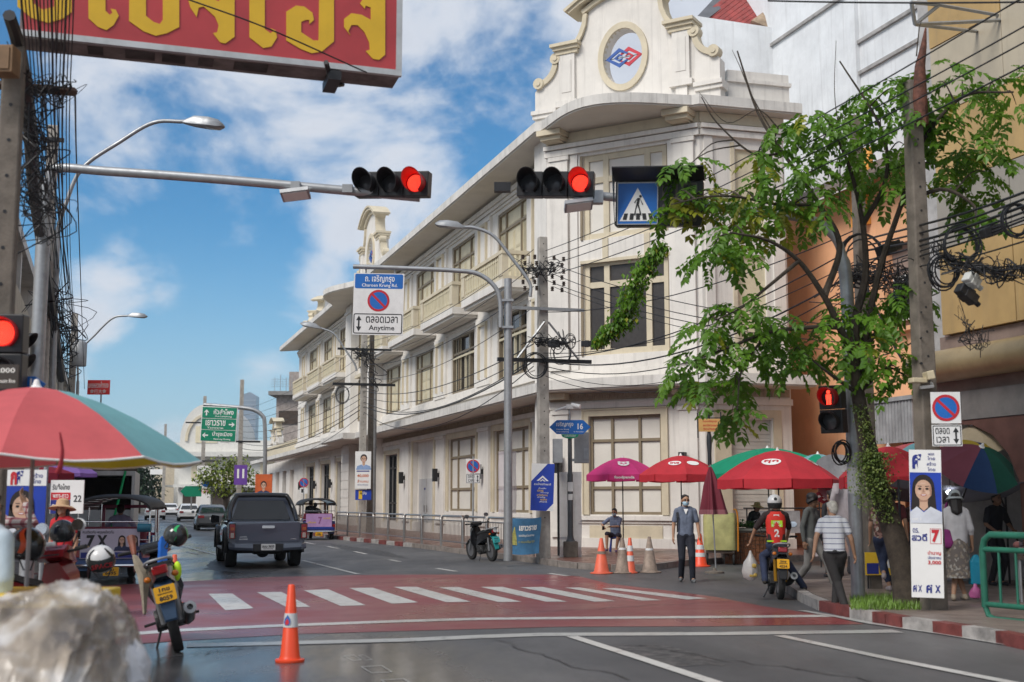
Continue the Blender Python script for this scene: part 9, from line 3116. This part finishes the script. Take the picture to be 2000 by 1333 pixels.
put_text(q,'ล้านคน',0,-.52,.14,-.005,.52)
q.bd('red_lettering',mat('orange red print',(.60,.15,.05),.5),wp)
q = MB().box(-.3,.3,-.004,-.002,-.08,-.03)
put_text(q,'เพื่อไทย เพื่อทุกคน',0,-.70,.08,-.005,.5)
q.bd('lettering',PRINTB,wp)
a_,b_ = at(694,957,58.4),at(725,977,58.4)
wq = poster('blue strip poster directly below the smiling man poster',((a_.x + b_.x) / 2,58.4,(a_.z + b_.z) / 2),b_.x - a_.x,a_.z - b_.z,m=PBLUE)
put_text(MB(),'พลัง',0,.08,.15,-.004,.3).bd('lettering',PRINTW,wq)
MB().box(-.22,-.05,-.004,-.002,-.2,.2).bd('yellow_block',PRINTY,wq)
pq = poster('purple number 11 poster on the distant pole',at(470,928,94),1.0,1.5,m=mat('poster purple',(.14,.05,.32),.5))
put_text(MB(),'11',0,.1,.7,-.004,.55,bold=.05).bd('lettering',PRINTW,pq)
pq = poster('orange poster with a dark haired man above the pickup',at(515,945,73),1.0,1.1,m=mat('poster orange',(.60,.12,.03),.5))
face_print(pq,.0,-.1,.7,-.004,PSKIN,PHAIR,False,PDSH)
pq = poster('white poster with red print on the far pole by the tree',at(397,950,109),1.2,3.6)
put_text(MB(),'เลือก',0,-.4,.5,-.004,.8).bd('lettering',PRINTR,pq)
a_,b_ = at(8,918,13.2),at(86,1045,13.2)
Wp,Hp = b_.x - a_.x,a_.z - b_.z
lp = poster('blue candidate poster with a woman half hidden by the left umbrella pole',((a_.x + b_.x) / 2,13.2,(a_.z + b_.z) / 2),Wp,Hp,m=PBLUE)
MB().box(-Wp / 2,Wp / 2,-.004,-.001,Hp / 2 - .17,Hp / 2).bd('white_head',PRINTW,lp)
face_print(lp,-.02,-.05,.5,-.006,PSKIN,PHAIR,True,mat('printed white blouse',(.62,.64,.70),.5))
q = put_text(MB(),'สร้าง',.13,Hp / 2 - .06,.05,-.007,.12)
put_text(q,'ไทย',.13,Hp / 2 - .12,.05,-.007,.08)
put_text(q,'ศ',-.06,Hp / 2 - .08,.14,-.007,.08,bold=.05)
q.bd('navy_lettering',PRINTB,lp)
put_text(MB(),'ก',-.12,Hp / 2 - .09,.14,-.008,.07,bold=.06).bd('red_lettering',PRINTR,lp)
MB().cyl((.2,.05,-1.6),(.2,.05,.4),.025).bd('post',GALV,lp)
a_,b_ = at(100,943,19),at(160,1000,19)
sgn_ = thing('shop_sign','white red and navy lettered shop board left of the tuk-tuk roof','sign',((a_.x + b_.x) / 2,19,(a_.z + b_.z) / 2))
MB().box(-.25,.26,0,.03,-.25,.26).bd('board',PRINTW,sgn_)
MB().box(-.24,.06,-.004,-.001,-.04,.07).bd('red_band',PRINTR,sgn_)
MB().box(-.24,.06,-.004,-.001,-.25,-.045).bd('navy_band',PRINTB,sgn_)
q = put_text(MB(),'รับซื้อไทย',-.09,.16,.09,-.005,.26)
put_text(q,'22',.17,-.02,.1,-.005,.12)
q.bd('lettering',PRINTK,sgn_)
q = put_text(MB(),'พกา-กาว',-.09,.015,.06,-.006,.24)
put_text(q,'รถ เรือ',-.09,-.13,.09,-.006,.26)
q.bd('white_lettering',PRINTW,sgn_)
MB().cyl((0,.05,-1.7),(0,.05,-.2),.03).bd('post',GALV,sgn_)
pu = umbrella('violet umbrella beyond the left tuk-tuk',at(130,925,22),.55,.25,8,(cloth('violet umbrella cloth',(.28,.16,.50)),),.06,1.9,0,droop=.1,group='umbrellas at the left kerb')
ru = umbrella('dark red awning umbrella left of the violet one',at(88,925,21),.5,.12,8,(cloth('dark red awning cloth',(.22,.01,.03)),),.16,1.9,0,droop=.1,group='umbrellas at the left kerb')
a_,b_ = at(986,1010,32.6),at(1055,1080,32.6)
bn = thing('banner','sagging blue festival banner tied to the corner fence panel','banner',((a_.x + b_.x) / 2,32.45,(a_.z + b_.z) / 2),R(-4))
Wb,Hb = (b_.x - a_.x),a_.z - b_.z
BANB = mat('banner blue',(.05,.17,.32),.6,var=.2,scale=3,bump=.4,bscale=6)
secs = []
def ban(x,z,dy=0.0):
 return (x + .03 * math.sin(4 * z),-.03 * math.sin(6 * x + 2 * z) + dy,z - .05 * math.cos(3 * x / Wb))
for j in range(9):
 z = Hb / 2 - Hb * j / 8
 secs.append([ban(-Wb / 2 + Wb * i / 12,z) for i in range(13)])
MB().loft(secs,closed=False,caps=False).bd('cloth',BANB,bn,smooth=True)
q = put_text(MB(),'เยาวราช',.12,.22,.13,0,.46,bold=.04)
put_text(q,'ขอเชิญร่วมงาน',.10,.03,.08,0,.4)
q.v = [ban(v[0],v[2],-.012) for v in q.v]
q.bd('lettering',PRINTW,bn)
q = put_text(MB(),'ณ ถนนเจริญกรุง',.12,-.14,.08,0,.42)
flat(q,[(-.34,-.22),(-.12,-.22),(-.16,.0),(-.20,.12),(-.22,.24),(-.24,.24),(-.26,.12),(-.30,.0)],0)
q.v = [ban(v[0],v[2],-.010) for v in q.v]
q.bd('gold_print',mat('dull gold print',(.38,.36,.10),.6,var=.3,scale=20),bn)
def wrap(label,px,Y,w,py0,py1,m,wob=.03):
 c_ = at(px,(py0 + py1) / 2,Y)
 t_ = thing('plastic_wrap',label,'plastic sheet',(c_.x,Y,c_.z))
 h_ = at(px,py0,Y).z - at(px,py1,Y).z
 secs = []
 for j in range(9):
  z = h_ / 2 - h_ * j / 8
  secs.append([(w / 2 * (x + wob * math.sin(5 * z + 3 * x)),-.14 + .05 * x * x + .02 * math.sin(7 * x + 3 * z),z) for x in [-1 + i / 5 for i in range(11)]])
 MB().loft(secs,closed=False,caps=False).bd('sheet',m,t_,smooth=True)
 return t_
wrap('cloudy grey plastic sheet wrapped round the street name post',1113,33.6,.62,922,1090,mat('cloudy plastic',(.50,.50,.53),.3,var=.12,scale=2,alpha=.78,bump=.4,bscale=5))
wrap('pinkish faded plastic sheet behind the gantry post',991,31.8,.46,882,1003,mat('pink cloudy plastic',(.55,.50,.54),.4,var=.08,scale=2,alpha=.6))
# ---- wrapped cart in the left foreground
ct_ = thing('wrapped_cart','low street cart heaped under crumpled clear plastic at the lower left','cart',(-2.45,5.9,0))
YC = 5.9
prof = [(-60,1172),(0,1168),(60,1160),(100,1146),(140,1146),(175,1162),(200,1178),(220,1202),(236,1240),(246,1280),(250,1333),(258,1420)]
PLC = bpy.data.materials.new('crumpled clear plastic')
PLC.use_nodes = True
nt = PLC.node_tree
b = nt.nodes['Principled BSDF']
g = nt.nodes.new('ShaderNodeNewGeometry')
n_ = nt.nodes.new('ShaderNodeTexNoise')
n_.inputs['Scale'].default_value = 2.6
n_.inputs['Detail'].default_value = 5
nt.links.new(g.outputs['Position'],n_.inputs['Vector'])
r_ = nt.nodes.new('ShaderNodeValToRGB')
r_.color_ramp.elements[0].position = .30
r_.color_ramp.elements[0].color = (.11,.10,.10,1)
r_.color_ramp.elements[1].position = .66
e_ = r_.color_ramp.elements.new(.46)
e_.color = (.25,.23,.225,1)
r_.color_ramp.elements[1].color = (.40,.33,.255,1)
nt.links.new(n_.outputs['Fac'],r_.inputs[0])
nt.links.new(r_.outputs[0],b.inputs['Base Color'])
b.inputs['Roughness'].default_value = .26
b.inputs['Alpha'].default_value = .68
b.inputs['Coat Weight'].default_value = .5
b.inputs['Coat Roughness'].default_value = .1
mp_ = nt.nodes.new('ShaderNodeMapping')
mp_.inputs['Scale'].default_value = (5,5,2.2)
mp_.inputs['Rotation'].default_value = (.4,.5,.3)
nt.links.new(g.outputs['Position'],mp_.inputs['Vector'])
v_ = nt.nodes.new('ShaderNodeTexNoise')
v_.inputs['Scale'].default_value = 2.2
v_.inputs['Detail'].default_value = 7
v_.inputs['Roughness'].default_value = .62
v_.inputs['Distortion'].default_value = 1.6
nt.links.new(mp_.outputs[0],v_.inputs['Vector'])
bp2 = nt.nodes.new('ShaderNodeBump')
bp2.inputs['Strength'].default_value = .35
bp2.inputs['Distance'].default_value = .02
nt.links.new(v_.outputs['Fac'],bp2.inputs['Height'])
nt.links.new(bp2.outputs[0],b.inputs['Normal'])
P = [at(px,py,YC) - V_(ct_.location) for px,py in prof]
from mathutils import noise as mnoise
ridge = bez(P,9)
rc = random.Random(5)
secs = []
for j in range(60):
 d = (j / 59 - .45) * 1.5
 f = max(0,1 - (abs(d) / .95) ** 2.4)
 row = []
 for i,p in enumerate(ridge):
  u = V_((p.x * 1.6,d * 1.6,p.z * 1.2))
  big = mnoise.noise(u * 1.3)
  w_ = V_((mnoise.noise(u * 2.0),mnoise.noise(u * 2.0 + V_((7,3,1))),0))
  v_2 = V_((u.x * 2.2 + u.y * 1.1,u.y * .8,u.z * 1.5)) + w_ * .9
  fold = (1 - abs(mnoise.noise(v_2))) ** 2
  fine = (1 - abs(mnoise.noise(v_2 * 2.7 + V_((3,1,9))))) ** 2
  vd = mnoise.voronoi(V_((u.x * 3.4,u.y * 2.2,u.z * 3.0)) + w_ * .8)[0]
  ve = mnoise.voronoi(V_((u.x * 7 + 3,u.y * 5,u.z * 6)) + w_ * .5)[0]
  disp = .05 * big + .045 * (fold - .55) + .040 * max(0,1 - (vd[1] - vd[0]) * 3.2) ** 1.5 - .05 * vd[0] + .014 * max(0,1 - (ve[1] - ve[0]) * 3) ** 1.5
  x = p.x - (.09 * abs(d) if i > len(ridge) * .6 else 0)
  nx = .7 if i > len(ridge) * .62 else 0
  row.append((x + disp * nx,d - disp * .5,p.z * (.35 + .65 * f) + disp * (1 - nx * .6) * (.4 + .6 * f) - .10 * (1 - f)))
 secs.append(row)
o = MB().loft(secs,closed=False,caps=False).bd('plastic_cover',PLC,ct_,smooth=70)
q = MB()
for k in range(26):
 q.cbox((rc.uniform(-1.0,.05),rc.uniform(-.5,.3),rc.uniform(.5,.86)),(rc.uniform(.15,.3),rc.uniform(.15,.3),rc.uniform(.1,.22)),RZ(rc.uniform(-.3,.3)))
q.bd('goods',pat_mat('wrapped goods','voronoi',(.07,.06,.06),(.40,.33,.25),5,(.30,.30,.31)),ct_,kind='stuff')
MB().box(-1.2,.28,-.6,.7,.36,.44).bd('cart_bed',DBROWN,ct_)
for x in (-.8,.2):
 wheel(ct_,x,0,.22,.06,6)
yl_ = thing('vendor_cart','yellow edged cart top just behind the wrapped cart','cart',(*at(95,1162,8.6)[:2],0))
zt = at(95,1156,8.6).z
MB().box(-.62,.34,-.3,.5,zt - .09,zt).bd('top',mat('yellow cart edge',(.65,.45,.02),.45,var=.08),yl_,bevel=.01)
MB().box(-.55,.28,-.22,.45,.15,zt - .091).bd('cabinet',mat('steel cabinet',(.22,.22,.22),.4,.5),yl_)
wb = thing('plastic_bag','crumpled white plastic bag lying against the right side of the wrapped cart','bag',at(262,1296,6.0))
secs = []
for (z,r_) in ((.10,.02),(.07,.06),(.0,.085),(-.08,.08),(-.13,.05)):
 secs.append([(r_ * .75 * math.cos(a) * (1 + .22 * math.sin(3 * a + z * 20) + rc.gauss(0,.08)) - z * .15,r_ * math.sin(a) * (1 + .2 * math.cos(4 * a)),z + rc.gauss(0,.008)) for a in [i * math.pi / 9 for i in range(18)]])
MB().loft(secs).bd('sack',mat('white crumpled plastic',(.60,.60,.62),.3,var=.12,scale=9,bump=.7,bscale=18),wb,smooth=25)
wc = thing('cup','white cup tucked in the plastic at the cart edge','cup',at(238,1226,6.0))
MB().lathe([(.016,-.03),(.024,.03),(.026,.033),(.02,.03)],12,RX(R(60))).bd('cup',PRINTW,wc,smooth=50)
# ---- moist air
hzb = MB().box(-1510,1510,-70,2510,-1,140).mesh('haze',[])
hzm = bpy.data.materials.new('haze')
hzm.use_nodes = True
hzm.node_tree.nodes.clear()
ho = hzm.node_tree.nodes.new('ShaderNodeOutputMaterial')
hv = hzm.node_tree.nodes.new('ShaderNodeVolumePrincipled')
hv.inputs['Color'].default_value = (.80,.88,.95,1)
hv.inputs['Density'].default_value = HAZE
hzm.node_tree.links.new(hv.outputs[0],ho.inputs['Volume'])
hzb.materials.append(hzm)
link('haze',hzb,kind='stuff')
